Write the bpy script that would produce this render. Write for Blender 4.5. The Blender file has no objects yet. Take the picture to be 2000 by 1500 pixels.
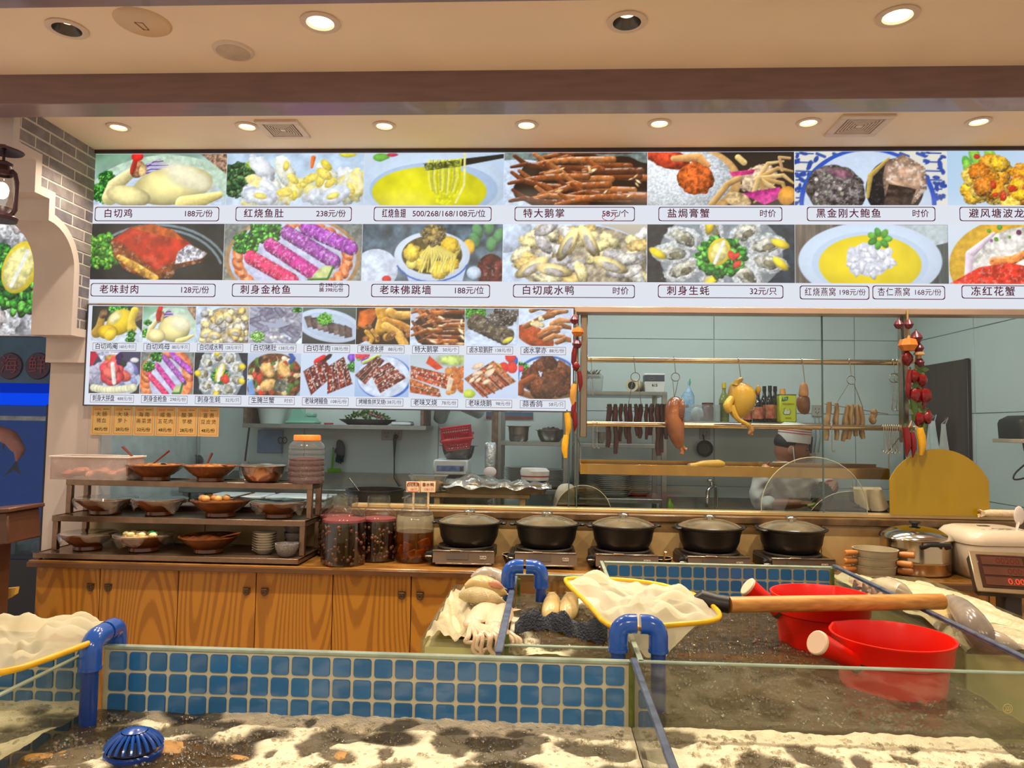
import bpy, bmesh, math, random
import numpy as np
from mathutils import Vector, Matrix
from math import sin, cos, pi, radians, sqrt
R_ = random.Random(7)
scene = bpy.context.scene
COL = scene.collection
# ------------------------------------------------------------------ camera, world, lights, exposure
FPX, YAW, PITCH, ROLL, EYE = 1440.0, 2.84, 3.31, 0.85, 1.5
cam_data = bpy.data.cameras.new('camera')
cam_data.sensor_width = 36.0
cam_data.lens = FPX/2000.0*36.0
cam_data.clip_start = 0.05
cam = bpy.data.objects.new('camera',cam_data)
COL.objects.link(cam)
CM = Matrix.Rotation(radians(YAW),3,'Z')@Matrix.Rotation(pi/2+radians(PITCH),3,'X')@Matrix.Rotation(radians(ROLL),3,'Z')
cam.matrix_world = Matrix.Translation((0,0,EYE))@CM.to_4x4()
scene.camera = cam
vs = scene.view_settings
vs.view_transform = 'Standard'
vs.look = 'None'
vs.gamma = 1.0
vs.use_curve_mapping = False
vs.exposure = 0.0
world = bpy.data.worlds.new('room_ambient')
scene.world = world
world.use_nodes = True
world.node_tree.nodes['Background'].inputs['Color'].default_value = (1.0,0.86,0.71,1)
world.node_tree.nodes['Background'].inputs['Strength'].default_value = 0.70
scene.cycles.max_bounces = 10
scene.cycles.transparent_max_bounces = 24
scene.cycles.caustics_reflective = False
scene.cycles.caustics_refractive = False
scene.cycles.sample_clamp_indirect = 4.0
CEIL = 2.94
def area_lamp(name,loc,size,power,color,rot=(0,0,0),size_y=None,spread=180):
 d = bpy.data.lights.new(name,'AREA')
 d.energy, d.color, d.size = power, color, size
 if size_y:
  d.shape = 'RECTANGLE'
  d.size_y = size_y
 else:
  d.shape = 'DISK'
 d.spread = radians(spread)
 o = bpy.data.objects.new(name,d)
 o.location, o.rotation_euler = loc, rot
 COL.objects.link(o)
 return o
 # kitchen tubes (cool) and unseen warm lamps added behind the camera as fill
for kx in(-1.3,1.0):
 area_lamp('kitchen_tube_lamp',(kx,4.22,2.86),1.5,19,(0.90,1.0,1.0),size_y=0.35)
for kx in(-1.6,0.0,1.6):
 area_lamp('added_fill_lamp',(kx,-0.7,2.9),0.5,26,(1.0,0.85,0.65))
 # ------------------------------------------------------------------ photograph rays -> world points on real planes
def ray(px,py):
 return CM@Vector(((px-1000)/FPX,(750-py)/FPX,-1))
def P(px,py,Y):
 d = ray(px,py)
 return Vector((0,0,EYE))+d*(Y/d.y)
def PZ(px,py,Z):
 d = ray(px,py)
 return Vector((0,0,EYE))+d*((Z-EYE)/d.z)
def PX(px,py,X):
 d = ray(px,py)
 return Vector((0,0,EYE))+d*(X/d.x)
 # ------------------------------------------------------------------ materials
def lin(c):
 return tuple((v/12.92 if v<=0.04045 else((v+0.055)/1.055)**2.4)for v in c)
def S(r,g,b):
 return lin((r/255.0,g/255.0,b/255.0))
MATS = {}
def new_mat(name):
 m = bpy.data.materials.new(name)
 m.use_nodes = True
 nt = m.node_tree
 return m, nt, nt.nodes['Principled BSDF'], nt.nodes, nt.links
def mat(name,col,rough=0.5,metal=0.0,var=0.12,scale=12.0,bump=0.0,spec=0.5,col2=None,coat=0.0,emit=0.0,stretch=None,sub=0.0,alpha=1.0,bscale=None):
 """principled with noise-driven colour variation and optional fine relief"""
 if name in MATS:
  return MATS[name]
 m, nt, b, N, L = new_mat(name)
 tc = N.new('ShaderNodeTexCoord')
 mp = N.new('ShaderNodeMapping')
 L.new(tc.outputs['Object'],mp.inputs['Vector'])
 if stretch:
  mp.inputs['Scale'].default_value = stretch
 no = N.new('ShaderNodeTexNoise')
 no.inputs['Scale'].default_value = scale
 no.inputs['Detail'].default_value = 4
 L.new(mp.outputs['Vector'],no.inputs['Vector'])
 rp = N.new('ShaderNodeValToRGB')
 c2 = col2 or tuple(min(1,v*(1+var))for v in col)
 c1 = col if col2 else tuple(v*(1-var)for v in col)
 rp.color_ramp.elements[0].color = (*c1,1)
 rp.color_ramp.elements[1].color = (*c2,1)
 rp.color_ramp.elements[0].position = 0.32
 rp.color_ramp.elements[1].position = 0.68
 L.new(no.outputs['Fac'],rp.inputs['Fac'])
 L.new(rp.outputs['Color'],b.inputs['Base Color'])
 b.inputs['Roughness'].default_value = rough
 b.inputs['Metallic'].default_value = metal
 b.inputs['Specular IOR Level'].default_value = spec
 b.inputs['Coat Weight'].default_value = coat
 b.inputs['Alpha'].default_value = alpha
 if sub:
  b.inputs['Subsurface Weight'].default_value = sub
  b.inputs['Subsurface Radius'].default_value = (0.02,0.01,0.006)
 if emit:
  b.inputs['Emission Strength'].default_value = emit
  L.new(rp.outputs['Color'],b.inputs['Emission Color'])
 if bump:
  n2 = N.new('ShaderNodeTexNoise')
  n2.inputs['Scale'].default_value = bscale or scale*3
  n2.inputs['Detail'].default_value = 3
  L.new(mp.outputs['Vector'],n2.inputs['Vector'])
  bp = N.new('ShaderNodeBump')
  bp.inputs['Strength'].default_value = bump
  bp.inputs['Distance'].default_value = 0.01
  L.new(n2.outputs['Fac'],bp.inputs['Height'])
  L.new(bp.outputs['Normal'],b.inputs['Normal'])
 MATS[name] = m
 return m
def emis(name,col,strength):
 if name in MATS:
  return MATS[name]
 m = bpy.data.materials.new(name)
 m.use_nodes = True
 N, L = m.node_tree.nodes, m.node_tree.links
 N.remove(N['Principled BSDF'])
 e = N.new('ShaderNodeEmission')
 e.inputs['Color'].default_value = (*col,1)
 e.inputs['Strength'].default_value = strength
 L.new(e.outputs[0],N['Material Output'].inputs['Surface'])
 MATS[name] = m
 return m
def glass(name,tint=(0.95,0.98,0.96),refl=1.0,rough=0.02,haze=0.0,hazecol=(0.8,0.8,0.75)):
 """thin sheet glass: tinted see-through + fresnel gloss (+ a little film of dirt)"""
 if name in MATS:
  return MATS[name]
 m = bpy.data.materials.new(name)
 m.use_nodes = True
 N, L = m.node_tree.nodes, m.node_tree.links
 N.remove(N['Principled BSDF'])
 t = N.new('ShaderNodeBsdfTransparent')
 t.inputs['Color'].default_value = (*tint,1)
 g = N.new('ShaderNodeBsdfGlossy')
 g.inputs['Roughness'].default_value = rough
 f = N.new('ShaderNodeLayerWeight')
 f.inputs['Blend'].default_value = .5
 pw = N.new('ShaderNodeMath')
 pw.operation = 'POWER'
 pw.inputs[1].default_value = 4.5
 L.new(f.outputs['Facing'],pw.inputs[0])
 mm = N.new('ShaderNodeMath')
 mm.operation = 'MULTIPLY_ADD'
 mm.use_clamp = True
 mm.inputs[1].default_value = .9*refl
 mm.inputs[2].default_value = .05*refl
 L.new(pw.outputs[0],mm.inputs[0])
 mx = N.new('ShaderNodeMixShader')
 L.new(mm.outputs[0],mx.inputs[0])
 L.new(t.outputs[0],mx.inputs[1])
 L.new(g.outputs[0],mx.inputs[2])
 out = mx
 if haze:
  d = N.new('ShaderNodeBsdfDiffuse')
  d.inputs['Color'].default_value = (*hazecol,1)
  no = N.new('ShaderNodeTexNoise')
  tc = N.new('ShaderNodeTexCoord')
  L.new(tc.outputs['Object'],no.inputs['Vector'])
  no.inputs['Scale'].default_value = 9
  m3 = N.new('ShaderNodeMath')
  m3.operation = 'MULTIPLY'
  m3.inputs[1].default_value = haze*2
  L.new(no.outputs['Fac'],m3.inputs[0])
  m2 = N.new('ShaderNodeMixShader')
  L.new(m3.outputs[0],m2.inputs[0])
  L.new(mx.outputs[0],m2.inputs[1])
  L.new(d.outputs[0],m2.inputs[2])
  out = m2
 L.new(out.outputs[0],N['Material Output'].inputs['Surface'])
 MATS[name] = m
 return m
def vmat(name,rough=0.6,emit=0.0,spec=0.3,attr='paint'):
 """flat print or food colour carried by the mesh's own colour attribute"""
 if name in MATS:
  return MATS[name]
 m, nt, b, N, L = new_mat(name)
 a = N.new('ShaderNodeVertexColor')
 a.layer_name = attr
 L.new(a.outputs['Color'],b.inputs['Base Color'])
 b.inputs['Roughness'].default_value = rough
 b.inputs['Specular IOR Level'].default_value = spec
 if emit:
  b.inputs['Base Color'].default_value = (0.03,0.03,0.03,1)
  for l in list(L):
   if l.to_socket==b.inputs['Base Color']:
    L.remove(l)
  L.new(a.outputs['Color'],b.inputs['Emission Color'])
  b.inputs['Emission Strength'].default_value = emit
 MATS[name] = m
 return m
 # ------------------------------------------------------------------ mesh builder
class MB:
 def __init__(self):
  self.v, self.f, self.m = [], [], []
  self.mi = 0
 def add(self,vs,fs):
  o = len(self.v)
  self.v.extend([tuple(p)for p in vs])
  self.f.extend([tuple(i+o for i in q)for q in fs])
  self.m.extend([self.mi]*len(fs))
  return self
 def box(self,c,s,rot=None,bev=0.0,taper=1.0):
  hx, hy, hz = s[0]/2, s[1]/2, s[2]/2
  b = min(bev,hx*.9,hy*.9,hz*.9)
  vs, fs = [], []
  if b<=0:
   for z in(-hz,hz):
    k = taper if z<0 else 1
    for x, y in((-hx,-hy),(hx,-hy),(hx,hy),(-hx,hy)):
     vs.append(Vector((x*k,y*k,z)))
   fs = [(3,2,1,0),(4,5,6,7),(0,1,5,4),(1,2,6,5),(2,3,7,6),(3,0,4,7)]
  else:
   idx = {}
   for sx in(-1,1):
    for sy in(-1,1):
     for sz in(-1,1):
      k = taper if sz<0 else 1
      for ax in range(3):
       p = [sx*hx,sy*hy,sz*hz]
       for a in range(3):
        if a!=ax:
         p[a]-=(sx,sy,sz)[a]*b
       idx[(sx,sy,sz,ax)] = len(vs)
       vs.append(Vector((p[0]*k,p[1]*k,p[2])))
   for ax in range(3):
    a1, a2 = [a for a in range(3)if a!=ax]
    for sg in(-1,1):
     q = []
     for s1, s2 in((-1,-1),(1,-1),(1,1),(-1,1)):
      t = [0,0,0]
      t[ax], t[a1], t[a2] = sg, s1, s2
      q.append(idx[(*t,ax)])
     if(sg>0)!=(ax==1):
      fs.append(tuple(q))
     else:
      fs.append(tuple(q[::-1]))
   for ax in range(3):
    a1, a2 = [a for a in range(3)if a!=ax]
    for s1 in(-1,1):
     for s2 in(-1,1):
      t0, t1 = [0,0,0], [0,0,0]
      t0[ax], t1[ax] = -1, 1
      t0[a1] = t1[a1] = s1
      t0[a2] = t1[a2] = s2
      q = (idx[(*t0,a1)],idx[(*t1,a1)],idx[(*t1,a2)],idx[(*t0,a2)])
      n = (vs[q[1]]-vs[q[0]]).cross(vs[q[2]]-vs[q[1]])
      cc = (vs[q[0]]+vs[q[1]]+vs[q[2]]+vs[q[3]])
      d = Vector([0,0,0])
      d[a1], d[a2] = s1, s2
      fs.append(q if n.dot(d)>0 else q[::-1])
   for sx in(-1,1):
    for sy in(-1,1):
     for sz in(-1,1):
      q = tuple(idx[(sx,sy,sz,a)]for a in range(3))
      n = (vs[q[1]]-vs[q[0]]).cross(vs[q[2]]-vs[q[1]])
      fs.append(q if n.dot(Vector((sx,sy,sz)))>0 else q[::-1])
  Mx = rot if rot is not None else Matrix.Identity(3)
  c = Vector(c)
  return self.add([c+Mx@p for p in vs],fs)
 def span(self,a,b,bev=0.0):
  return self.box(((a[0]+b[0])/2,(a[1]+b[1])/2,(a[2]+b[2])/2),(abs(b[0]-a[0]),abs(b[1]-a[1]),abs(b[2]-a[2])),bev=bev)
 def lathe(self,prof,c=(0,0,0),n=32,rot=None,sx=1.0,sy=1.0,fn=None):
  """prof: list of (r, z) bottom-up along the outside (then inside downwards for a vessel)"""
  vs, fs = [], []
  Mx = rot if rot is not None else Matrix.Identity(3)
  c = Vector(c)
  rings = []
  for k, (r,z)in enumerate(prof):
   if r<=1e-6:
    rings.append([len(vs)])
    vs.append(c+Mx@Vector((0,0,z)))
   else:
    rg = []
    for i in range(n):
     a = 2*pi*i/n
     rr = r*(fn(a,k)if fn else 1)
     rg.append(len(vs))
     vs.append(c+Mx@Vector((rr*cos(a)*sx,rr*sin(a)*sy,z)))
    rings.append(rg)
  for a, b in zip(rings,rings[1:]):
   if len(a)==1 and len(b)==1:
    continue
   for i in range(n):
    j = (i+1)%n
    if len(a)==1:
     fs.append((a[0],b[j],b[i]))
    elif len(b)==1:
     fs.append((a[i],a[j],b[0]))
    else:
     fs.append((a[i],a[j],b[j],b[i]))
  return self.add(vs,fs)
 def tube(self,pts,r,n=10,closed=False,cap=True,flat=None):
  pts = [Vector(p)for p in pts]
  m = len(pts)
  rs = r if isinstance(r,(list,tuple))else[r]*m
  vs, fs = [], []
  prev = None
  for i, p in enumerate(pts):
   if closed:
    d = pts[(i+1)%m]-pts[i-1]
   else:
    d = pts[min(i+1,m-1)]-pts[max(i-1,0)]
   d = d.normalized()if d.length>1e-9 else Vector((0,0,1))
   if prev is None:
    up = Vector((0,0,1))if abs(d.z)<0.9 else Vector((1,0,0))
    u = d.cross(up).normalized()
   else:
    u = (prev-d*prev.dot(d))
    u = u.normalized()if u.length>1e-6 else d.orthogonal().normalized()
   prev = u
   w = d.cross(u)
   for k in range(n):
    a = 2*pi*k/n
    fx = flat or 1.0
    vs.append(p+u*cos(a)*rs[i]+w*sin(a)*rs[i]*fx)
  for i in range(m if closed else m-1):
   j = (i+1)%m
   for k in range(n):
    l = (k+1)%n
    fs.append((i*n+k,i*n+l,j*n+l,j*n+k))
  if cap and not closed:
   fs.append(tuple(range(n))[::-1])
   fs.append(tuple((m-1)*n+k for k in range(n)))
  return self.add(vs,fs)
 def stube(self,pts,r,n=10,flat=None,k=4):
  """tube through smoothed points (Catmull-Rom)"""
  pts = [Vector(p)for p in pts]
  rs = list(r)if isinstance(r,(list,tuple))else[r]*len(pts)
  q, qr = [], []
  for i in range(len(pts)-1):
   a, b, c, d = pts[max(i-1,0)], pts[i], pts[i+1], pts[min(i+2,len(pts)-1)]
   for j in range(k):
    t = j/k
    q.append(.5*(2*b+(c-a)*t+(2*a-5*b+4*c-d)*t*t+(3*b-a-3*c+d)*t**3))
    qr.append(rs[i]+(rs[i+1]-rs[i])*t)
  return self.tube(q+[pts[-1]],qr+[rs[-1]],n,flat=flat)
 def prism(self,poly,axis,a,b):
  """2-D polygon extruded along axis from a to b (poly gives the two other coordinates in xyz order)"""
  n = len(poly)
  def mk(p,t):
   q = [p[0],p[1]]
   q.insert(axis,t)
   return Vector(q)
  vs = [mk(p,a)for p in poly]+[mk(p,b)for p in poly]
  fs = [tuple(range(n)),tuple(range(n,2*n))[::-1]]+[(i,i+n,(i+1)%n+n,(i+1)%n)for i in range(n)]
  return self.add(vs,fs)
 def blob(self,c,r,rot=None,n=14,m=9,noise=0.0,seed=0,fn=None):
  rr = random.Random(seed)
  ph = [rr.uniform(0,6.28)for _ in range(6)]
  vs, fs = [], []
  Mx = rot if rot is not None else Matrix.Identity(3)
  c = Vector(c)
  for i in range(m+1):
   t = pi*i/m
   for k in range(n if 0<i<m else 1):
    a = 2*pi*k/n
    d = Vector((sin(t)*cos(a),sin(t)*sin(a),-cos(t)))
    s = 1+noise*(sin(3*d.x*1.7+ph[0])*sin(2.6*d.y+ph[1])+0.6*sin(4.1*d.z+3*d.x+ph[2])*cos(5*d.y+ph[3]))
    if fn:
     s*=fn(d)
    vs.append(c+Mx@Vector((d.x*r[0]*s,d.y*r[1]*s,d.z*r[2]*s)))
  def id(i,k):
   if i==0:
    return 0
   if i==m:
    return 1+(m-1)*n
   return 1+(i-1)*n+k%n
  for i in range(m):
   for k in range(n):
    if i==0:
     fs.append((0,id(1,k+1),id(1,k)))
    elif i==m-1:
     fs.append((id(i,k),id(i,k+1),id(m,0)))
    else:
     fs.append((id(i,k),id(i,k+1),id(i+1,k+1),id(i+1,k)))
  return self.add(vs,fs)
 def grid(self,nx,ny,fn,close_x=False):
  """fn(u, v) -> point for u, v in 0..1"""
  vs = [fn(i/(nx-1),j/(ny-1))for j in range(ny)for i in range(nx)]
  fs = [(j*nx+i,j*nx+i+1,(j+1)*nx+i+1,(j+1)*nx+i)for j in range(ny-1)for i in range(nx-1)]
  return self.add(vs,fs)
 def build(self,name,mats,parent=None,loc=None,smooth=True,angle=38,world=True):
  me = bpy.data.meshes.new(name)
  vs = self.v
  if loc is not None:
   l = Vector(loc)
   vs = [(p[0]-l.x,p[1]-l.y,p[2]-l.z)for p in vs]
  elif parent is not None and world:
   l = parent.location if parent.parent is None else(parent.location+parent.parent.location)
   vs = [(p[0]-l.x,p[1]-l.y,p[2]-l.z)for p in vs]
  me.from_pydata(vs,[],self.f)
  ms = mats if isinstance(mats,(list,tuple))else[mats]
  for q in ms:
   me.materials.append(q)
  if len(ms)>1:
   me.polygons.foreach_set('material_index',self.m)
  if smooth:
   me.polygons.foreach_set('use_smooth',[True]*len(self.f))
   try:
    me.set_sharp_from_angle(angle=radians(angle))
   except Exception:
    pass
  me.validate()
  me.update()
  o = bpy.data.objects.new(name,me)
  COL.objects.link(o)
  if loc is not None:
   o.location = loc
  if parent is not None:
   o.parent = parent
  return o
def tag(o,label=None,cat=None,group=None,kind=None):
 if label:o['label'] = label
 if cat:o['category'] = cat
 if group:o['group'] = group
 if kind:o['kind'] = kind
 return o
def thing(name,label,cat,loc=(0,0,0),group=None):
 o = bpy.data.objects.new(name,None)
 o.empty_display_size = 0.05
 o.location = loc
 COL.objects.link(o)
 return tag(o,label,cat,group)
def struct(o,label=None):
 return tag(o,label,None,None,'structure')
def dup(o,loc,rotz=None,label=None,group=None,scale=None):
 kids = [c for c in KIDS.get(o.name,[])]or[c for c in scene.objects if c.parent==o]
 KIDS[o.name] = kids
 r = o.copy()
 COL.objects.link(r)
 r.location = loc
 if rotz is not None:
  r.rotation_euler = (0,0,rotz)
 if scale:
  r.scale = scale
 if label:r['label'] = label
 if group:r['group'] = group
 for ch in kids:
  c = ch.copy()
  COL.objects.link(c)
  c.parent = r
  sub = KIDS.get(ch.name)
  if sub is None:
   sub = KIDS[ch.name] = [g for g in scene.objects if g.parent==ch]
  for g in sub:
   d = g.copy()
   COL.objects.link(d)
   d.parent = c
 return r
KIDS = {}
def RX(a):return Matrix.Rotation(a,3,'X')
def RY(a):return Matrix.Rotation(a,3,'Y')
def RZ(a):return Matrix.Rotation(a,3,'Z')
def aim(d,up=(0,0,1)):
 """rotation taking local +Z to direction d"""
 return Vector(d).normalized().to_track_quat('Z','Y').to_matrix()
def arc(c,r,a0,a1,n,ax=(0,1)):
 out = []
 for i in range(n+1):
  a = a0+(a1-a0)*i/n
  p = [c[0],c[1],c[2]]
  p[ax[0]]+=r*cos(a)
  p[ax[1]]+=r*sin(a)
  out.append(Vector(p))
 return out
TEXTS = []
def text(body,size,loc,m,parent=None,name='lettering',align='LEFT',rot=(pi/2,0,0),width=None,bold=0.0,space=1.0):
 """lettering, turned into a mesh by bake_text()"""
 c = bpy.data.curves.new(name,'FONT')
 c.body, c.size, c.align_x, c.align_y = body, size, align, 'CENTER'
 c.space_character = space
 c.resolution_u = 3
 o = bpy.data.objects.new('temporary_text',c)
 COL.objects.link(o)
 TEXTS.append((o,name,Vector(loc),m,parent,rot,width,bold,align))
def bake_text():
 dg = bpy.context.evaluated_depsgraph_get()
 dg.update()
 for o, name, loc, m, parent, rot, width, bold, align in TEXTS:
  me = bpy.data.meshes.new_from_object(o.evaluated_get(dg))
  n = len(me.vertices)
  co = np.zeros(n*3)
  me.vertices.foreach_get('co',co)
  co = co.reshape(-1,3)
  if width and n and co[:,0].max()-co[:,0].min()>width:
   co[:,0]*=width/(co[:,0].max()-co[:,0].min())
  faces = [tuple(p.vertices)for p in me.polygons]
  mb = MB()
  mb.add(co,faces)
  if bold:
   for dx, dz in((bold,0),(0,bold)):
    mb.add(co+np.array([dx,dz,0]),faces)
  bpy.data.meshes.remove(me)
  q = mb.build(name,m,None,smooth=False)
  q.rotation_euler = rot
  q.location = loc
  if parent is not None:
   q.parent = parent
   q.location = loc-parent.location-(parent.parent.location if parent.parent else Vector())
 for t in TEXTS:
  d = t[0].data
  bpy.data.objects.remove(t[0])
  bpy.data.curves.remove(d)
  # shared materials
STEEL = mat('brushed_steel',S(150,145,135),rough=0.32,metal=0.9,var=0.1,scale=30,stretch=(1,1,20))
STEEL_D = mat('dull_steel',S(112,104,94),rough=0.38,metal=0.85,var=0.15,scale=20)
CHROME = mat('polished_steel',S(205,200,190),rough=0.12,metal=1.0,var=0.05)
WHITE = mat('white_plaster',S(200,186,180),rough=0.7,var=0.04,scale=5)
BLACKP = mat('black_plastic',S(22,22,24),rough=0.4,var=0.2)
# ------------------------------------------------------------------ printed dish pictures: colours painted on a fine grid of vertices
class Cv:
 def __init__(s,W,H,step,bg,seed=0):
  s.W, s.H = W, H
  s.nx, s.ny = int(W/step)+1, int(H/step)+1
  s.x, s.y = np.meshgrid(np.linspace(0,W,s.nx),np.linspace(0,H,s.ny))
  s.rg = np.random.default_rng(seed)
  s.st = step
  s.img = np.zeros((s.ny,s.nx,3))+s.c(bg)
 def c(s,col):
  return np.array(col,float)/255.0
 def n(s,sc,oct=3,sy=None):
  """smooth noise, about 0..1, feature size sc in picture pixels"""
  out = np.zeros((s.ny,s.nx))
  tot, amp = 0, 1.0
  sy = sy or sc
  for o in range(oct):
   gx, gy = int(s.W/sc)+3, int(s.H/sy)+3
   g = s.rg.random((gy,gx))
   fx, fy = s.x/sc, s.y/sy
   i, j = fx.astype(int), fy.astype(int)
   u, v = fx-i, fy-j
   u, v = u*u*(3-2*u), v*v*(3-2*v)
   out+=amp*((g[j,i]*(1-u)+g[j,i+1]*u)*(1-v)+(g[j+1,i]*(1-u)+g[j+1,i+1]*u)*v)
   tot+=amp
   amp*=0.55
   sc, sy = max(sc/2,s.st), max(sy/2,s.st)
  return np.clip((out/tot-0.5)*1.7+0.5,0,1)
 def mix(s,m,col):
  m = m[...,None]
  s.img = s.img*(1-m)+m*col
 def grad(s,c1,c2,ang=90):
  t = (s.x/s.W*cos(radians(ang))+s.y/s.H*sin(radians(ang)))
  t = np.clip(t,0,1)[...,None]
  s.img = s.c(c1)*(1-t)+s.c(c2)*t
  return s
 def mottle(s,sc,amp,sy=None):
  s.img = np.clip(s.img*(1+amp*(s.n(sc,3,sy)-.5)[...,None]*2),0,1)
  return s
 def ell(s,cx,cy,rx,ry,col,ang=0,tex=.1,vol=.25,rough=0,ts=8,hl=0,soft=1.0):
  a = radians(ang)
  dx, dy = s.x-cx, s.y-cy
  lx, ly = (dx*cos(a)+dy*sin(a))/rx, (-dx*sin(a)+dy*cos(a))/ry
  d = np.sqrt(lx*lx+ly*ly)
  if rough:
   d = d+rough*(s.n(max(rx,ry)*.35)-.5)*2
  m = np.clip((1-d)*min(rx,ry)/s.st/soft+.5,0,1)
  if m.max()<=0:
   return s
  sh = 1+vol*(0.35-d*d)-vol*.5*(dx/rx*.4+dy/ry*.9)
  if tex:
   sh = sh+tex*(s.n(ts)-.5)*2
  c = np.clip(s.c(col)*sh[...,None],0,1)
  if hl:
   h = np.clip((s.n(ts*.8)-.66)*6,0,1)[...,None]*hl
   c = c*(1-h)+h
  s.mix(m,c)
  return s
 def poly(s,pts,col,tex=.08,ts=8,vol=0,hl=0):
  pts = np.array(pts,float)
  ins = np.zeros(s.x.shape,bool)
  dm = np.full(s.x.shape,1e9)
  k = len(pts)
  for i in range(k):
   a, b = pts[i], pts[(i+1)%k]
   e = b-a
   t = np.clip(((s.x-a[0])*e[0]+(s.y-a[1])*e[1])/(e@e+1e-9),0,1)
   dm = np.minimum(dm,np.hypot(s.x-a[0]-t*e[0],s.y-a[1]-t*e[1]))
   cond = ((a[1]>s.y)!=(b[1]>s.y))&(s.x<(b[0]-a[0])*(s.y-a[1])/(b[1]-a[1]+1e-12)+a[0])
   ins^=cond
  m = np.clip(np.where(ins,dm,-dm)/s.st+.5,0,1)
  sh = 1+vol*(np.clip(np.where(ins,dm,0)/12,0,1)-.5)+tex*(s.n(ts)-.5)*2
  c = np.clip(s.c(col)*sh[...,None],0,1)
  if hl:
   h = np.clip((s.n(ts*.7)-.64)*6,0,1)[...,None]*hl
   c = c*(1-h)+h
  s.mix(m,c)
  return s
 def line(s,pts,w,col,vol=.35,tex=.06,hl=0):
  pts = np.array(pts,float)
  ws = w if isinstance(w,(list,tuple))else[w]*len(pts)
  best = np.full(s.x.shape,-1e9)
  sd = np.zeros(s.x.shape)
  for i in range(len(pts)-1):
   a, b = pts[i], pts[i+1]
   e = b-a
   t = np.clip(((s.x-a[0])*e[0]+(s.y-a[1])*e[1])/(e@e+1e-9),0,1)
   qx, qy = s.x-a[0]-t*e[0], s.y-a[1]-t*e[1]
   ww = ws[i]*(1-t)+ws[i+1]*t
   v = ww-np.hypot(qx,qy)
   up = v>best
   sd = np.where(up,-(qy*.8+qx*.4)/(ww+.01),sd)
   best = np.maximum(best,v)
  m = np.clip(best/s.st+.5,0,1)
  sh = 1+vol*sd+tex*(s.n(6)-.5)*2
  c = np.clip(s.c(col)*sh[...,None],0,1)
  if hl:
   h = np.clip((sd-.25)*3,0,1)*np.clip((s.n(9)-.45)*5,0,1)*hl
   c = c*(1-h[...,None])+h[...,None]
  s.mix(m,c)
  return s
 def bits(s,k,box,r,cols,ang=None,asp=1.0,vol=.2,tex=.1,ellip=None,hl=0,rough=0):
  """k small pieces scattered in a box (x0, y0, x1, y1) or inside an ellipse of it"""
  x0, y0, x1, y1 = box
  for i in range(k):
   for _ in range(20):
    u, v = s.rg.random(2)
    if not ellip or(2*u-1)**2+(2*v-1)**2<=1:
     break
   q = r*(.65+.7*s.rg.random())
   col = cols[int(s.rg.integers(len(cols)))]
   a = s.rg.uniform(0,180)if ang is None else ang+s.rg.uniform(-15,15)
   s.ell(x0+u*(x1-x0),y0+v*(y1-y0),q*asp,q,col,a,tex,vol,rough=rough,ts=4,hl=hl)
  return s
 def leaf(s,cx,cy,r,cols=((60,150,50),(110,195,80),(30,100,40)),k=26):
  s.ell(cx,cy,r*.9,r*.72,cols[-1],rough=.25,tex=.5,ts=4)
  return s.bits(int(k*2),(cx-r,cy-r*.8,cx+r,cy+r*.8),max(r*.1,1.6),cols,asp=1.7,vol=.6,tex=.25,ellip=True)
BLU = (196,220,245)
def d_white_chicken(c):
 W, H = c.W, c.H
 c.grad((120,165,130),(205,222,238),60).mottle(30,.15)
 c.ell(W*.55,H*1.0,W*.62,H*.98,(196,222,200),vol=.05).ell(W*.5,H*1.08,W*.5,H*.9,(205,224,246),vol=.05)
 c.poly([(W*.8,0),(W,0),(W,H*.4)],(150,120,100),tex=.5,ts=5)
 c.leaf(W*.08,H*.75,W*.1,k=40).leaf(W*.1,H*.45,W*.06)
 for i in range(9):
  c.line([(W*.34,H*.38),(W*(.42+.05*cos(i)),H*(.12+.035*i)),(W*(.5+.02*i),H*(.1+.04*i))],1.1,(70,40,120)if i%2 else(190,150,210),vol=0)
 c.line([(W*.13,H*.85),(W*.16,H*.62),(W*.24,H*.45),(W*.32,H*.3)],[W*.06,W*.055,W*.045,W*.03],(222,210,150),hl=.3)
 c.ell(W*.6,H*.62,W*.3,H*.37,(240,228,158),-8,.06,.42,ts=20)
 c.ell(W*.72,H*.46,W*.2,H*.2,(246,240,205),25,.04,.1,soft=8)
 c.ell(W*.27,H*.82,W*.17,H*.2,(236,224,160),10,.05,.4)
 c.line([(W*.68,H*.96),(W*.82,H*.9),(W*.95,H*.8)],[W*.055,W*.05,W*.028],(238,220,140),.4)
 c.ell(W*.33,H*.3,W*.055,H*.17,(170,120,85),20,.3,.4,ts=5)
 c.ell(W*.37,H*.32,W*.03,H*.12,(225,190,130),10,.2)
 c.line([(W*.29,H*.36),(W*.3,H*.25),(W*.31,H*.12)],[4,6,5],(175,50,40))
 c.ell(W*.325,H*.05,W*.045,H*.09,(235,40,35),vol=.2)
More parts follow.
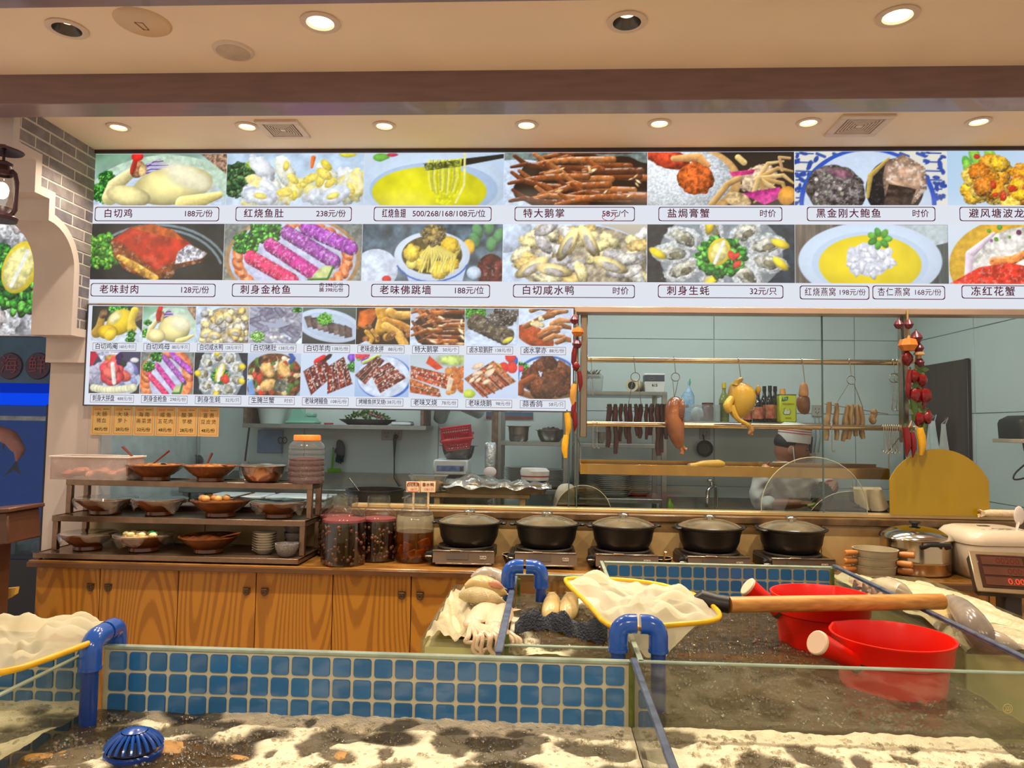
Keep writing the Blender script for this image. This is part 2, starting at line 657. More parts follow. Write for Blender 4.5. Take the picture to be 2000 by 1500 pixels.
def d_fish_maw(c):
 W, H = c.W, c.H
 c.grad((190,215,240),(206,224,246)).mottle(20,.1)
 c.leaf(W*.1,H*.5,W*.16,((50,95,60),(35,75,45),(90,130,80)),60).ell(W*.22,H*.2,W*.07,H*.12,(170,205,70),tex=.3,rough=.2)
 for i in range(20):
  c.ell(W*(.2+.75*c.rg.random()),H*(.25+.65*c.rg.random()),W*.13,H*.17,((222,228,235),(238,228,150),(228,232,215))[i%3],c.rg.uniform(0,180),.1,.25,rough=.2,ts=9,hl=.4)
 c.bits(14,(W*.35,H*.2,W*.95,H*.95),W*.03,((232,214,80),(245,225,110)),asp=1.8)
 for x, y, a in((.25,.82,10),(.78,.82,-20)):
  c.ell(W*x,H*y,W*.13,H*.17,(220,228,240),a,.12,.25,rough=.12).ell(W*x,H*y,W*.05,H*.06,(238,222,120),a)
 c.line([(W*.63,H*.08),(W*.62,H*.26)],[5,3],(240,120,50)).ell(W*.88,2,W*.06,6,(225,215,60))
def d_fin_soup(c):
 W, H = c.W, c.H
 c.grad((205,222,240),(190,212,240),40)
 c.ell(W*.12,H*.08,W*.06,H*.08,(110,180,70)).ell(W*.2,H*.03,W*.04,H*.04,(200,60,90))
 c.ell(W*.5,H*.62,W*.53,H*.66,(206,226,248),vol=.12,tex=.02).ell(W*.5,H*.7,W*.46,H*.52,(180,206,238),tex=.02,vol=.1)
 c.ell(W*.47,H*.74,W*.41,H*.48,(232,226,30),vol=.15,tex=.08,ts=30)
 c.poly([(W*.42,H*.2),(W*1.0,H*.02),(W*1.0,H*.1),(W*.68,H*.26)],(30,35,32))
 c.poly([(W*.45,H*.18),(W*.7,H*.1),(W*.68,H*.8),(W*.6,H*1.0),(W*.52,H*.95),(W*.48,H*.4)],(226,224,40),.12,5)
 for i in range(14):
  x = W*(.46+.017*i)
  c.line([(x,H*.14),(x+2*cos(i),H*.5),(x-i+6,H*(.7+.02*(i%5)))],1.6,((236,236,110),(205,205,20),(190,190,90))[i%3],vol=.1)
 c.poly([(W*.43,H*.2),(W*.69,H*.13),(W*.69,H*.26),(W*.44,H*.34)],(110,120,30),.5,5,hl=.4)
 c.line([(W*.72,0),(W*.72,H*.6),(W*.66,H*.95)],2.2,(240,238,150),0)
def d_feet(c):
 W, H = c.W, c.H
 c.grad((110,130,125),(75,60,50)).mottle(10,.3)
 c.ell(W*.1,H*.75,W*.45,H*.62,(205,222,245),vol=.05)
 c.ell(W*.62,H*.62,W*.55,H*.6,(42,24,16),rough=.1)
 for i in range(17):
  y = H*(.05+.056*i)+c.rg.uniform(-4,4)
  x = W*(.18+.5*c.rg.random())*(1 if i%3 else.6)
  d = c.rg.uniform(-.25,.35)
  L = W*c.rg.uniform(.35,.6)
  k = ((150,84,40),(120,62,28),(174,106,56),(98,50,24))[i%4]
  w = H*.062
  c.line([(x-W*.08,y-H*.16),(x,y),(x+L*.35,y+H*d*.5),(x+L,y+H*d*.6)],[w*.55,w*.8,w,w*1.1],k,.6,.15,hl=.55)
  c.line([(x-W*.1,y+H*.05),(x,y)],[w*.5,w*.7],k,.6,hl=.4)
 c.bits(10,(W*.35,H*.2,W,H),2.2,((250,225,180),(235,190,130)),asp=3)
def d_crab(c):
 W, H = c.W, c.H
 c.grad((40,34,30),(55,40,32))
 c.ell(W*.2,H*.55,W*.44,H*.72,(226,178,112),vol=.15).ell(W*.2,H*.52,W*.38,H*.62,(222,230,236),tex=.14,ts=3)
 c.line([(W*.62,H*.1),(W*.66,H*.2)],6,(230,200,130))
 c.ell(W*.14,H*.1,W*.16,H*.2,(205,70,40),20,.25,.4,ts=7,rough=.1).ell(W*.33,H*.5,W*.13,H*.3,(205,98,40),30,.35,.4,ts=6,rough=.1)
 c.line([(W*.18,H*.12),(W*.35,H*.1),(W*.42,H*.25)],[6,9,4],(230,165,100),.4)
 c.line([(W*.44,H*.98),(W*.55,H*.6),(W*.66,H*.45)],6,(200,160,100),.4)
 c.ell(W*.76,H*.5,W*.13,H*.25,(225,195,160),-20,.3,.3,ts=5,rough=.15)
 for i in range(7):
  a = -1.2+i*.5
  c.line([(W*.76,H*.5),(W*.76+W*.17*cos(a),H*.5+H*.3*sin(a)),(W*.76+W*.24*cos(a+.4),H*.5+H*.45*sin(a+.4))],[5,4,2],((215,180,120),(190,150,90))[i%2],.4)
 c.poly([(W*.64,H*.78),(W*.9,H*.66),(W*.96,H*.8),(W*.8,H*.99)],(200,50,140),.25,6)
 c.poly([(W*.56,H*.38),(W*.74,H*.32),(W*.72,H*.42),(W*.58,H*.46)],(215,60,130),.25,6)
 c.ell(W*.95,H*.82,W*.06,H*.18,(230,160,60),20).ell(W*.62,H*.9,W*.09,H*.14,(210,180,130),20,.3)
 c.line([(W*.92,H*.35),(W*.9,H*.1),(W*.97,H*.12)],3,(200,160,110))
def d_abalone(c):
 W, H = c.W, c.H
 c.grad((228,226,214),(225,224,215))
 for i in range(7):
  for x0 in(0,W*.84):
   y = H*i/6.0
   c.line([(x0+3,y+3),(x0+34,y+4)],1.6,(60,90,170),0).bits(5,(x0,y,x0+40,y+17),3.2,((40,75,165),),asp=1.8,vol=0)
  c.line([(W*(.15+.11*i),4),(W*(.2+.11*i),10)],3,(50,85,170),0)
 c.ell(W*.48,H*.95,W*.45,H*1.02,(40,85,190),vol=0,tex=.02).ell(W*.48,H*.99,W*.42,H*1.0,(206,222,244),vol=.05,tex=.02)
 c.ell(W*.27,H*.72,W*.2,H*.46,(92,84,82),20,.55,.45,ts=6,rough=.05,hl=.35)
 c.ell(W*.3,H*.4,W*.08,H*.08,(150,100,120),10,.3,soft=4).bits(10,(W*.14,H*.4,W*.4,H*.95),3,((150,160,130),(215,210,200)))
 c.ell(W*.66,H*.68,W*.19,H*.55,(26,26,30),12,.3,.3,hl=.15,ts=6).line([(W*.48,H*.85),(W*.5,H*.45),(W*.62,H*.14)],[3,5,3],(190,160,80))
 c.poly([(W*.6,H*.2),(W*.72,H*.05),(W*.86,H*.3),(W*.87,H*.7),(W*.78,H*.98),(W*.6,H*.96),(W*.58,H*.5)],(160,130,108),.3,8,.4,hl=.5)
 c.poly([(W*.62,H*.6),(W*.8,H*.7),(W*.76,H),(W*.58,H)],(70,55,48),.5,8)
def d_fried(c):
 W, H = c.W, c.H
 c.grad((178,210,238),(205,224,242),20)
 c.bits(8,(W*.12,0,W*.32,H*.4),9,((90,170,60),(140,205,80)),asp=2,ang=70)
 c.ell(W*.2,H*.1,6,5,(210,50,40))
 c.bits(70,(W*.1,H*.12,W*1.1,H*1.1),17,((240,186,40),(225,150,30),(248,206,84),(205,120,25)),asp=1.2,vol=.5,tex=.25,ellip=True,hl=.25,rough=.12)
 c.bits(12,(W*.3,H*.1,W,H),5,((205,60,25),(225,90,30)),asp=1.5,hl=.3)
def d_pork(c):
 W, H = c.W, c.H
 c.grad((34,42,42),(26,34,36)).mottle(25,.3)
 for k in(.98,.9):
  c.line([(W*(.5+.56*k*cos(a)),H*(.95+.95*k*sin(a)))for a in np.linspace(-2.9,-.3,18)],2.4,(120,140,150),0)
 c.leaf(W*.1,H*.5,W*.15,((70,150,45),(45,110,35),(130,190,70)),55)
 c.poly([(W*.15,H*.3),(W*.3,H*.06),(W*.46,0),(W*.62,H*.12),(W*.75,H*.36),(W*.88,H*.52),(W*.85,H*.68),(W*.66,H*.8),(W*.62,H*.97),(W*.42,H*.97),(W*.26,H*.82),(W*.18,H*.58)],(120,58,20),.4,9,.3,hl=.35)
 c.poly([(W*.15,H*.3),(W*.3,H*.06),(W*.46,0),(W*.62,H*.12),(W*.76,H*.36),(W*.68,H*.62),(W*.5,H*.84),(W*.38,H*.62),(W*.24,H*.36)],(172,44,22),.22,16,.25,hl=.12)
 c.poly([(W*.3,H*.08),(W*.46,0),(W*.62,H*.12),(W*.7,H*.3),(W*.48,H*.18)],(190,88,28),.2,10)
 c.poly([(W*.66,H*.5),(W*.74,H*.36),(W*.88,H*.53),(W*.84,H*.62),(W*.64,H*.72)],(190,190,200),.5,4)
 c.line([(W*.22,H*.6),(W*.34,H*.76),(W*.5,H*.98)],[5,8,7],(228,170,70),.4,.3,hl=.5)
def d_tuna(c):
 W, H = c.W, c.H
 c.grad((120,128,124),(150,150,140)).mottle(6,.2)
 c.ell(W*.5,H*.62,W*.49,H*.78,(190,150,105),vol=.1)
 c.ell(W*.5,H*.62,W*.46,H*.73,(206,214,236),vol=.08)
 for i in range(26):
  a = 2*pi*i/26+.1
  if-2.7<(a if a<pi else a-2*pi)<-1.6:
   continue
  x, y = W*(.5+.4*cos(a)), H*(.62+.62*sin(a))
  c.ell(x,y,15,10,(240,130,78),math.degrees(a)+60,.2,.3,hl=.2).ell(x,y,7,4,(250,180,130),math.degrees(a)+60,.1,0)
 c.ell(W*.5,H*.7,W*.32,H*.5,(205,208,238),vol=.05,tex=.1)
 c.leaf(W*.16,H*.35,W*.1,k=40).leaf(W*.3,H*.1,W*.12,k=30)
 for j, (x0,y0,x1,y1)in enumerate(((.2,.6,.5,1.0),(.34,.38,.66,.88),(.46,.16,.8,.66),(.6,.08,.92,.42))):
  for t in np.linspace(0,1,11):
   c.ell(W*(x0+(x1-x0)*t),H*(y0+(y1-y0)*t),W*.05,H*.14,((228,60,110),(205,60,150),(160,80,170),(175,80,190))[j],40-75,.25,.5,ts=5,hl=.45)
 c.ell(W*.72,H*.9,W*.09,H*.12,(205,215,150),-35,.1,.1).line([(W*.62,H*.98),(W*.76,H*.97),(W*.8,H*.74)],2,(60,120,50))
def d_buddha(c):
 W, H = c.W, c.H
 c.grad((70,92,108),(95,112,125),60).mottle(18,.35)
 for x, y in((.82,.12),(.9,.05),(.97,.2),(.92,.35),(.8,.28)):
  c.ell(W*x,H*y,15,10,(95,150,100),x*300,.1,.3)
 c.ell(W*.1,H*.8,W*.16,H*.36,(214,226,246),vol=.1).ell(W*.18,H*.97,9,7,(215,50,50))
 c.ell(W*.76,H*.4,12,15,(235,190,70)).ell(W*.92,H*.82,W*.1,H*.3,(90,40,35),tex=.5,hl=.3)
 c.poly([(W*.25,H*.5),(W*.77,H*.5),(W*.72,H*1.0),(W*.34,H*1.0)],(196,214,244),.03).ell(W*.8,H*.85,14,12,(205,222,248))
 c.ell(W*.5,H*.55,W*.27,H*.42,(216,230,250),vol=.08,tex=.02).line([(W*(.5+.26*cos(a)),H*(.6+.41*sin(a)))for a in np.linspace(.3,2.8,14)],1.5,(60,105,190),0)
 c.ell(W*.5,H*.54,W*.215,H*.34,(96,84,40),tex=.2)
 c.bits(16,(W*.3,H*.32,W*.7,H*.85),13,((238,206,70),(226,186,50),(240,222,110)),vol=.4,ellip=True,rough=.15,hl=.2)
 for i in range(22):
  x = W*(.4+.012*i)
  c.line([(W*.5,H*.32),(x+6,H*.55),(x+8*cos(i),H*.84)],1.3,((245,232,140),(220,200,80))[i%2],.1)
 c.ell(W*.51,H*.2,W*.085,H*.2,(130,112,60),10,.5,.4,rough=.2,ts=5,hl=.3)
def d_duck(c):
 W, H = c.W, c.H
 c.grad((196,190,175),(150,130,105)).ell(W*.4,H*.6,W*.62,H*.66,(205,224,248),vol=.05).ell(0,H*.1,W*.2,H*.4,(205,222,245))
 c.ell(W*.55,H*.62,W*.46,H*.6,(176,164,140),tex=.3)
 for i in range(44):
  u, v = c.rg.random(2)
  c.ell(W*(.12+.84*u),H*(.08+.9*v),W*.085,H*.1,((226,212,150),(206,204,196),(182,178,178),(216,186,112),(232,222,176))[i%5],c.rg.uniform(-70,70),.22,.45,rough=.12,ts=5,hl=.2)
 for x, y, a in((.2,.75,-30),(.45,.35,-60),(.36,.8,10),(.6,.3,60),(.75,.7,20)):
  c.ell(W*x,H*y,W*.13,H*.11,(230,208,140),a,.12,.5,hl=.2).ell(W*x,H*y+3,W*.07,H*.06,(190,184,178),a,.2)
def d_oysters(c):
 W, H = c.W, c.H
 c.grad((32,40,48),(30,48,66),0).mottle(10,.3)
 c.ell(W*.5,H*.5,W*.42,H*.75,(140,150,158),vol=.1)
 for i in range(9):
  a = 2*pi*i/9+.35
  x, y = W*(.5+.33*cos(a)), H*(.5+.42*sin(a))
  dg = math.degrees(math.atan2(sin(a)*H*.4,cos(a)*W*.33))
  c.ell(x,y,W*.14,H*.19*min(1,W/H/1.6),(206,212,214),dg,.22,.2,rough=.16,ts=5,hl=.3)
  c.ell(x,y,W*.095,H*.12*min(1,W/H/1.6),(176,176,160),dg,.3,.5,rough=.15,ts=7,hl=.5)
  c.ell(x+5,y+3,W*.04,H*.06,(120,118,96),dg,.3,.2,rough=.2)
  if i%2==0:
   c.ell(W*(.5+.43*cos(a)),H*(.5+.5*sin(a)),W*.065,H*.07,(240,212,50),dg+30,.05,.3)
 c.leaf(W*.5,H*.55,W*.16,k=90)
 c.ell(W*.49,H*.47,W*.075,H*.24,(240,214,60),20,.05,.2).ell(W*.49,H*.47,W*.055,H*.19,(246,236,150),20,.15).line([(W*.46,H*.66),(W*.52,H*.3)],3,(240,242,236),0)
 c.bits(5,(W*.57,H*.5,W*.62,H*.7),5,((225,70,60),),asp=1.5)
def d_nest(c):
 W, H = c.W, c.H
 c.grad((120,108,96),(75,84,84),20).mottle(5,.2,60)
 c.poly([(W*.6,0),(W,0),(W,H*.3),(W*.85,H*.4)],(190,205,210))
 c.ell(W*.49,H*.62,W*.47,H*.66,(212,230,252),vol=.1,tex=.01).ell(W*.49,H*.66,W*.38,H*.54,(200,220,246),vol=.06,tex=.01)
 c.ell(W*.49,H*.68,W*.335,H*.5,(240,216,36),vol=.1,tex=.04,ts=40)
 c.ell(W*.49,H*.6,W*.15,H*.28,(222,226,240),0,.08,.06,rough=.16,ts=4)
 c.bits(30,(W*.35,H*.36,W*.63,H*.86),5,((224,228,242),(232,234,246)),asp=2,ellip=True)
 for a in range(7):
  c.ell(W*.555+14*cos(a*.9),H*.24+12*sin(a*.9),9,6,((105,180,70),(80,155,60))[a%2],a*50,.15)
def d_red_crab(c):
 W, H = c.W, c.H
 c.grad((214,226,240),(206,220,240)).ell(W*.5,H*.7,W*.5,H*.85,(226,178,50),vol=.2).ell(W*.54,H*.75,W*.4,H*.72,(226,222,214),tex=.2)
 c.bits(10,(W*.25,0,W*.6,H*.3),4,((150,80,160),(110,60,100),(100,160,60)))
 c.line([(W*.12,H*.95),(W*.14,H*.5),(W*.3,H*.15)],[6,8,3],(230,210,226),.3)
 c.line([(W*.3,H*.62),(W*.42,H*.6),(W*.6,H*.36)],[9,8,6],(235,140,70),.4,.3,hl=.4)
 c.poly([(0,H),(W*.2,H*.72),(W*.4,H*.64),(W*.7,H*.8),(W,H*.9),(W,H)],(222,50,30),.25,7,hl=.3)
 c.poly([(W*.5,H*.5),(W*.7,H*.2),(W,H*.1),(W,H*.7),(W*.7,H*.6)],(238,110,50),.35,9,hl=.5)
def d_yellow_chicken(c):
 W, H = c.W, c.H
 c.grad((46,52,50),(60,60,55),20).leaf(W*.5,H*.02,W*.2,k=20).bits(10,(W*.75,0,W,H*.35),9,((150,130,105),(110,95,80)))
 c.ell(W*.5,H*1.0,W*.56,H*.62,(214,226,240),vol=.05)
 c.line([(W*.1,H*.75),(W*.16,H*.6),(W*.2,H*.25)],[11,9,6],(176,140,60)).ell(W*.22,H*.22,8,11,(110,85,60),20,.4)
 c.ell(W*.56,H*.45,W*.3,H*.32,(238,202,46),-48,.06,.4,hl=.06,ts=18).ell(W*.32,H*.72,W*.2,H*.2,(232,190,40),0,.06,.45)
 c.line([(W*.84,H*.12),(W*.78,H*.4),(W*.8,H*.6)],[8,7,10],(238,205,80),.4).ell(W*.38,H*.78,12,15,(242,206,60),20)
 c.ell(W*.45,H*.32,10,16,(250,240,180),40,soft=5).leaf(W*.8,H*.78,10,k=8).leaf(W*.78,H*.95,10,k=8)
def d_tripe(c):
 W, H = c.W, c.H
 c.grad((165,175,200),(175,180,205)).ell(W*.95,H,W*.5,H*.3,(210,225,248))
 for i in range(40):
  x, y, a, l, w = W*c.rg.random(), H*c.rg.random(), c.rg.uniform(-.9,.9), W*.13, H*.08
  ca, sa = cos(a), sin(a)
  c.poly([(x-l*ca-w*sa,y-l*sa+w*ca),(x+l*ca-w*sa,y+l*sa+w*ca),(x+l*ca+w*sa,y+l*sa-w*ca),(x-l*ca+w*sa,y-l*sa-w*ca)],((158,158,184),(178,178,200),(192,194,214),(140,138,165))[i%4],.14,6,.5,hl=.08)
 c.leaf(W*.16,H*.82,W*.13,((120,190,80),(160,215,120)),20).leaf(W*.9,4,9,k=8).bits(3,(W*.4,H*.8,W*.7,H*.95),3,((240,236,220),))
def d_lamb(c):
 W, H = c.W, c.H
 c.grad((96,120,112),(60,62,64),70).ell(W*.5,H*.5,W*.62,H*.44,(206,222,244),12,.02,.1).ell(W*.5,H*.5,W*.52,H*.34,(190,208,234),12,.02,.05)
 for i in range(8):
  c.poly([(W*(.02+.11*i),H*(.26+.03*i)),(W*(.16+.11*i),H*(.22+.05*i)),(W*(.24+.1*i),H*(.52+.04*i)),(W*(.1+.1*i),H*(.56+.04*i))],((126,110,108),(104,88,88),(146,128,124))[i%3],.18,6,.4)
 c.leaf(W*.42,H*.32,W*.15,((90,175,60),(130,205,90)),26)
def d_platter(c):
 W, H = c.W, c.H
 c.grad((58,38,22),(40,26,16))
 c.poly([(W*.05,H*.1),(W*.3,0),(W*.42,H*.1),(W*.22,H*.62),(W*.02,H*.5)],(190,96,34),.25,12,.3,hl=.15)
 for p, w, k in(([(.45,.05),(.5,.3),(.45,.6)],11,(206,150,50)),([(.55,.35),(.8,.45),(1,.6)],8,(190,130,50)),([(.62,.1),(.72,.2),(.98,.2)],9,(214,160,70)),([(.55,.5),(.78,.7),(.9,1)],9,(220,170,80)),([(.2,.65),(.3,.85),(.25,.98)],5,(200,150,60)),([(.3,.62),(.4,.8),(.4,.9)],4,(190,140,60))):
  c.line([(W*x,H*y)for x,y in p],w,k,.5,.15,hl=.4)
 c.ell(W*.58,H*.8,9,9,(214,160,60),vol=.5).bits(10,(0,H*.5,W,H),6,((150,90,40),(110,66,30)),hl=.3)
 c.poly([(W*.05,H),(W*.2,H*.9),(W*.3,H)],(205,220,240))
def d_liver(c):
 W, H = c.W, c.H
 c.grad((120,135,140),(205,222,245),70).ell(W*.5,H*.9,W*.6,H*.6,(206,222,246),-20,vol=.05).leaf(W*.2,H*.1,W*.2,((110,180,70),(70,140,50)),24)
 for i in range(8):
  t = i/7
  c.ell(W*(.18+.6*t),H*(.36+.4*t),W*.13,H*.24,((104,92,74),(84,74,62))[i%2],28,.3,.5,ts=6,hl=.3)
 c.bits(16,(W*.5,H*.05,W*.95,H*.4),7,((60,52,46),(90,84,80),(40,34,32)),hl=.5,asp=1.6).ell(W*.8,H*.85,12,5,(225,215,80),-30)
def d_red_feet(c):
 W, H = c.W, c.H
 c.grad((190,205,228),(206,222,246)).ell(W*.5,H*.4,W*.6,H*.62,(206,222,246),25,vol=.05).ell(W*.3,H*.75,W*.4,H*.26,(170,70,26),25,.2,.2,hl=.1)
 for i in range(13):
  u = i/12
  x, y = W*(.05+.75*c.rg.random()), H*(.05+.85*u)
  c.line([(x,y),(x+W*.16,y-H*.1),(x+W*.34,y-H*.1+6*cos(i))],[5,6,4],((150,92,50),(120,70,36),(180,120,70))[i%3],.6,.2,hl=.3)
 c.bits(7,(W*.15,H*.25,W*.45,H*.55),4,((235,220,170),),asp=1.5)
def d_sashimi(c):
 W, H = c.W, c.H
 c.grad((70,70,100),(60,55,60)).poly([(0,0),(W*.2,0),(W*.05,H*.35),(0,H*.3)],(190,30,60)).poly([(W*.1,0),(W*.6,0),(W*.5,H*.22),(W*.25,H*.25)],(196,200,225),.3,5)
 c.ell(W*.5,H*.66,W*.5,H*.42,(206,222,245),vol=.06,rough=.05).ell(W*.46,H*.18,18,9,(190,140,70),0,.3)
 c.bits(36,(W*.05,H*.35,W*.4,H*.75),7,((210,212,226),(150,152,175),(190,190,215)),asp=2,ellip=True).bits(36,(W*.55,H*.35,W*.92,H*.8),7,((150,155,205),(190,195,226),(120,120,180)),asp=1.6,ellip=True)
 c.bits(24,(W*.3,H*.28,W*.68,H*.72),9,((226,80,90),(235,110,100),(205,60,80)),asp=1.6,ellip=True,vol=.4).line([(W*.45,H*.3),(W*.5,H*.75)],4,(238,236,232))
 for i in range(14):
  c.ell(W*(.1+.06*i),H*(.86+.06*sin(i*.24+.2)),8,7,(226,226,190),20,.1)
 c.ell(W*.88,H*.2,9,5,(225,225,225)).bits(5,(W*.55,H*.05,W*.75,H*.3),5,((40,60,45),(60,30,90)))
def d_mixed_crab(c):
 W, H = c.W, c.H
 c.grad((190,205,228),(150,165,200)).ell(W*.5,H*.6,W*.56,H*.6,(120,84,56),tex=.4)
 c.bits(150,(0,H*.08,W,H*1.0),4.5,((170,70,40),(226,200,150),(100,60,36),(80,120,50),(205,60,40),(235,225,200),(60,44,34)),asp=1.5,hl=.15,ellip=True)
 for x, y, a in((.38,.42,40),(.68,.4,50),(.4,.75,-20)):
  c.ell(W*x,H*y,W*.17,H*.14,(226,180,110),a,.25,.4,rough=.1,hl=.3)
 c.ell(W*.64,H*.76,14,12,(90,96,84),0,.5,hl=.4).line([(W*.8,H*.02),(W*.86,H*.12),(W*.8,H*.2)],4,(50,90,170)).line([(W*.05,H*.7),(W*.1,H*.95)],6,(120,160,215))
def stripes(c,quad,cols,n,sesame):
 a, b, d, e = [np.array(p,float)for p in quad]
 for i in range(n):
  t0, t1 = i/n, (i+.93)/n
  c.poly([a+(b-a)*t0,a+(b-a)*t1,e+(d-e)*t1,e+(d-e)*t0],cols[i%len(cols)],.3,5,.5,hl=.25)
 if sesame:
  for i in range(int(sesame)):
   u, v = c.rg.random(2)
   p = (a+(b-a)*u)*(1-v)+(e+(d-e)*u)*v
   c.ell(p[0],p[1],1.6,.9,(246,236,222),c.rg.uniform(0,180),0,0)
def d_eel(c):
 W, H = c.W, c.H
 c.grad((206,222,245),(196,214,242)).leaf(W*.95,H*.3,12,k=9).ell(W*.95,H*.08,9,8,(110,70,170),0,.4)
 c.line([(W*.3,H*.2),(W*.42,H*.1),(W*.4,H*.25)],[7,6,3],(200,40,40)).ell(W*.5,H*.08,9,4,(30,30,34),-40)
 stripes(c,[(W*.04,H*.42),(W*.45,H*.1),(W*.62,H*.5),(W*.2,H*.98)],((130,34,24),(104,24,20)),4,50)
 stripes(c,[(W*.5,H*.3),(W*.8,H*.06),(W*.98,H*.7),(W*.5,H*.95)],((138,40,26),(110,28,22)),4,60)
def d_eel_pork(c):
 W, H = c.W, c.H
 c.grad((196,212,236),(160,190,230)).ell(W*.55,H*.55,W*.5,H*.5,(50,100,190),vol=0).ell(W*.53,H*.53,W*.48,H*.48,(212,226,248),vol=.05)
 c.bits(9,(0,0,W*.25,H*.2),6,((225,70,90),(120,70,180),(110,190,90))).line([(W*.15,H*.2),(W*.45,H*.02)],3,(190,210,110))
 stripes(c,[(W*.0,H*.5),(W*.2,H*.72),(W*.55,H*.15),(W*.4,H*.04)],((130,60,44),(100,46,34)),3,10)
 stripes(c,[(W*.28,H*.45),(W*.48,H*.92),(W*.96,H*.55),(W*.62,H*.18)],((140,44,30),(116,34,26),(150,60,40)),5,70)
def d_char_siu(c):
 W, H = c.W, c.H
 c.grad((190,205,215),(206,222,242)).ell(W*.8,H*.12,30,10,(190,210,120),0,.2,soft=4)
 stripes(c,[(W*.0,H*.55),(W*.02,H*.9),(W*.6,H*1.0),(W*.55,H*.8)],((196,104,50),(176,80,36)),2,12)
 c.bits(12,(W*.7,H*.35,W,H*.9),9,((220,150,80),(200,110,50)),hl=.3)
 stripes(c,[(W*.02,H*.26),(W*.02,H*.55),(W*.72,H*.82),(W*.8,H*.48)],((206,84,40),(190,62,30)),3,46)
 c.poly([(W*.72,H*.5),(W*.82,H*.56),(W*.76,H*.84),(W*.68,H*.84)],(236,214,190),.1).poly([(W*.3,H*.2),(W*.36,H*.02),(W*.62,H*.3),(W*.5,H*.36)],(210,70,40),.2)
def d_goose(c):
 W, H = c.W, c.H
 c.grad((214,226,246),(196,214,242)).ell(W*.1,H*.9,12,8,(205,225,80)).bits(6,(W*.6,H*.02,W*.95,H*.3),8,((235,220,70),(220,60,50),(50,100,190)))
 stripes(c,[(W*.0,H*.55),(W*.55,H*.12),(W*.98,H*.6),(W*.36,H*.98)],((190,96,50),(166,74,36),(204,120,70)),6,0)
 for i in range(4):
  c.line([(W*(.12+.12*i),H*(.6-.1*i)),(W*(.44+.13*i),H*(.98-.1*i))],1.2,(100,40,22),0)
 c.bits(10,(W*.1,H*.2,W*.6,H*.7),4,((240,210,180),),asp=2.4,ang=-30)
def d_pigeon(c):
 W, H = c.W, c.H
 c.grad((206,222,245),(206,220,240)).ell(W*.55,H*.45,W*.56,H*.46,(60,110,190),vol=0).ell(W*.55,H*.5,W*.53,H*.46,(208,222,244),vol=.06,tex=.08)
 c.line([(W*.02,H*.85),(W*.4,H*.98),(W*.98,H*.88)],6,(140,92,60)).leaf(W*.08,H*.25,W*.1,k=16).ell(W*.05,H*.3,6,6,(215,60,90))
 c.bits(26,(W*.15,H*.15,W*.95,H*.85),13,((112,60,36),(90,46,28),(134,80,50),(70,36,24)),asp=1.5,vol=.5,tex=.3,hl=.12,ellip=True,rough=.15)
 c.line([(W*.06,H*.85),(W*.05,H*.65),(W*.28,H*.5)],6,(140,70,40),.5).ell(W*.6,H*.7,W*.18,H*.17,(110,66,44),-20,.4,.4)
def picture(fn,corners,step_px,W,H,parent,m,seed,name='dish_picture'):
 """corners: tl, tr, br, bl world points on the panel; the print is a fine grid with a colour per vertex"""
 c = Cv(W,H,step_px,(200,200,200),seed)
 fn(c)
 ny, nx = c.ny, c.nx
 tl, tr, br, bl = [np.array(p)for p in corners]
 u = np.linspace(0,1,nx)[None,:,None]
 v = np.linspace(0,1,ny)[:,None,None]
 pts = (tl*(1-u)+tr*u)*(1-v)+(bl*(1-u)+br*u)*v
 off = np.array(parent.location)+(np.array(parent.parent.location)if parent.parent else 0)
 pts = (pts-off).reshape(-1,3)
 idx = np.arange(nx*ny).reshape(ny,nx)
 quads = np.stack([idx[1:,:-1],idx[1:,1:],idx[:-1,1:],idx[:-1,:-1]],-1).reshape(-1,4)
 me = bpy.data.meshes.new(name)
 me.vertices.add(nx*ny)
 me.vertices.foreach_set('co',pts.ravel())
 me.loops.add(quads.size)
 me.polygons.add(len(quads))
 me.polygons.foreach_set('loop_start',np.arange(0,quads.size,4))
 me.loops.foreach_set('vertex_index',quads.ravel())
 img = np.clip(c.img,0,1)
 img = np.where(img<=.04045,img/12.92,((img+.055)/1.055)**2.4)
 at = me.color_attributes.new('paint','FLOAT_COLOR','POINT')
 at.data.foreach_set('color',np.concatenate([img,np.ones((ny,nx,1))],-1).reshape(-1).astype(np.float32))
 me.update(calc_edges=True)
 me.materials.append(m)
 o = bpy.data.objects.new(name,me)
 COL.objects.link(o)
 o.parent = parent
 return o
 # ------------------------------------------------------------------ room shell
YS = 3.75
YG = 3.80
XL = -2.43
YB = 5.35
XR = 2.62
plaster = mat('ceiling_paint',S(244,226,204),rough=0.8,var=0.03,scale=3)
HOLES = [(-2.122,3.44,.0375),(-1.479,3.44,.0375),(-.805,3.44,.0375),(-.12,3.44,.0375),(.508,3.43,.0375),(1.198,3.43,.0375),(1.97,3.43,.0375),(-1.786,2.55,.048),(-.834,2.53,.048),(.262,2.55,.048),(1.191,2.535,.048)]
ce = MB().box((0.6,0.7,CEIL+.05),(9.2,6.26,.1)).build('ceiling',plaster,smooth=False)
cut = MB()
for hx, hy, hr in HOLES:
 cut.lathe([(0,-.04),(hr,-.04),(hr,.09),(0,.09)],(hx,hy,CEIL),28)
cut = cut.build('temporary_cutter',plaster)
md = ce.modifiers.new('holes','BOOLEAN')
md.operation, md.object, md.solver = 'DIFFERENCE', cut, 'EXACT'
nm_ = bpy.data.meshes.new_from_object(ce.evaluated_get(bpy.context.evaluated_depsgraph_get()))
ce.modifiers.clear()
ce.data = nm_
bpy.data.objects.remove(cut)
struct(ce)
m = MB().box((0.0,4.62,CEIL+.05),(6.9,1.58,.1)).build('ceiling_kitchen',mat('kitchen_ceiling_paint',S(225,228,225),rough=.8,var=.02))
struct(m)
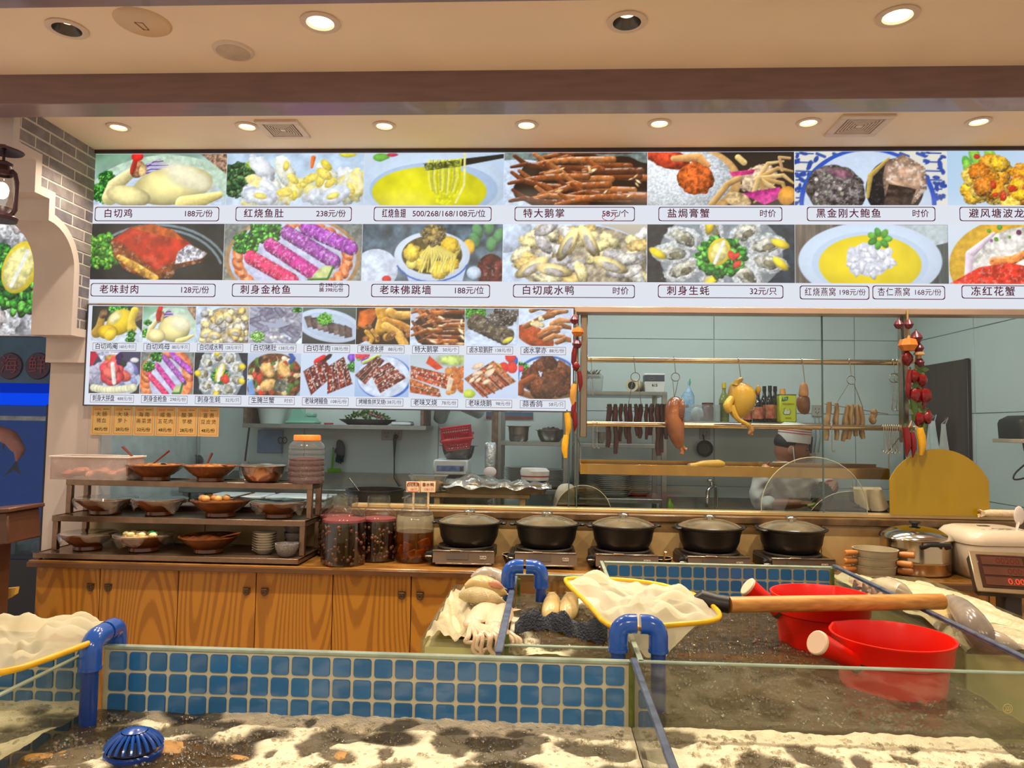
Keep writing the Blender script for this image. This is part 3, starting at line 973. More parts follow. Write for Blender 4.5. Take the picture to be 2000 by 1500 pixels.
fl = MB().box((0.6,1.6,-.05),(9.2,8.2,.1)).build('floor',mat('floor_stone',S(186,164,136),rough=.35,var=.2,scale=4))
struct(fl)
# ceiling beams, dark stained timber with a grey-violet finish
beam = mat('beam_stain',S(120,94,98),rough=.3,var=.12,scale=5,stretch=(1,8,8),spec=.8,coat=.25)
struct(MB().span((-2.6,2.90,2.812),(3.6,3.03,2.96),bev=.003).build('trim_1',beam),'dark violet-brown beam across the ceiling in front of the menu signs')
struct(MB().span((-2.6,1.9,2.83),(3.6,2.235,2.96),bev=.003).build('trim_2',beam),'dark beam at the very top edge of the view')
struct(MB().span((-2.44,3.735,2.922),(3.2,3.765,2.95)).build('trim_3',mat('dark_trim',S(60,52,60),rough=.5)))
# ---- brick side wall with its stepped archway (profile in the y-z plane, from the ceiling down)
PROF = [(3.13,2.96),(3.13,2.718),(3.285,2.718),(3.287,2.566),(3.39,2.566),(3.392,2.461)]
for k in range(1,9):
 a = pi/2*k/8
 PROF.append((3.392+.208*sin(a),2.461-.205*(1-cos(a))-.0))
PROF+=[(3.60,1.93),(3.718,1.93),(3.719,1.80),(3.775,1.80),(3.775,.0)]
def prof_y(z):
 ys = []
 for(y0,z0), (y1,z1)in zip(PROF,PROF[1:]):
  if min(z0,z1)-1e-6<=z<=max(z0,z1)+1e-6:
   ys.append(max(y0,y1)if abs(z0-z1)<1e-6 else y0+(y1-y0)*(z-z0)/(z1-z0))
 return max(ys)if ys else 3.13
mortar = mat('mortar',S(206,198,192),rough=.9,var=.08,scale=40)
poly = None
def offs(pts,d):
 out = []
 for i in range(len(pts)):
  a, b = Vector(pts[max(i-1,0)]), Vector(pts[i])
  c = Vector(pts[min(i+1,len(pts)-1)])
  n1 = (b-a).normalized()if(b-a).length>1e-6 else(c-b).normalized()
  n2 = (c-b).normalized()if(c-b).length>1e-6 else n1
  p1, p2 = Vector((-n1.y,n1.x)), Vector((-n2.y,n2.x))
  bs = (p1+p2)
  bs = bs/max(bs.length_squared,.5)*2
  out.append(tuple(b+bs*d))
 return out
poly = [p for p in offs(PROF,.02)if p[1]>1.82]+[(3.9,1.82),(3.9,2.96)]
wl = MB().prism(poly,0,XL-.19,XL-.001).build('wall_left',mortar,smooth=False)
struct(wl,'grey brick side wall beside the menu signs')
bm_ = [mat('brick_grey_%d'%i,c,rough=.75,var=.22,scale=18,bump=.25)for i,c in enumerate((S(124,118,122),S(108,104,112),S(136,128,130)))]
bh, bl_, jt = .058, .195, .0105
row = 0
z = 2.945
while z>1.80:
 z0, z1 = z-bh+jt, z
 off = 0 if row%2 else bl_/2
 y = 3.0+off-bl_
 while y<3.75:
  a0, a1 = y+jt/2, min(y+bl_-jt/2,3.745)
  yb = max(a0,prof_y(z0)+.035)
  yt = max(a0,prof_y(z1-.001)+.035)
  if a1-max(yb,yt)>.012:
   mb = MB()
   dx = .0005+.0015*R_.random()
   mb.prism([(a1,z0),(a1,z1),(yt,z1),(yb,z0)],0,XL-.02,XL+dx)
   mb.build('brick',bm_[R_.randrange(3)],wl,smooth=False)
  y+=bl_
 row+=1
 z-=bh
 # plaster surround: follows the arch, proud of the bricks, as deep as the wall
out = offs(PROF,.042)
mb = MB()
n = len(PROF)
vs = []
for x in(XL-.20,XL+.012):
 vs+=[Vector((x,p[0],p[1]))for p in PROF]+[Vector((x,p[0],p[1]))for p in out]
fs = []
for i in range(n-1):
 a, b, c, d = i, i+1, n+i+1, n+i
 e = 2*n
 fs+=[(a,b,c,d)[::-1],(a+e,b+e,c+e,d+e),(a,a+e,b+e,b),(d,c,c+e,d+e)]
mb.add(vs,fs)
arch = mb.build('trim_4',WHITE,angle=30)
struct(arch,'stepped white plaster arch edging the brick wall')
# wall that carries on from the jamb to the glass, and the piers of the window wall
struct(MB().span((-2.64,3.776,0),(-2.36,3.90,1.80)).build('wall_front',WHITE),'white plaster pier at the end of the counter')
struct(MB().span((-2.64,3.765,1.60),(3.2,3.83,2.13)).build('trim_5',mat('champagne_metal',S(176,150,132),rough=.35,metal=.4,var=.05))if False else MB().span((-2.40,3.77,2.10),(3.2,3.86,2.95)).build('wall_sign',mat('sign_backing',S(170,160,150),rough=.8)))
champ = mat('champagne_metal',S(186,160,142),rough=.33,metal=.35,var=.05,scale=6)
struct(MB().span((-2.38,3.735,2.085),(3.2,3.83,2.118),bev=.004).build('trim_6',champ),'champagne metal rail under the upper menu sign')
# marble dwarf wall below the glass
marb = mat('marble_tan',S(214,186,132),rough=.25,col2=S(192,156,104),scale=6,var=.2)
dw = MB().span((-2.38,3.745,.80),(2.62,3.86,1.045)).build('wall_counter',mat('marble_joint',S(100,80,50),rough=.6))
struct(dw,'tan marble splashback behind the counter')
x = -2.37
while x<2.6:
 w = min(.62,2.61-x)
 MB().box((x+w/2,3.742,.925),(w-.004,.012,.235),bev=.001).build('tile',marb,dw)
 x+=.62
darkm = mat('marble_dark',S(112,84,52),rough=.2,col2=S(62,44,30),scale=9)
struct(MB().span((-2.38,3.70,1.04),(2.62,3.86,1.075),bev=.004).build('trim_7',darkm),'dark marble ledge under the kitchen glass')
sillm = mat('sill_aluminium',S(214,182,128),rough=.3,metal=.5,var=.06)
struct(MB().span((-1.0,3.765,1.075),(2.62,3.835,1.094),bev=.003).build('trim_8',sillm),'pale gold sill bar at the foot of the glass')
# ---- kitchen walls with big pale tiles
kgrout = mat('kitchen_grout',S(176,186,184),rough=.7)
ktile = mat('kitchen_tile',S(204,218,214),rough=.16,var=.02,scale=3)
wb = MB().span((-2.75,YB,0),(2.75,YB+.1,CEIL)).build('wall_back',kgrout)
struct(wb,'pale tiled back wall of the kitchen')
for j in range(6):
 for i in range(6):
  MB().box((-2.28+i*.99,YB-.004,.31+.525*j),(.985,.01,.521),bev=.002).build('tile',ktile,wb)
wr = MB().span((XR,3.84,0),(XR+.1,YB+.1,CEIL)).build('wall_right',kgrout)
struct(wr,'pale tiled side wall of the kitchen')
for j in range(6):
 for i in range(2):
  MB().box((XR-.004,4.25+.8*i,.31+.525*j),(.01,.796,.521),bev=.002).build('tile',ktile,wr)
wk = MB().span((-2.64,3.9,0),(-2.56,YB+.1,CEIL)).build('wall_kitchen_left',kgrout)
struct(wk)
struct(MB().span((2.62,3.745,0),(3.4,3.84,CEIL)).build('wall_front_right',WHITE))
# dark door on the side wall
dr = MB().span((XR-.02,4.70,.0),(XR-.008,5.33,1.965),bev=.003).build('door_1',mat('dark_door',S(62,44,40),rough=.4,var=.2,scale=4,stretch=(1,6,1)))
struct(dr,'dark brown door in the kitchen side wall')
MB().box((XR-.025,4.70,.98),(.02,.04,1.97),bev=.003).build('frame',mat('door_frame',S(44,32,30),rough=.4),dr)
MB().tube([(XR-.03,4.79,1.0),(XR-.06,4.79,1.0),(XR-.06,4.88,1.0)],.009,8).build('handle',CHROME,dr)
# ---- kitchen glass: seven sheets with polished edges, two posts
pane = glass('window_glass',tint=(.975,.985,.98),refl=.42,rough=.01)
edge = mat('glass_edge',S(60,80,78),rough=.15,var=.1)
xs = [-2.36,P(638,880,YG).x,P(1112,880,YG).x,P(1128,800,YG).x,P(1606,700,YG).x,P(1764,700,YG).x,2.62]
w1 = MB().span((xs[0],YG-.003,1.094),(xs[1]-.002,YG+.003,2.1)).build('window_1',pane,smooth=False)
struct(w1,'fixed glass sheet behind the steel rack')
k = 2
for a, b in((xs[1],xs[2]),(xs[2]+.003,xs[3]),(xs[3]+.05,xs[4]),(xs[4],xs[5]),(xs[5]+.02,xs[6])):
 w = MB().span((a+.002,YG-.003,1.094),(b-.002,YG+.003,2.1)).build('window_%d'%k,pane,smooth=False)
 struct(w)
 MB().span((b-.004,YG-.005,1.094),(b+.002,YG+.005,2.1)).build('edge_strip',edge,w)
 k+=1
post = mat('post_steel',S(150,134,116),rough=.25,metal=.9,var=.08,scale=4)
for i, px in enumerate((1140,1764)):
 c = P(px,720,3.84)
 struct(MB().span((c.x-.018,3.82,1.45),(c.x+.018,3.86,2.1),bev=.004).build('trim_%d'%(9+i),post),'steel post at the end of the hanging rails')
 # ------------------------------------------------------------------ menu lightboxes
film = vmat('backlit_print',rough=.25,emit=.98,spec=.4)
panelw = emis('sign_white',S(236,240,250),.9)
maroon = emis('sign_maroon',S(120,48,70),.55)
frame = mat('sign_frame',S(196,196,206),rough=.35,metal=.3,var=.03)
def capt_box(px0,px1,py0,py1,parent,y,th=.0035):
 """rounded outline round a caption"""
 a, b = P(px0,(py0+py1)/2,y), P(px1,(py0+py1)/2,y)
 zt, zb = P((px0+px1)/2,py0,y).z, P((px0+px1)/2,py1,y).z
 x0, x1, r = a.x, b.x, .012
 pts = []
 for cx, cz, a0 in((x1-r,zt-r,0),(x0+r,zt-r,pi/2),(x0+r,zb+r,pi),(x1-r,zb+r,1.5*pi)):
  for k in range(4):
   t = a0+pi/2*k/3
   pts.append((cx+r*cos(t),cz+r*sin(t)))
 mb = MB()
 n = len(pts)
 cx, cz = (x0+x1)/2, (zt+zb)/2
 ins = [(p[0]-th*(1 if p[0]>cx else-1),p[1]-th*(1 if p[1]>cz else-1))for p in pts]
 vs = [Vector((p[0],y,p[1]))for p in pts]+[Vector((p[0],y,p[1]))for p in ins]
 mb.add(vs,[(i,(i+1)%n,(i+1)%n+n,i+n)[::1]for i in range(n)])
 return mb.build('caption_frame',maroon,parent,smooth=False), x0, x1, (zt+zb)/2, zt-zb
Y1 = YS
sg = MB().span((-2.44,Y1,2.118),(2.78,Y1+.03,2.925)).build('menu_lightbox',[panelw],smooth=False,loc=(0,Y1,2.118))
tag(sg,'long backlit menu sign under the ceiling with two rows of large dish photos','menu sign')
MB().span((-2.447,Y1-.004,2.112),(-2.44,Y1+.03,2.93)).build('frame',frame,sg)
MB().span((-2.447,Y1-.006,2.108),(2.78,Y1+.03,2.118)).build('frame',frame,sg)
u1, u2 = (183,443,711,985,1265,1551,1849,2146), (175,437,707,981,1263,1553,1853,2150)
XB = [(P(a,345,Y1).x+P(b,495,Y1).x)/2 for a,b in zip(u1,u2)]
XB[0] = -2.438
def zat(px,py,y=None):return P(px,py,y or Y1).z
zr = [(2.92,zat(1000,401)),(zat(1000,438),zat(1000,550))]
rows = [[(d_white_chicken,'白切鸡','188元/份',185,428),(d_fish_maw,'红烧鱼肚','238元/份',460,687),(d_fin_soup,'红烧鱼翅','500/268/168/108元/位',730,960),(d_feet,'特大鹅掌','58元/个',1005,1240),(d_crab,'盐焗膏蟹','时价',1286,1528),(d_abalone,'黑金刚大鲍鱼','时价',1576,1827),(d_fried,'避风塘波龙','时价',1874,2130)],[(d_pork,'老味封肉','128元/份',177,421),(d_tuna,'刺身金枪鱼','肉 298元/份\n腩 398元/份',453,682),(d_buddha,'老味佛跳墙','188元/位',725,957),(d_duck,'白切咸水鸭','时价',1002,1240),(d_oysters,'刺身生蚝','32元/只',1285,1530),(d_nest,'','',0,0),(d_red_crab,'冻红花蟹','时价',1878,2135)]]
TXT = []
def caption(parent,y,px0,px1,py0,py1,name,price,s1,s2,bold=.0):
 f, x0, x1, zc, h = capt_box(px0,px1,py0,py1,parent,y-.0016,th=.004 if s1>.04 else.002)
 W = x1-x0
 two = '\n' in price
 pw = W*(.3 if two else.66 if len(price)>14 else.42 if len(name)+len(price)>9 and W<.42 else.36 if not two else.3)
 text(name,s1,(x0+W*.07,y-.002,zc),maroon,f,bold=bold,width=min(W*.86-pw,.19+.06*(len(name)-3)),space=1.2)
 text(price,s2*(.6 if two else 1),(x1-W*.05,y-.002,zc+(h*.22 if two else 0)),maroon,f,align='RIGHT',bold=bold*.6,width=pw*.95)
 return f
for r in range(2):
 for i in range(7):
  fn, nm, pr, a, b = rows[r][i]
  za, zb = zr[r]
  y = Y1-.001
  picture(fn,((XB[i]+.001,y,za),(XB[i+1]-.001,y,za),(XB[i+1]-.001,y,zb),(XB[i]+.001,y,zb)),1.55,275,108,sg,film,11+i+20*r)
  tilt = (i-2)*.7
  y0, y1 = ((404,432),(555,581))[r]
  if nm:
   caption(sg,Y1,a,b,y0+(tilt if r else 0),y1+(tilt if r else 0),nm,pr,.050,.042,.0012)
caption(sg,Y1,1562,1698,558,585,'红烧燕窝','198元/份',.045,.036,.0005)
caption(sg,Y1,1704,1846,558,585,'杏仁燕窝','168元/份',.045,.036,.0005)
# red pen round the overwritten price
mb = MB()
c = P(1189,423,Y1-.003)
mb.tube([(c.x+.034*cos(a),Y1-.003,c.z+.021*sin(a))for a in np.linspace(0,2*pi,20)[:-1]],.0016,5,closed=True)
mb.build('price_mark',emis('red_pen',S(215,70,60),.7),sg)
# lower sign, nine columns
Y2 = Y1-.03
sg2 = MB().span((-2.41,Y2,1.582),(.122,Y2+.027,2.103)).build('menu_lightbox',[panelw],smooth=False,loc=(0,Y2,1.582))
tag(sg2,'smaller backlit menu sign hanging in front of the glass with eighteen dish photos','menu sign')
for s in(((-2.416,1.575),(-2.41,2.107)),((.122,1.575),(.128,2.107)),((-2.41,2.103),(.122,2.107)),((-2.41,1.576),(.122,1.582))):
 MB().span((s[0][0],Y2-.004,s[0][1]),(s[1][0],Y2+.027,s[1][1])).build('frame',mat('sign_frame_dark',S(70,66,74),rough=.4,metal=.3),sg2)
u3, u4 = (180,279,383,487,590,695,801,908,1013,1117), (173,273,378,483,588,693,800,906,1012,1115)
XC = [(P(a,630,Y2).x+P(b,740,Y2).x)/2 for a,b in zip(u3,u4)]
zr2 = [(2.099,zat(650,672,Y2)),(zat(650,691,Y2),zat(650,774,Y2))]
small = [[(d_yellow_chicken,'白切鸡阉','168元/半只'),(d_white_chicken,'白切鸡母','88元/半只'),(d_duck,'白切咸水鸭','128元/半只'),(d_tripe,'白切猪肚','138元/份'),(d_lamb,'白切羊肉','138元/份'),(d_platter,'老味卤水拼','88元/份'),(d_feet,'特大鹅掌','50元/个'),(d_liver,'卤水软鹅肝','138元/份'),(d_red_feet,'卤水掌亦','88元/份')],[(d_sashimi,'刺身大拼盘','488元/份'),(d_tuna,'刺身金枪鱼','298元/份'),(d_oysters,'刺身生蚝','32元/只'),(d_mixed_crab,'生腌兰蟹','时价'),(d_eel,'老味烤鳗鱼','108元/份'),(d_eel_pork,'烤鳗鱼拼叉烧','138元/份'),(d_char_siu,'老味叉烧','78元/份'),(d_goose,'老味烧鹅','98元/份'),(d_pigeon,'蒜香鸽','58元/只')]]
for r in range(2):
 for i in range(9):
  fn, nm, pr = small[r][i]
  za, zb = zr2[r]
  y = Y2-.001
  picture(fn,((XC[i]+.001,y,za),(XC[i+1]-.001,y,za),(XC[i+1]-.001,y,zb),(XC[i]+.001,y,zb)),1.5,104,78,sg2,film,60+i+20*r)
  zc = (zr2[r][1]+(zr2[1][0]if r==0 else 1.586))/2
  hh = .020
  x0, x1 = XC[i]+.012, XC[i+1]-.028
  mb = MB()
  th = .0018
  for q in(((x0,zc-hh),(x1,zc-hh+th)),((x0,zc+hh-th),(x1,zc+hh)),((x0,zc-hh),(x0+th,zc+hh)),((x1-th,zc-hh),(x1,zc+hh))):
   mb.add([(q[0][0],Y2-.0015,q[0][1]),(q[1][0],Y2-.0015,q[0][1]),(q[1][0],Y2-.0015,q[1][1]),(q[0][0],Y2-.0015,q[1][1])],[(0,1,2,3)])
  f = mb.build('caption_frame',maroon,sg2,smooth=False)
  text(nm,.034 if len(nm)<6 else.029,(x0+.012,Y2-.002,zc),emis('sign_ink',S(70,50,80),.55),f,width=(x1-x0)*(.56 if len(nm)>5 else.5),bold=.0005)
  text(pr,.023,(x1-.008,Y2-.002,zc),emis('sign_ink',S(70,50,80),.55),f,align='RIGHT',width=(x1-x0)*.34)
  # six paper price cards taped under it
card = mat('card_paper',S(226,190,120),rough=.7,var=.04)
ink = mat('card_ink',S(96,50,34),rough=.8)
redink = mat('card_red',S(214,70,60),rough=.8)
cards = [('大肠','猪血','48'),('大块','萝卜','28'),('海南','斋菜煲','32'),('咸鱼','五花肉','48'),('酸笋','芋梗','28'),('富贵','豆皮煲','48')]
what = ['first from the brick wall','second from the brick wall','third from the brick wall','fourth from the brick wall','fifth from the brick wall','farthest from the brick wall']
pxs = [179,221,262,304,346,388,430]
for i, (l1,l2,pr)in enumerate(cards):
 a, b = P(pxs[i],800,3.76), P(pxs[i+1]-1.5,800,3.76)
 cz, hz = P(300,822,3.76).z, .077
 o = MB().span((a.x,3.759,cz-hz),(b.x,3.7615,cz+hz)).build('price_card',card,smooth=False,loc=((a.x+b.x)/2,3.76,cz-hz))
 tag(o,'yellow %s yuan price card under the lower menu sign, %s'%(pr,what[i]),'price card','yellow price cards')
 cx = (a.x+b.x)/2
 bd = MB()
 for q in((-.047,-.07,.047,-.0685),(-.047,.0685,.047,.07),(-.047,-.07,-.0455,.07),(.0455,-.07,.047,.07)):
  bd.add([(cx+q[0],3.7585,cz+q[1]),(cx+q[2],3.7585,cz+q[1]),(cx+q[2],3.7585,cz+q[3]),(cx+q[0],3.7585,cz+q[3])],[(0,1,2,3)])
 for k in range(3):
  bd.tube([(cx-.034+.013*k+.005*cos(t),3.7585,cz+.057+.005*sin(t))for t in np.linspace(0,2*pi,9)[:-1]],.001,4,closed=True)
 bd.build('border',redink,o,smooth=False)
 text(l1,.027,(cx,3.7583,cz+.030),ink,o,align='CENTER',space=1.5)
 text(l2,.026,(cx,3.7583,cz-.003),ink,o,align='CENTER',space=1.2)
 text(pr+'元/份',.022,(cx,3.7583,cz-.048),ink,o,align='CENTER',bold=.0004,width=.085)
 text('椰菜捞味',.0085,(cx+.024,3.7583,cz+.057),ink,o,align='CENTER')
 # ------------------------------------------------------------------ ceiling fittings
trimw = mat('lamp_ring',S(222,204,190),rough=.5,var=.03)
lampin = mat('lamp_reflector',S(90,84,80),rough=.25,metal=.8)
glow = emis('lamp_glow',(1.0,.80,.52),5.0)
spots = [((-2.122,3.44),'over the chicken photo'),((-1.479,3.44),'left of the square air vent'),((-.805,3.44),'over the yellow soup photo'),((-.12,3.44),'over the goose feet photo'),((.508,3.43),'over the crab photo'),((1.198,3.43),'beside the pale square vent'),((1.97,3.43),'at the far end of the row')]
front = [((-1.786,2.55),'beside the round access cover',1),((-.834,2.53),'between speaker and beam, glowing',0),((.262,2.55),'with its dark reflector showing',1),((1.191,2.535),'alone near the end of the view',0)]
def downlight(x,y,label,deep,r=.036,power=9):
 t = thing('downlight',label,'ceiling light',(x,y,CEIL),'recessed downlights')
 MB().lathe([(r*1.25,-.001),(r*1.55,-.001),(r*1.55,-.005),(r*1.25,-.009),(r*1.08,-.006),(r*1.05,.0)],(0,0,0),28).build('ring',trimw,t,world=False)
 if deep:
  MB().lathe([(r*1.08,-.006),(r*.66,.034),(r*.64,.035)],(0,0,-.0),28).build('reflector',lampin,t,world=False)
  MB().lathe([(0,.028),(r*.6,.028)],(0,0,0),24).build('lamp',glow,t,world=False)
 else:
  MB().lathe([(r*1.08,-.006),(r*1.0,.012),(r*.98,.013)],(0,0,0),28).build('reflector',trimw,t,world=False)
  MB().lathe([(0,.002),(r*1.0,.002)],(0,0,0),24).build('lamp',glow,t,world=False)
 d = bpy.data.lights.new('downlight_beam','AREA')
 d.shape, d.size, d.energy, d.color, d.spread = 'DISK', r*1.6, power, (1.0,.85,.64), radians(115)
 l = bpy.data.objects.new('downlight_beam',d)
 l.location = (0,0,-.012)
 l.parent = t
 COL.objects.link(l)
 return t
 # holes in the ceiling sheet are shallow tins: the fittings sit just under it
for(x,y), w in spots:
 downlight(x,y,'small warm downlight between beam and menu sign, %s'%w,0,power=8)
for(x,y), w, dp in front:
 t = downlight(x,y,'larger downlight in front of the dark beam, %s'%w,dp,r=.046,power=14)
 if dp:
  t.location.z = CEIL-.0005
mb = MB().lathe([(.0,-.012),(.085,-.011),(.096,-.004),(.098,0)],n=36)
t = thing('access_cover','plain round ceiling cover with a yellowed middle and hook slot','ceiling cover',(-1.48,2.515,CEIL))
mb.build('disc',mat('yellowed_plastic',S(226,190,140),rough=.5,var=.06,scale=5,col2=S(216,196,176)),t,world=False)
MB().tube([(-.018,-.02,-.0125),(-.012,.03,-.0125),(.006,.032,-.0125),(.008,-.015,-.0125)],.0022,6,closed=True).build('slot',mat('slot_grey',S(150,116,84),rough=.6),t,world=False)
t = thing('ceiling_speaker','small round ceiling speaker with a perforated face','speaker',(-1.235,2.72,CEIL))
MB().lathe([(.062,-.010),(.074,-.008),(.078,0)],n=36).build('rim',trimw,t,world=False)
MB().lathe([(0,-.011),(.05,-.0115),(.063,-.010)],n=36).build('grille',mat('speaker_mesh',S(216,196,178),rough=.8,bump=.6,bscale=600),t,world=False)
for(x,y,sz,lab,dk)in((-1.312,3.47,.105,'square air vent with dark slats between two downlights',1),(1.442,3.46,.12,'paler square air vent beside the crab and abalone photos',0)):
 t = thing('ceiling_vent',lab,'air vent',(x,y,CEIL),'ceiling air vents')
 fr = MB()
 for a, b in(((-sz,-sz),(sz,-sz*.72)),((-sz,sz*.72),(sz,sz)),((-sz,-sz*.72),(-sz*.72,sz*.72)),((sz*.72,-sz*.72),(sz,sz*.72))):
  fr.span((a[0],a[1],-.012),(b[0],b[1],0),bev=.002)
 fr.build('frame',trimw,t,world=False)
 MB().box((0,0,-.001),(1.44*sz,1.44*sz,.002)).build('backing',mat('vent_dark%d'%dk,S(100,84,76)if dk else S(186,164,150),rough=.8),t,world=False)
 for k in range(1,7):
  q = sz*.72*k/7
  sl = MB()
  w = .0022
  for a, b in(((-q,-q-w),(q,-q+w)),((-q,q-w),(q,q+w)),((-q-w,-q),(-q+w,q)),((q-w,-q),(q+w,q))):
   sl.span((a[0],a[1],-.010),(b[0],b[1],-.003))
  sl.build('slat',trimw,t,world=False)
 MB().box((0,0,-.006),(.02,.02,.01)).build('centre_block',mat('vent_white',S(225,215,205),rough=.5),t,world=False)
 # ------------------------------------------------------------------ timber cabinets under the counter
def wood_mat(name,c1,c2,zs=.16,bands=11,sc=4.0,rough=.38):
 """cathedral grain: contour lines of a stretched noise field, shifted per object"""
 m, nt, b, N, L = new_mat(name)
 tc = N.new('ShaderNodeTexCoord')
 oi = N.new('ShaderNodeObjectInfo')
 vm = N.new('ShaderNodeVectorMath')
 vm.operation = 'ADD'
 sc3 = N.new('ShaderNodeVectorMath')
 sc3.operation = 'SCALE'
 sc3.inputs['Scale'].default_value = 37
 cb = N.new('ShaderNodeCombineXYZ')
 for k in range(3):
  L.new(oi.outputs['Random'],cb.inputs[k])
 L.new(cb.outputs[0],sc3.inputs[0])
 L.new(tc.outputs['Object'],vm.inputs[0])
 L.new(sc3.outputs[0],vm.inputs[1])
 mp = N.new('ShaderNodeMapping')
 mp.inputs['Scale'].default_value = (1,1,zs)
 L.new(vm.outputs[0],mp.inputs[0])
 n1 = N.new('ShaderNodeTexNoise')
 n1.inputs['Scale'].default_value = sc
 n1.inputs['Detail'].default_value = 1.5
 n1.inputs['Roughness'].default_value = .4
 L.new(mp.outputs[0],n1.inputs[0])
 mu = N.new('ShaderNodeMath')
 mu.operation = 'MULTIPLY'
 mu.inputs[1].default_value = bands*6.28
 L.new(n1.outputs['Fac'],mu.inputs[0])
 si = N.new('ShaderNodeMath')
 si.operation = 'SINE'
 L.new(mu.outputs[0],si.inputs[0])
 n2 = N.new('ShaderNodeTexNoise')
 n2.inputs['Scale'].default_value = 160
 mp2 = N.new('ShaderNodeMapping')
 mp2.inputs['Scale'].default_value = (1,1,.03)
 L.new(vm.outputs[0],mp2.inputs[0])
 L.new(mp2.outputs[0],n2.inputs[0])
 ad = N.new('ShaderNodeMath')
 ad.operation = 'MULTIPLY_ADD'
 ad.inputs[1].default_value = .9
 L.new(n2.outputs['Fac'],ad.inputs[0])
 L.new(si.outputs[0],ad.inputs[2])
 rp = N.new('ShaderNodeValToRGB')
 rp.color_ramp.elements[0].color = (*c1,1)
 rp.color_ramp.elements[0].position = .35
 rp.color_ramp.elements[1].color = (*c2,1)
 rp.color_ramp.elements[1].position = 1.0
 L.new(ad.outputs[0],rp.inputs[0])
 L.new(rp.outputs[0],b.inputs['Base Color'])
 b.inputs['Roughness'].default_value = rough
 MATS[name] = m
 return m
WOOD = wood_mat('cabinet_wood',S(168,114,34),S(142,91,24),bands=40,sc=2.4,zs=.15)
WOODH = wood_mat('pale_handle_wood',S(226,178,100),S(198,146,72),zs=1,bands=4,sc=3,rough=.5)
carc = mat('cabinet_carcass',S(120,78,30),rough=.5)
pullm = mat('bronze_pull',S(96,74,54),rough=.4,metal=.7)
YF = 3.385
seams = [P(x,1180,YF).x for x in(52,195,348,500,650,803)]
pw = (seams[5]-seams[1])/4
seams[0] = -2.38
while seams[-1]<2.7:
 seams.append(seams[-1]+pw)
place = ['at the aquarium end of the counter','under the tiered steel rack','under the pickle jars','behind the box of squid','behind the small middle tank','hidden mostly by the tiled tank','behind the red ladles','under the white rice cooker','past the weighing scale']
for u in range(0,len(seams)-2,2):
 x0, x1, x2 = seams[u], seams[u+1], seams[u+2]
 t = thing('cabinet','yellow-brown grained cabinet with two doors, '+place[u//2],'cabinet',((x0+x2)/2,3.55,0),'counter cabinets')
 MB().span((x0+.001,YF+.012,.06),(x2-.001,3.74,.82)).build('body',carc,t,smooth=False)
 MB().span((x0+.01,YF+.05,.0),(x2-.01,3.7,.06)).build('plinth',BLACKP,t,smooth=False)
 for a, b, hx in((x0,x1,x1-.042),(x1,x2,x1+.042)):
  d = MB().span((a+.002,YF-.008,.07),(b-.002,YF+.011,.815),bev=.0015).build('door',WOOD,t)
  hz = .725
  h = MB()
  pts = [(hx-.017,hz+.019),(hx+.017,hz+.019),(hx+.017,hz)]+[(hx+.017*cos(a_),hz+.017*sin(a_))for a_ in np.linspace(0,-pi,9)]+[(hx-.017,hz)]
  h.prism([(p[0],p[1])for p in pts],1,YF-.013,YF-.006)
  h.tube([(hx-.013,YF-.016,hz+.013),(hx+.013,YF-.016,hz+.013)],.004,8)
  h.tube([(hx+.009*cos(a_),YF-.015,hz-.002+.009*sin(a_))for a_ in np.linspace(0,2*pi,11)[:-1]],.0022,6,closed=True)
  h.build('handle',pullm,d)
topm = mat('counter_laminate',S(150,104,48),rough=.18,col2=S(104,66,28),scale=7,stretch=(1,3,1),bump=.02)
wt = MB().span((-2.40,3.345,.822),(2.66,3.742,.85),bev=.004).build('worktop',topm,loc=(0,3.55,.822))
tag(wt,'long brown veined worktop running under the steel rack and the stoves','counter')
MB().span((-2.402,3.339,.818),(2.66,3.345,.842),bev=.002).build('edge_strip',mat('edge_brown',S(92,60,34),rough=.3),wt)
# ------------------------------------------------------------------ stepped steel rack
rackm = mat('rack_steel',S(138,112,92),rough=.3,metal=.85,var=.12,scale=25)
rk = thing('display_rack','three-tier stepped steel rack standing on the counter with brown bowls','rack',(-1.76,3.5,.85))
XA, XBk = -2.36, -1.132
def tray(y0,z,lip=.018,x0=XA,x1=XBk):
 mb = MB()
 mb.span((x0,y0+.004,z-.006),(x1,3.695,z-.002))
 mb.span((x0,y0,z-lip),(x1,y0+.004,z+.001),bev=.001).span((x0,3.695,z-lip),(x1,3.70,z+.004),bev=.001)
 mb.span((x0,y0+.004,z-lip),(x0+.004,3.695,z+.001)).span((x1-.004,y0+.004,z-lip),(x1,3.695,z+.001))
 return mb.build('shelf',rackm,rk,smooth=False)
ZT = (.880,1.043,1.208)
tray(3.355,ZT[0],.022,-2.385)
tray(3.44,ZT[1],.026)
tray(3.53,ZT[2],.026)
def post_(x,y,z0,z1):
 MB().span((x-.013,y-.013,z0),(x+.013,y+.013,z1),bev=.002).build('post',rackm,rk)
for x in(XA+.015,XBk-.015):
 post_(x,3.455,ZT[0],ZT[1]-.006)
 post_(x,3.545,ZT[1],ZT[2]-.006)
 post_(x,3.68,ZT[0],ZT[1]-.006)
 post_(x,3.68,ZT[1],ZT[2]-.006)
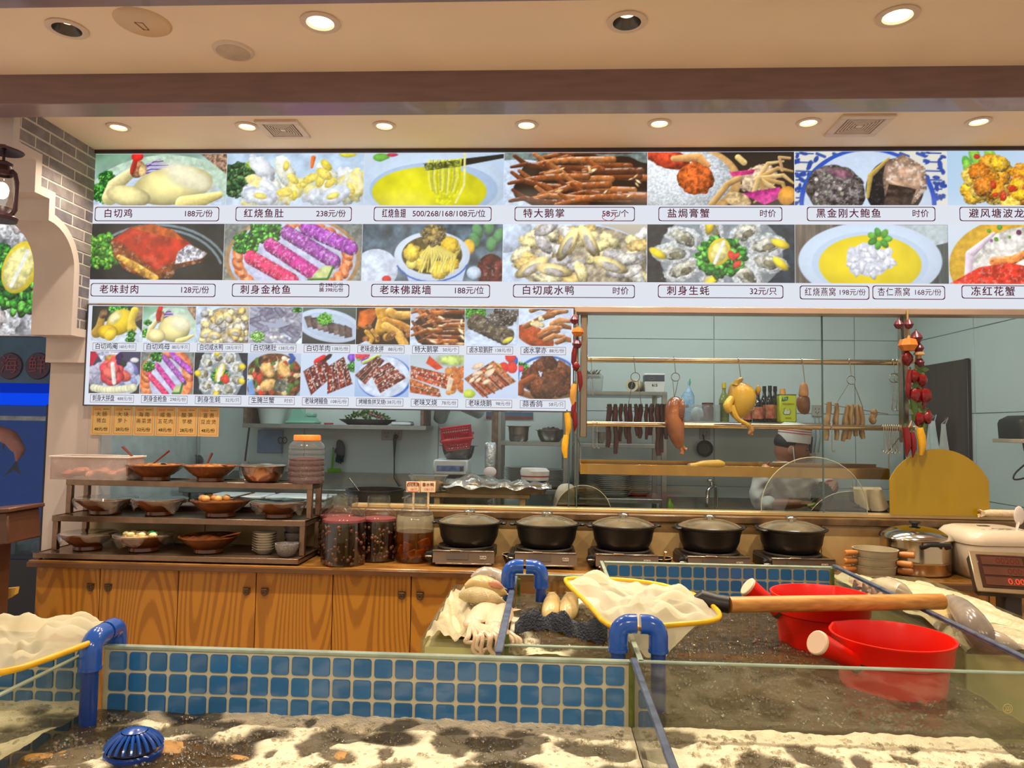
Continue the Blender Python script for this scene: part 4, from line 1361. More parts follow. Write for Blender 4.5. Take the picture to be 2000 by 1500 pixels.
 # ------------------------------------------------------------------ brown serving bowls
brown = mat('brown_glaze',S(136,76,32),rough=.22,col2=S(92,48,20),scale=9,coat=.4)
filmm = glass('cling_film',tint=(.97,.97,.96),refl=2.2,rough=.08,haze=.06)
def bowl_prof(r,h,fr,n=4):
 pr = [(fr*.95,0),(fr,.002),(fr*.97,h*.22)]
 for i in range(n+1):
  t = i/n
  rr = fr*.97+(r-fr*.97)*(t**.85)
  zz = h*.22+h*.72*t
  pr.append((rr,zz))
  if i<n:
   pr.append((rr*1.012+.0015,zz+h*.05))
 pr+=[(r*1.0,h),(r*.97,h*1.0),(r*.93,h*.93),(fr*1.0,h*.35),(0,h*.3)]
 return pr
def food_mesh(r,z,seed,amp=.01,n=24,k=9):
 rr = random.Random(seed)
 mb = MB()
 ph = [rr.uniform(0,6)for _ in range(4)]
 mb.grid(n,k,lambda u,v:Vector((r*v*cos(2*pi*u),r*v*sin(2*pi*u),z+amp*(1-v*v)+amp*.5*sin(7*u*2*pi*v+ph[0])*sin(9*v+ph[1]))))
 return mb
def film_mesh(r,h,seed,sag=.012):
 rr = random.Random(seed)
 ph = [rr.uniform(0,6)for _ in range(6)]
 def fn(u,v):
  a = 2*pi*u
  if v<=.72:
   q = v/.72
   return Vector((r*q*cos(a),r*q*sin(a),h+.003-sag*(1-q*q)*.6+.002*sin(5*a+ph[0])*q))
  q = (v-.72)/.28
  dn = q*(.035+.022*sin(3*a+ph[1])+.012*sin(7*a+ph[2]))
  f = 1+.03*sin(11*a+ph[3])*q+.03*q*sin(23*a+ph[4])-.12*q*q
  return Vector(((r+.004)*f*cos(a),(r+.004)*f*sin(a),h+.003-dn))
 return MB().grid(64,14,fn)
def brown_bowl(px,py,Y,z,width,label,food=None,film=1,seed=0,h=.078):
 c = P(px,py,Y)
 r = width/2
 t = thing('serving_bowl',label,'bowl',(c.x,Y,z),'brown serving bowls on the rack')
 MB().lathe(bowl_prof(r,h,r*.5),n=40).build('bowl_body',brown,t,world=False)
 MB().lathe([(r*.93,h*.9),(r*.88,h*.84),(0,h*.80)],n=32).build('sauce',mat('dark_sauce',S(52,26,14),rough=.2),t,world=False)if food is None else food_mesh(r*.92,h*.88,seed,.012).build('food',food,t,world=False)
 if film:
  film_mesh(r,h,seed+40).build('cling_film',filmm,t,world=False)
 return t
oil = mat('oily_food',S(196,128,60),rough=.25,col2=S(120,66,28),scale=40,bump=.4)
braise = mat('braised_food',S(150,92,44),rough=.3,col2=S(70,36,18),scale=45,bump=.6)
b1 = brown_bowl(305,905,3.615,ZT[2],.275,'brown ribbed bowl of oily food beside the white tub on the top tier',oil,0,1)
b2 = brown_bowl(412,907,3.615,ZT[2],.262,'brown ribbed bowl on the top tier, touching the copper-tinted steel basin',oil,0,2)
brown_bowl(207,980,3.57,ZT[1],.285,'film-wrapped brown bowl on the middle tier nearest the white pier',None,1,3)
brown_bowl(312,985,3.57,ZT[1],.255,'film-wrapped brown bowl on the middle tier under the first top bowl',None,1,4)
b3 = brown_bowl(432,985,3.57,ZT[1],.285,'brown bowl heaped with braised eggs and meat on the middle tier',braise,0,5,h=.08)
brown_bowl(545,990,3.57,ZT[1],.265,'film-wrapped brown bowl on the middle tier under the red grain jar',None,1,6)
brown_bowl(172,1055,3.50,ZT[0],.255,'film-wrapped brown bowl on the bottom tier nearest the aquarium',None,1,7)
b4 = brown_bowl(282,1058,3.50,ZT[0],.275,'brown bowl of pale dumplings with a green spot on the bottom tier',mat('pale_food',S(206,184,130),rough=.3,col2=S(170,140,80),scale=40,bump=.5),1,8)
brown_bowl(408,1060,3.50,ZT[0],.275,'brown bowl with a wooden spoon on the bottom tier beside the plates',mat('stew_food',S(110,60,26),rough=.25,col2=S(60,30,16),scale=35,bump=.4),0,9)
eggm = mat('braised_egg',S(206,150,86),rough=.3,var=.15)
for i, (dx,dy)in enumerate(((-.075,-.04),(-.045,-.07),(-.02,-.03),(.01,-.06),(-.06,.01),(.03,-.01))):
 MB().blob((dx,dy,.088),(.021,.018,.017),n=12,m=8).build('braised_egg',eggm,b3,world=False)
for i in range(9):
 MB().blob((-.07+.018*i,-.03+.03*sin(i*2.2),.082),(.02,.017,.013),n=10,m=6,noise=.08,seed=i).build('dumpling',mat('dumpling_skin',S(216,196,146),rough=.35),b4,world=False)
MB().blob((.06,-.04,.09),(.022,.014,.01),n=10,m=6,noise=.2).build('green_spot',mat('glossy_green',S(30,150,70),rough=.2),b4,world=False)  # small glossy green blob among the dumplings
def spoon(name,label,p0,p1,m,r=.0055,bowl=None,cat='spoon'):
 p0, p1 = Vector(p0), Vector(p1)
 t = thing(name,label,cat,tuple(p0))
 d = (p1-p0)
 MB().tube([(0,0,0),tuple(d*.5),tuple(d)],[r*.8,r,r*1.15],8,flat=.6).build('spoon_handle',m,t,world=False)
 if bowl:
  MB().blob((0,0,0),(bowl,bowl*.75,bowl*.35),n=12,m=7).build('spoon_bowl',m,t,world=False)
 return t
redwood = mat('red_spoon_wood',S(96,40,30),rough=.4)
steelsp = mat('spoon_steel',S(200,196,188),rough=.2,metal=.9)
for(a,b,lab)in(((300,905),(331,880),'dark red wooden spoon handle rising from the first top-tier bowl'),((405,905),(414,885),'dark red wooden spoon handle in the second top-tier bowl'),((262,895),(240,873),'dark red spoon handle leaning out of the white meat tub')):
 spoon('serving_spoon',lab,P(a[0],a[1],3.61),P(b[0],b[1],3.63),redwood,.008)
spoon('serving_spoon','shiny spoon with dark handle lying in the bowl of braised eggs',P(450,978,3.57)+Vector((0,0,.012)),P(497,962,3.56),steelsp,.006,.02)
spoon('serving_spoon','pale wooden spoon resting in the bottom bowl beside the plates',P(428,1050,3.49),P(470,1040,3.48),mat('spoon_wood',S(190,110,60),rough=.4),.006,.018)
# small steel basin with film, tub of meat, jar of red grain
def basin(name,label,cat,loc,r,h,m,group=None,fr=.62,rim=.012):
 t = thing(name,label,cat,loc,group)
 pr = [(0,0),(r*fr,0),(r*(fr+.12),h*.12),(r*.9,h*.55),(r*.96,h*.93),(r+rim*.3,h*.97),(r+rim,h*.975),(r+rim,h),(r*.95,h*1.0),(r*.93,h*.93),(r*.86,h*.55),(r*(fr+.08),h*.14),(0,h*.1)]
 MB().lathe(pr,n=40).build('basin_body',m,t,world=False)
 return t
copper = mat('warm_steel',S(180,136,110),rough=.2,metal=.95,var=.06)
c = P(513,930,3.61)
t = basin('steel_basin','small shiny steel basin with film on the top tier beside the jar','basin',(c.x,3.61,ZT[2]),.108,.082,copper)
film_mesh(.108,.082,77,.004).build('cling_film',filmm,t,world=False)
c = P(598,930,3.60)
jarp = glass('jar_plastic',tint=(.95,.95,.95),refl=1.3,rough=.05,haze=.05)
t = thing('grain_jar','clear ribbed plastic jar of purple-red grain with an orange lid','jar',(c.x,3.60,ZT[2]))
R0 = .088
pr = [(0,0),(R0*.95,0)]
for i in range(6):
 z = .012+i*.026
 pr+=[(R0,z),(R0,z+.018),(R0*.965,z+.022)]
pr+=[(R0,.172),(R0*.93,.192),(R0*.72,.208),(R0*.68,.214)]
MB().lathe(pr,n=36).build('jar_body',jarp,t,world=False)
MB().lathe([(0,.003),(R0*.95,.003),(R0*.955,.118),(R0*.5,.125),(0,.121)],n=36).build('grain',mat('purple_grain',S(104,40,52),rough=.8,col2=S(62,22,32),scale=220,bump=.8,bscale=260),t,world=False)
MB().lathe([(0,.236),(R0*.70,.236),(R0*.73,.232),(R0*.74,.210),(R0*.70,.208)][::-1],n=36,fn=lambda a,k:1+.012*sin(40*a)).build('lid',mat('orange_plastic',S(240,130,52),rough=.35),t,world=False)
# translucent tub
a, b = P(115,912,3.60), P(264,915,3.60)
milky = glass('milky_plastic',tint=(.78,.72,.70),refl=.8,rough=.2,haze=.2,hazecol=(.92,.80,.76))
t = thing('meat_tub','translucent white rectangular tub of raw pink meat on the top tier','tub',((a.x+b.x)/2,3.61,ZT[2]))
hw, hd, hh = (b.x-a.x)/2, .075, .113
mb = MB()
for s_ in(((-hw*.95,-hd*.93,0),(hw*.95,hd*.93,.003)),((-hw*.97,-hd,.0),(hw*.97,-hd+.003,hh)),((-hw*.97,hd-.003,0),(hw*.97,hd,hh)),((-hw,-hd,0),(-hw+.003,hd,hh)),((hw-.003,-hd,0),(hw,hd,hh))):
 mb.span(*s_)
mb.build('tub_body',milky,t,world=False,smooth=False)
mb = MB()
for s_ in(((-hw-.006,-hd-.006,hh-.004),(hw+.006,-hd,hh+.004)),((-hw-.006,hd,hh-.004),(hw+.006,hd+.006,hh+.004)),((-hw-.006,-hd,hh-.004),(-hw,hd,hh+.004)),((hw,-hd,hh-.004),(hw+.006,hd,hh+.004))):
 mb.span(*s_,bev=.001)
mb.build('rim',mat('white_plastic',S(226,214,208),rough=.4,var=.03),t,world=False)
meat = mat('raw_meat',S(206,120,96),rough=.35,col2=S(226,168,140),scale=30)
for i in range(9):
 MB().blob((-hw*.75+i*hw*.19,.02*sin(i*2.1),.022+.008*(i%3)),(.035,.04,.02),n=12,m=7,noise=.15,seed=i).build('meat_piece',meat,t,world=False)
 # plates and stone bowls on the bottom tier
whitec = mat('white_china',S(206,196,180),rough=.15,var=.03)
stonec = mat('speckled_stone',S(150,144,142),rough=.4,col2=S(92,86,88),scale=260)
c = P(517,1060,3.50)
for i in range(8):
 o = MB().lathe([(0,.002),(.032,0),(.036,.004),(.056,.017),(.058,.0185),(.0545,.0175),(.034,.0075),(0,.006)],n=32).build('sauce_dish',whitec,None,world=False)
 o.location = (c.x,3.50,ZT[0]+.0118*i)
 tag(o,('white dish in the stack on the bottom tier, %s from its bottom'%('','second','third','fourth','fifth','sixth','seventh')[i])if 0<i<7 else('lowest white dish of the stack on the bottom tier' if i==0 else 'topmost white dish of the stack on the bottom tier'),'dish','stacked white dishes')
def stone_bowl(x,y,z,r,h,lab):
 o = MB().lathe([(0,0),(r*.5,0),(r*.75,h*.2),(r*.97,h*.7),(r,h),(r*.93,h),(r*.86,h*.6),(r*.5,h*.2),(0,h*.15)],n=32).build('stone_bowl',stonec,None,world=False)
 o.location = (x,y,z)
 tag(o,lab,'bowl','speckled grey bowls')
c = P(560,1080,3.43)
stone_bowl(c.x,3.43,ZT[0],.055,.06,'speckled grey bowl standing alone at the front of the bottom tier')
c = P(577,1050,3.60)
for i in range(3):
 stone_bowl(c.x-.005,3.60,ZT[0]+.038*i,.05,.05,('lowest','middle','topmost')[i]+' speckled grey bowl of the stack in the rack corner')
 # ------------------------------------------------------------------ pickle jars
clear = glass('jar_glass',tint=(.94,.96,.94),refl=1.3,rough=.02)
darkred = mat('berry_liquor',S(34,8,8),rough=.12,var=.3,col2=S(20,6,6),coat=.6)
berry = mat('berry',S(112,64,36),rough=.35,col2=S(58,26,18),scale=20)
def pickle_jar(px,Y,w,label,z=.85,H=.305,kind='berry',seed=0,lidpx=None):
 c = P(px,1060,Y)
 R0 = w/2
 t = thing('pickle_jar',label,'jar',(c.x,Y,z),'big glass jars')
 pr = [(0,.002),(R0*.9,0),(R0*.98,.006),(R0,.02),(R0,H*.63),(R0*.97,H*.69),(R0*.86,H*.76),(R0*.66,H*.815),(R0*.58,H*.84),(R0*.58,H*.86)]
 for k in range(3):
  zz = H*(.865+.04*k)
  pr+=[(R0*.58,zz),(R0*.615,zz+H*.012),(R0*.615,zz+H*.02),(R0*.575,zz+H*.03)]
 pr+=[(R0*.57,H),(R0*.545,H),(R0*.545,H*.86)]
 MB().lathe(pr,n=40).build('jar_glass',clear,t,world=False)
 rr = random.Random(seed)
 if kind=='berry':
  hl = H*.66
  MB().lathe([(0,.006),(R0*.93,.006),(R0*.955,.02),(R0*.955,hl*.95)],n=36).build('liquor',darkred,t,world=False)
  MB().lathe([(R0*.958,hl*.95),(R0*.95,hl),(0,hl)],n=36).build('froth',mat('pink_froth',S(118,38,40),rough=.5,scale=60,bump=.3),t,world=False)
  mb = MB()
  for k in range(90):
   a, zz = rr.uniform(pi*.95,2.05*pi), (rr.random()**1.4)*hl*.82+.012
   q = .0085*rr.uniform(.6,1.25)
   mb.blob((R0*.93*cos(a),R0*.93*sin(a),zz),(q,q,q),n=7,m=5)
  o = mb.build('berries',berry,t,world=False)
  o['kind'] = 'stuff'
 else:
  hl = H*.46
  MB().lathe([(0,.006),(R0*.93,.006),(R0*.955,.02),(R0*.955,hl),(0,hl)],n=36).build('brine',glass('amber_brine',tint=(.52,.30,.11),refl=.6),t,world=False)
  MB().lathe([(R0*.965,hl+.003),(R0*.965,H*.64),(R0*.9,H*.72)],n=36).build('condensation',glass('misted_glass',tint=(.8,.76,.66),refl=.4,haze=.28,hazecol=(.72,.62,.44)),t,world=False)
  for k in range(9):
   a, zz = rr.uniform(pi*1.05,1.95*pi), .025+.075*rr.random()
   MB().box((R0*.62*cos(a),R0*.62*sin(a),zz),(.045,.012,.04),RZ(rr.uniform(-.8,.8))@RY(rr.uniform(-.6,.6)),.003).build('pickled_slab',mat('pickled_root',S(214,158,60),rough=.4,col2=S(150,100,30),scale=30),t,world=False)
 return t
pickle_jar(656,3.66,.172,'glass jar of dark red berry liquor at the back, half hidden by the front jar',seed=1,H=.30)
pickle_jar(671,3.44,.205,'largest glass jar of dark red berry liquor, nearest the counter edge',seed=2,H=.315)
pickle_jar(738,3.56,.182,'glass jar of dark red berry liquor between the front jar and the amber jar',seed=3,H=.305)
pickle_jar(810,3.56,.186,'glass jar of amber brine with yellow root slabs',kind='root',seed=4,H=.305)
# handwritten cards behind the amber jar
cardw = mat('cream_card',S(226,196,160),rough=.6,var=.03)
redw = mat('red_marker',S(196,40,30),rough=.6)
for px, l1, l2, lab in((807,'白切乳鸽','38/只','cream card with red handwriting above the amber jar, octagonal red border'),(836,'香水鸭','138/1只','cream card with red handwriting leaning on the glass right of the octagon-bordered card')):
 a = P(px,951,3.72)
 o = MB().box((a.x,3.72,a.z),(.075 if px>820 else.07,.003,.054),bev=.001).build('price_card',cardw,None,loc=(a.x,3.72,a.z-.027))
 tag(o,lab,'price card','red handwritten cards')
 text(l1,.020,(a.x,3.7175,a.z+.010),redw,o,align='CENTER',width=.06,bold=.0005)
 text(l2,.016,(a.x+.004,3.7175,a.z-.013),redw,o,align='CENTER',width=.05)
 if px<820:
  MB().tube([(a.x+(.031 if abs(k%4-1.5)>1 else.022)*(1 if k in(0,1,6,7)else-1)*(1 if True else 0),3.7178,a.z+(.014 if k in(0,3,4,7)else.023)*(1 if k<4 else-1))for k in range(8)],.0011,5,closed=True).build('border',redw,o)
  # easel legs down to the ledge
 MB().box((a.x,3.735,(a.z-.027+1.075)/2),(.01,.004,a.z-.027-1.075)).build('stand',cardw,o,smooth=False)
 # ------------------------------------------------------------------ portable stoves and black clay pots
stm = mat('stove_bronze',S(92,74,60),rough=.35,metal=.6,var=.08)
std = mat('stove_dark',S(40,34,30),rough=.4,metal=.4)
clay = mat('black_clay',S(24,22,20),rough=.42,var=.25,scale=14,spec=.4)
lidm = mat('smoked_lid',S(112,100,78),rough=.12,var=.15,col2=S(66,60,48),scale=8,coat=.5)
def stove(loc,label):
 t = thing('gas_stove',label,'stove',loc,'portable gas stoves')
 MB().box((0,.0,.045),(.29,.25,.05),bev=.006).build('body',std,t,world=False)
 MB().prism([(-.125,.016),(-.145,.02),(-.128,.069),(-.118,.071)],0,-.135,.15).build('front_panel',stm,t,world=False)
 MB().box((0.005,-.125,.0725),(.285,.02,.004),bev=.0015).build('top_trim',mat('trim_silver',S(176,160,140),rough=.25,metal=.9),t,world=False)
 MB().box((.008,-.143,.0165),(.26,.01,.006),bev=.001).build('lower_trim',mat('trim_silver',S(176,160,140),rough=.25,metal=.9),t,world=False)
 MB().box((-.02,-.139,.048),(.10,.003,.026),RX(-.3)).build('badge_panel',mat('stove_panel',S(70,56,46),rough=.4),t,world=False)
 o = MB().box((.098,-.139,.045),(.030,.004,.016),RX(-.33),.001).build('badge',mat('badge_grey',S(150,136,120),rough=.4),t,world=False)
 for dx in(-.007,.007):
  MB().tube([(.098+dx+.005*cos(a),-.1415+.0,.045+.005*sin(a))for a in np.linspace(0,2*pi,9)[:-1]],.0009,4,closed=True).build('ring',std,o,world=False)
 MB().box((-.03,-.126,.0755),(.045,.022,.0015)).build('sticker',mat('paper_sticker',S(226,190,160),rough=.7),t,world=False)
 k = MB().lathe([(0,0),(.021,0),(.021,.012),(.018,.018),(0,.018)],n=20,rot=RX(pi/2),c=(-.156,-.11,.045)).build('knob',BLACKP,t,world=False)
 MB().box((-.156,-.13,.045),(.034,.008,.008),bev=.002).build('knob_grip',mat('trim_silver',S(176,160,140),rough=.25,metal=.9),k,world=False)
 MB().box((-.15,-.02,.04),(.02,.2,.05),bev=.004).build('side_cap',BLACKP,t,world=False)
 MB().lathe([(.115,.07),(.132,.07),(.134,.078),(.126,.084),(.118,.08),(.1,.072)],n=36).build('burner_ring',mat('burner_ring',S(60,52,46),rough=.4,metal=.5),t,world=False)
 for a in range(4):
  MB().box((.09*cos(a*pi/2+.78),.09*sin(a*pi/2+.78),.0785),(.06,.006,.012),RZ(a*pi/2+.78)).build('pot_support',std,t,world=False)
 for x in(-.12,.12):
  for y in(-.1,.1):
   MB().lathe([(0,0),(.012,0),(.012,.022),(0,.022)],c=(x,y,0),n=12).build('foot',BLACKP,t,world=False)
 return t
def pot(loc,label):
 t = thing('clay_pot',label,'pot',loc,'black clay pots on the stoves')
 MB().lathe([(0,0),(.112,0),(.122,.006),(.137,.04),(.143,.075),(.146,.082),(.148,.095),(.163,.104),(.165,.109),(.155,.110),(.148,.104),(.138,.06),(.11,.012),(0,.008)],n=44).build('pot_body',clay,t,world=False)
 for s in(-1,1):
  MB().box((s*.165,0,.103),(.032,.07,.012),bev=.005).build('pot_handle',clay,t,world=False)
 l = MB().lathe([(.146,.106),(.147,.110),(.12,.124),(.07,.138),(0,.143)],n=44).build('lid',lidm,t,world=False)
 MB().lathe([(.012,.142),(.012,.147),(.026,.150),(.028,.156),(.02,.163),(0,.166)],n=24).build('lid_knob',CHROME,l,world=False)
 return t
sx = [(908,916),(1063,1068),(1216,1217),(1388,1386),(1548,1546)]
zs = ['beside the amber jar','second from the amber jar','in the middle of the row','second from the grey pans','nearest the grey pans']
s0 = p0 = None
for i, (a,b)in enumerate(sx):
 ca, cb = P(a,1085,3.555), P(b,1040,3.57)
 lab1, lab2 = 'bronze portable gas stove, %s'%zs[i], 'black clay pot with smoky lid, %s'%zs[i]
 if not s0:
  s0, p0 = stove((ca.x,3.565,.85),lab1), pot((cb.x,3.575,.9345),lab2)
 else:
  dup(s0,(ca.x,3.565,.85),(0,0,0,.04,.03)[i],lab1)
  dup(p0,(cb.x,3.575,.9345),.1*i,lab2)
darkb = mat('black_bowl',S(20,18,18),rough=.2)
for px, w, lab in((1001,40,'small black bowl with a steel spoon between the first two stoves'),(1291,42,'small black bowl with a pale rim between the third and fourth stoves')):
 c = P(px,1085,3.50)
 r = w/2*3.5/FPX
 o = thing('sauce_bowl',lab,'bowl',(c.x,3.50,.85),'small black bowls')
 MB().lathe([(0,0),(r*.6,0),(r*.85,.03),(r,.052),(r*.95,.052),(r*.78,.03),(r*.5,.008),(0,.006)],n=28).build('bowl_body',darkb,o,world=False)
 MB().tube([(r*.985*cos(a),r*.985*sin(a),.052)for a in np.linspace(0,2*pi,25)[:-1]],.0016,5,closed=True).build('rim',mat('bowl_rim',S(190,170,140),rough=.3),o,world=False)
 spoon('sauce_spoon','steel spoon standing in the '+lab.split(' with')[0]+(' between the first two stoves' if px<1100 else ' with pale rim'),(c.x+.004,3.49,.866),P(px-12 if px<1100 else px+9,1106 if px<1100 else 1098,3.38)+Vector((0,0,.045)),steelsp,.005,.013)
 # twisted gold cord along the ledge
pts = []
for i in range(240):
 t_ = i/239
 px = 950+650*t_
 b = P(px,1009+14*t_+4*sin(t_*9)+5*sin(pi*((t_*4.2)%1)),3.728)
 pts.append((b.x,3.728+.003*cos(i*1.1),b.z+.003*sin(i*1.1)))
o = MB().tube(pts,.0032,6).build('twisted_rope',mat('gold_cord',S(214,178,110),rough=.4,metal=.3),None,loc=pts[0])
tag(o,'twisted gold cord slung along the marble behind the black pots','rope')
# ------------------------------------------------------------------ right end of the counter
# nested grey pans with wooden handles
c = P(1706,1110,3.45)
panm = mat('grey_enamel',S(158,146,120),rough=.35,var=.08)
for i in range(3):
 t = thing('sauce_pan',('lowest','middle','topmost')[i]+' grey pan with wooden grips in the stack beside the steel pot','pan',(c.x+.004*i,3.45,.85+.036*i),'stacked grey pans')
 MB().lathe([(0,0),(.078,0),(.088,.01),(.094,.05),(.097,.052),(.09,.052),(.083,.012),(0,.006)],n=36).build('pan_body',panm,t,world=False)
 for s, ang in((1,-.45-.25*(i%2)),(-1,-.3)):
  d = Vector((cos(ang)*s,sin(ang)if s>0 else-sin(ang)*-1,0))
  q = Vector((0,0,.036))+d*.096
  MB().tube([q,q+d*.02,q+d*.058,q+d*.062],[.010,.0135,.0135,.009],14).build('grip',mat('pan_grip',S(176,112,52),rough=.45),t,world=False)
  # big steel pot
c = P(1787,1110,3.58)
t = thing('steel_pot','large shiny steel pot with lid and black handle beside the rice cooker','pot',(c.x,3.575,.85))
potm = mat('pot_steel',S(190,168,136),rough=.16,metal=.95,var=.06,scale=6)
MB().lathe([(0,0),(.138,0),(.146,.008),(.148,.055),(.1495,.057),(.148,.06),(.1495,.066),(.148,.07),(.148,.155),(.158,.158),(.158,.163),(.145,.163)],n=48).build('pot_body',potm,t,world=False)
l = MB().lathe([(.158,.163),(.156,.168),(.14,.185),(.09,.206),(.04,.214),(0,.215)],n=48).build('lid',CHROME,t,world=False)
MB().lathe([(.012,.213),(.014,.222),(.026,.228),(.024,.236),(0,.239)],n=24).build('lid_knob',BLACKP,l,world=False)
for s, a0 in((1,-1.5),(1,-1.5+pi)):
 d = Vector((cos(a0),sin(a0),0))
 e = Vector((-sin(a0),cos(a0),0))
 q = d*.15+Vector((0,0,.135))
 MB().tube([q-e*.055,q-e*.055+d*.03+Vector((0,0,.01)),q-e*.045+d*.045+Vector((0,0,.02)),q+e*.045+d*.045+Vector((0,0,.02)),q+e*.055+d*.03+Vector((0,0,.01)),q+e*.055],.009,10).build('pot_handle',BLACKP,t,world=False)
 # rice cooker
c = P(1918,1115,3.53)
t = thing('rice_cooker','cream rounded rice cooker with a small display on its lid','rice cooker',(c.x+.026,3.53,.85))
t.scale = (.94,.94,1)
cream = mat('cream_plastic',S(208,190,166),rough=.3,var=.02)
def rr_ring(hx,hy,r,z,n=6,yo=0):
 pts = []
 for cx, cy, a0 in((hx-r,hy-r,0),(-hx+r,hy-r,pi/2),(-hx+r,-hy+r,pi),(hx-r,-hy+r,1.5*pi)):
  for k in range(n):
   a = a0+pi/2*k/(n-1)
   pts.append(Vector((cx+r*cos(a),cy+r*sin(a)+yo,z)))
 return pts
def loft(rings,mb=None):
 mb = mb or MB()
 n = len(rings[0])
 vs = [p for r in rings for p in r]
 fs = [tuple(range(n))[::-1],tuple((len(rings)-1)*n+k for k in range(n))]
 for i in range(len(rings)-1):
  for k in range(n):
   l = (k+1)%n
   fs.append((i*n+k,i*n+l,(i+1)*n+l,(i+1)*n+k))
 return mb.add(vs,fs)
loft([rr_ring(.13,.135,.06,0),rr_ring(.155,.16,.07,.03),rr_ring(.172,.17,.075,.11),rr_ring(.172,.17,.075,.155)]).build('cooker_body',cream,t,world=False)
loft([rr_ring(.176,.174,.075,.158),rr_ring(.178,.176,.076,.17),rr_ring(.174,.172,.075,.19),rr_ring(.155,.155,.07,.212),rr_ring(.13,.125,.06,.222)]).build('lid',cream,t,world=False)
MB().box((.02,-.088,.2225),(.085,.03,.006),bev=.002).build('display',mat('lcd_grey',S(130,126,104),rough=.2),t,world=False)
MB().box((0,.03,.2225),(.05,.03,.004),bev=.001).build('steam_vent',BLACKP,t,world=False)
for i in range(6):
 MB().lathe([(0,0),(.008,0),(.008,.003),(0,.003)],c=(-.085+.035*i,-.115,.2215),n=12).build('button',mat('cooker_button',S(206,186,160),rough=.4),t,world=False)
MB().box((-.176,.02,.12),(.012,.03,.02),bev=.003).build('hinge_tab',cream,t,world=False)
t = thing('rice_paddle','white rice paddle standing in its holder beside the rice cooker','paddle',tuple(P(1982,1050,3.44)))
pad = P(1989,1020,3.44)-Vector(t.location)
MB().tube([(-.004,0,-.03),tuple(pad*.5),tuple(pad)],[.009,.008,.012],10,flat=.4).build('paddle_handle',mat('white_plastic',S(226,214,208),rough=.4,var=.03),t,world=False)
MB().blob(pad+Vector((.004,0,.03)),(.024,.006,.042),n=14,m=9).build('paddle_blade',mat('white_plastic',S(226,214,208)),t,world=False)
# rolled towel on the ledge
c = P(1955,1011,3.735)
t = thing('rolled_towel','cream cloth rolled up on the ledge above the rice cooker','towel',(c.x,3.732,1.0945))
clothm = mat('cream_cloth',S(226,202,166),rough=.9,bump=.3,scale=60)
MB().tube([(-.085,0,.018),(-.05,0,.019),(.05,0,.0185),(.09,0,.019)],[.013,.0185,.0185,.018],14).build('towel_roll',clothm,t,world=False)
MB().lathe([(0,0),(.006,.0),(.016,.02),(.02,.035)],n=14,rot=RY(-pi/2),c=(-.07,0,.018),fn=lambda a,k:1+.2*sin(5*a)).build('twisted_end',clothm,t,world=False)
# yellow arched board and two clear arched sneeze boards on the sill
def arched(px0,px1,pyt,pys,Y,th):
 """arched sheet: straight sides up to pys, shallow arc to pyt"""
 a, b = P(px0,1000,Y), P(px1,1000,Y)
 zs_, zt = P((px0+px1)/2,pys,Y).z, P((px0+px1)/2,pyt,Y).z
 zb = 1.0945
 w, s = (b.x-a.x)/2, zt-zs_
 Rr = (w*w+s*s)/(2*s)
 cx = (a.x+b.x)/2
 an = math.asin(min(1,w/Rr))
 if s>w:
  an = pi-an
 pts = [(cx-w,zb),(cx+w,zb)]+[(cx+Rr*sin(t),zt-Rr+Rr*cos(t))for t in np.linspace(an,-an,25)]
 return MB().prism(pts,1,Y-th/2,Y+th/2), (cx,Y,zb), pts
mb, l, pts = arched(1738,1932,877,938,3.753,.008)
o = mb.build('arched_board',mat('yellow_acrylic',S(164,132,8),rough=.22,var=.04,scale=3),None,loc=l,smooth=False)
tag(o,'solid mustard yellow board with an arched top standing on the sill','board')
text('海鲜餐厅',.032,(l[0]+.01,3.7485,1.215),mat('faded_letter',S(186,146,34),rough=.25),o,align='CENTER')if False else None
edgec = mat('acrylic_edge',S(176,176,150),rough=.15)
for px0, px1, pt, ps, Y, lab, mt in((1487,1694,893,985,3.752,'clear arched acrylic screen on the sill in front of the cook',clear),(1584,1736,960,1000,3.90,'smoked arched screen behind the glass with a cloth on it',glass('smoked_acrylic',tint=(.5,.46,.38),refl=1.2)),(1086,1192,948,990,3.90,'smoked arched screen behind the glass below the plates',glass('smoked_acrylic'))):
 mb, l, pts = arched(px0,px1,pt,ps,Y,.004)
 o = mb.build('arched_screen',mt,None,loc=l,smooth=False)
 tag(o,lab,'screen','arched acrylic screens')
 MB().tube([(p[0],Y,p[1])for p in pts[1:]+pts[:1]],.0022,5,closed=False).build('edge',edgec,o)
nth = ['first','second','third','fourth','fifth','sixth','seventh','eighth','ninth','tenth','eleventh','last']
# ------------------------------------------------------------------ hanging rails, hooks and meats just behind the glass
brass = mat('warm_rail',S(214,188,150),rough=.2,metal=.95,var=.05)
YR = 3.98
ZR1, ZR2 = 1.868, 1.522
xa, xb = P(1146,704,YR).x, P(1762,704,YR).x
for z, lab in((ZR1,'upper polished hanging rail behind the kitchen glass'),(ZR2,'lower polished hanging rail behind the kitchen glass')):
 o = MB().tube([(xa-.02,YR,z),(xb+.02,YR,z)],.0145,14).build('hanging_rail',brass,None,loc=(xa,YR,z))
 tag(o,lab,'rail','hanging rails')
 for x in(xa-.012,xb+.012):
  MB().span((x-.012,3.862,z-.012),(x+.012,YR+.012,z+.012),bev=.003).build('bracket',brass,o)
wire = mat('hook_wire',S(170,160,146),rough=.25,metal=.95)
def hookpts(x,z,drop,lean=0.0,y=None):
 y = y or YR
 pts = [Vector((x+.003,y+.019,z-.012))]+[Vector((x,y+.0185*cos(a),z+.0185*sin(a)))for a in np.linspace(0,pi,9)]
 pts+=[Vector((x+lean*k/4,y-.0185,z-drop*k/4))for k in range(1,5)]
 return pts
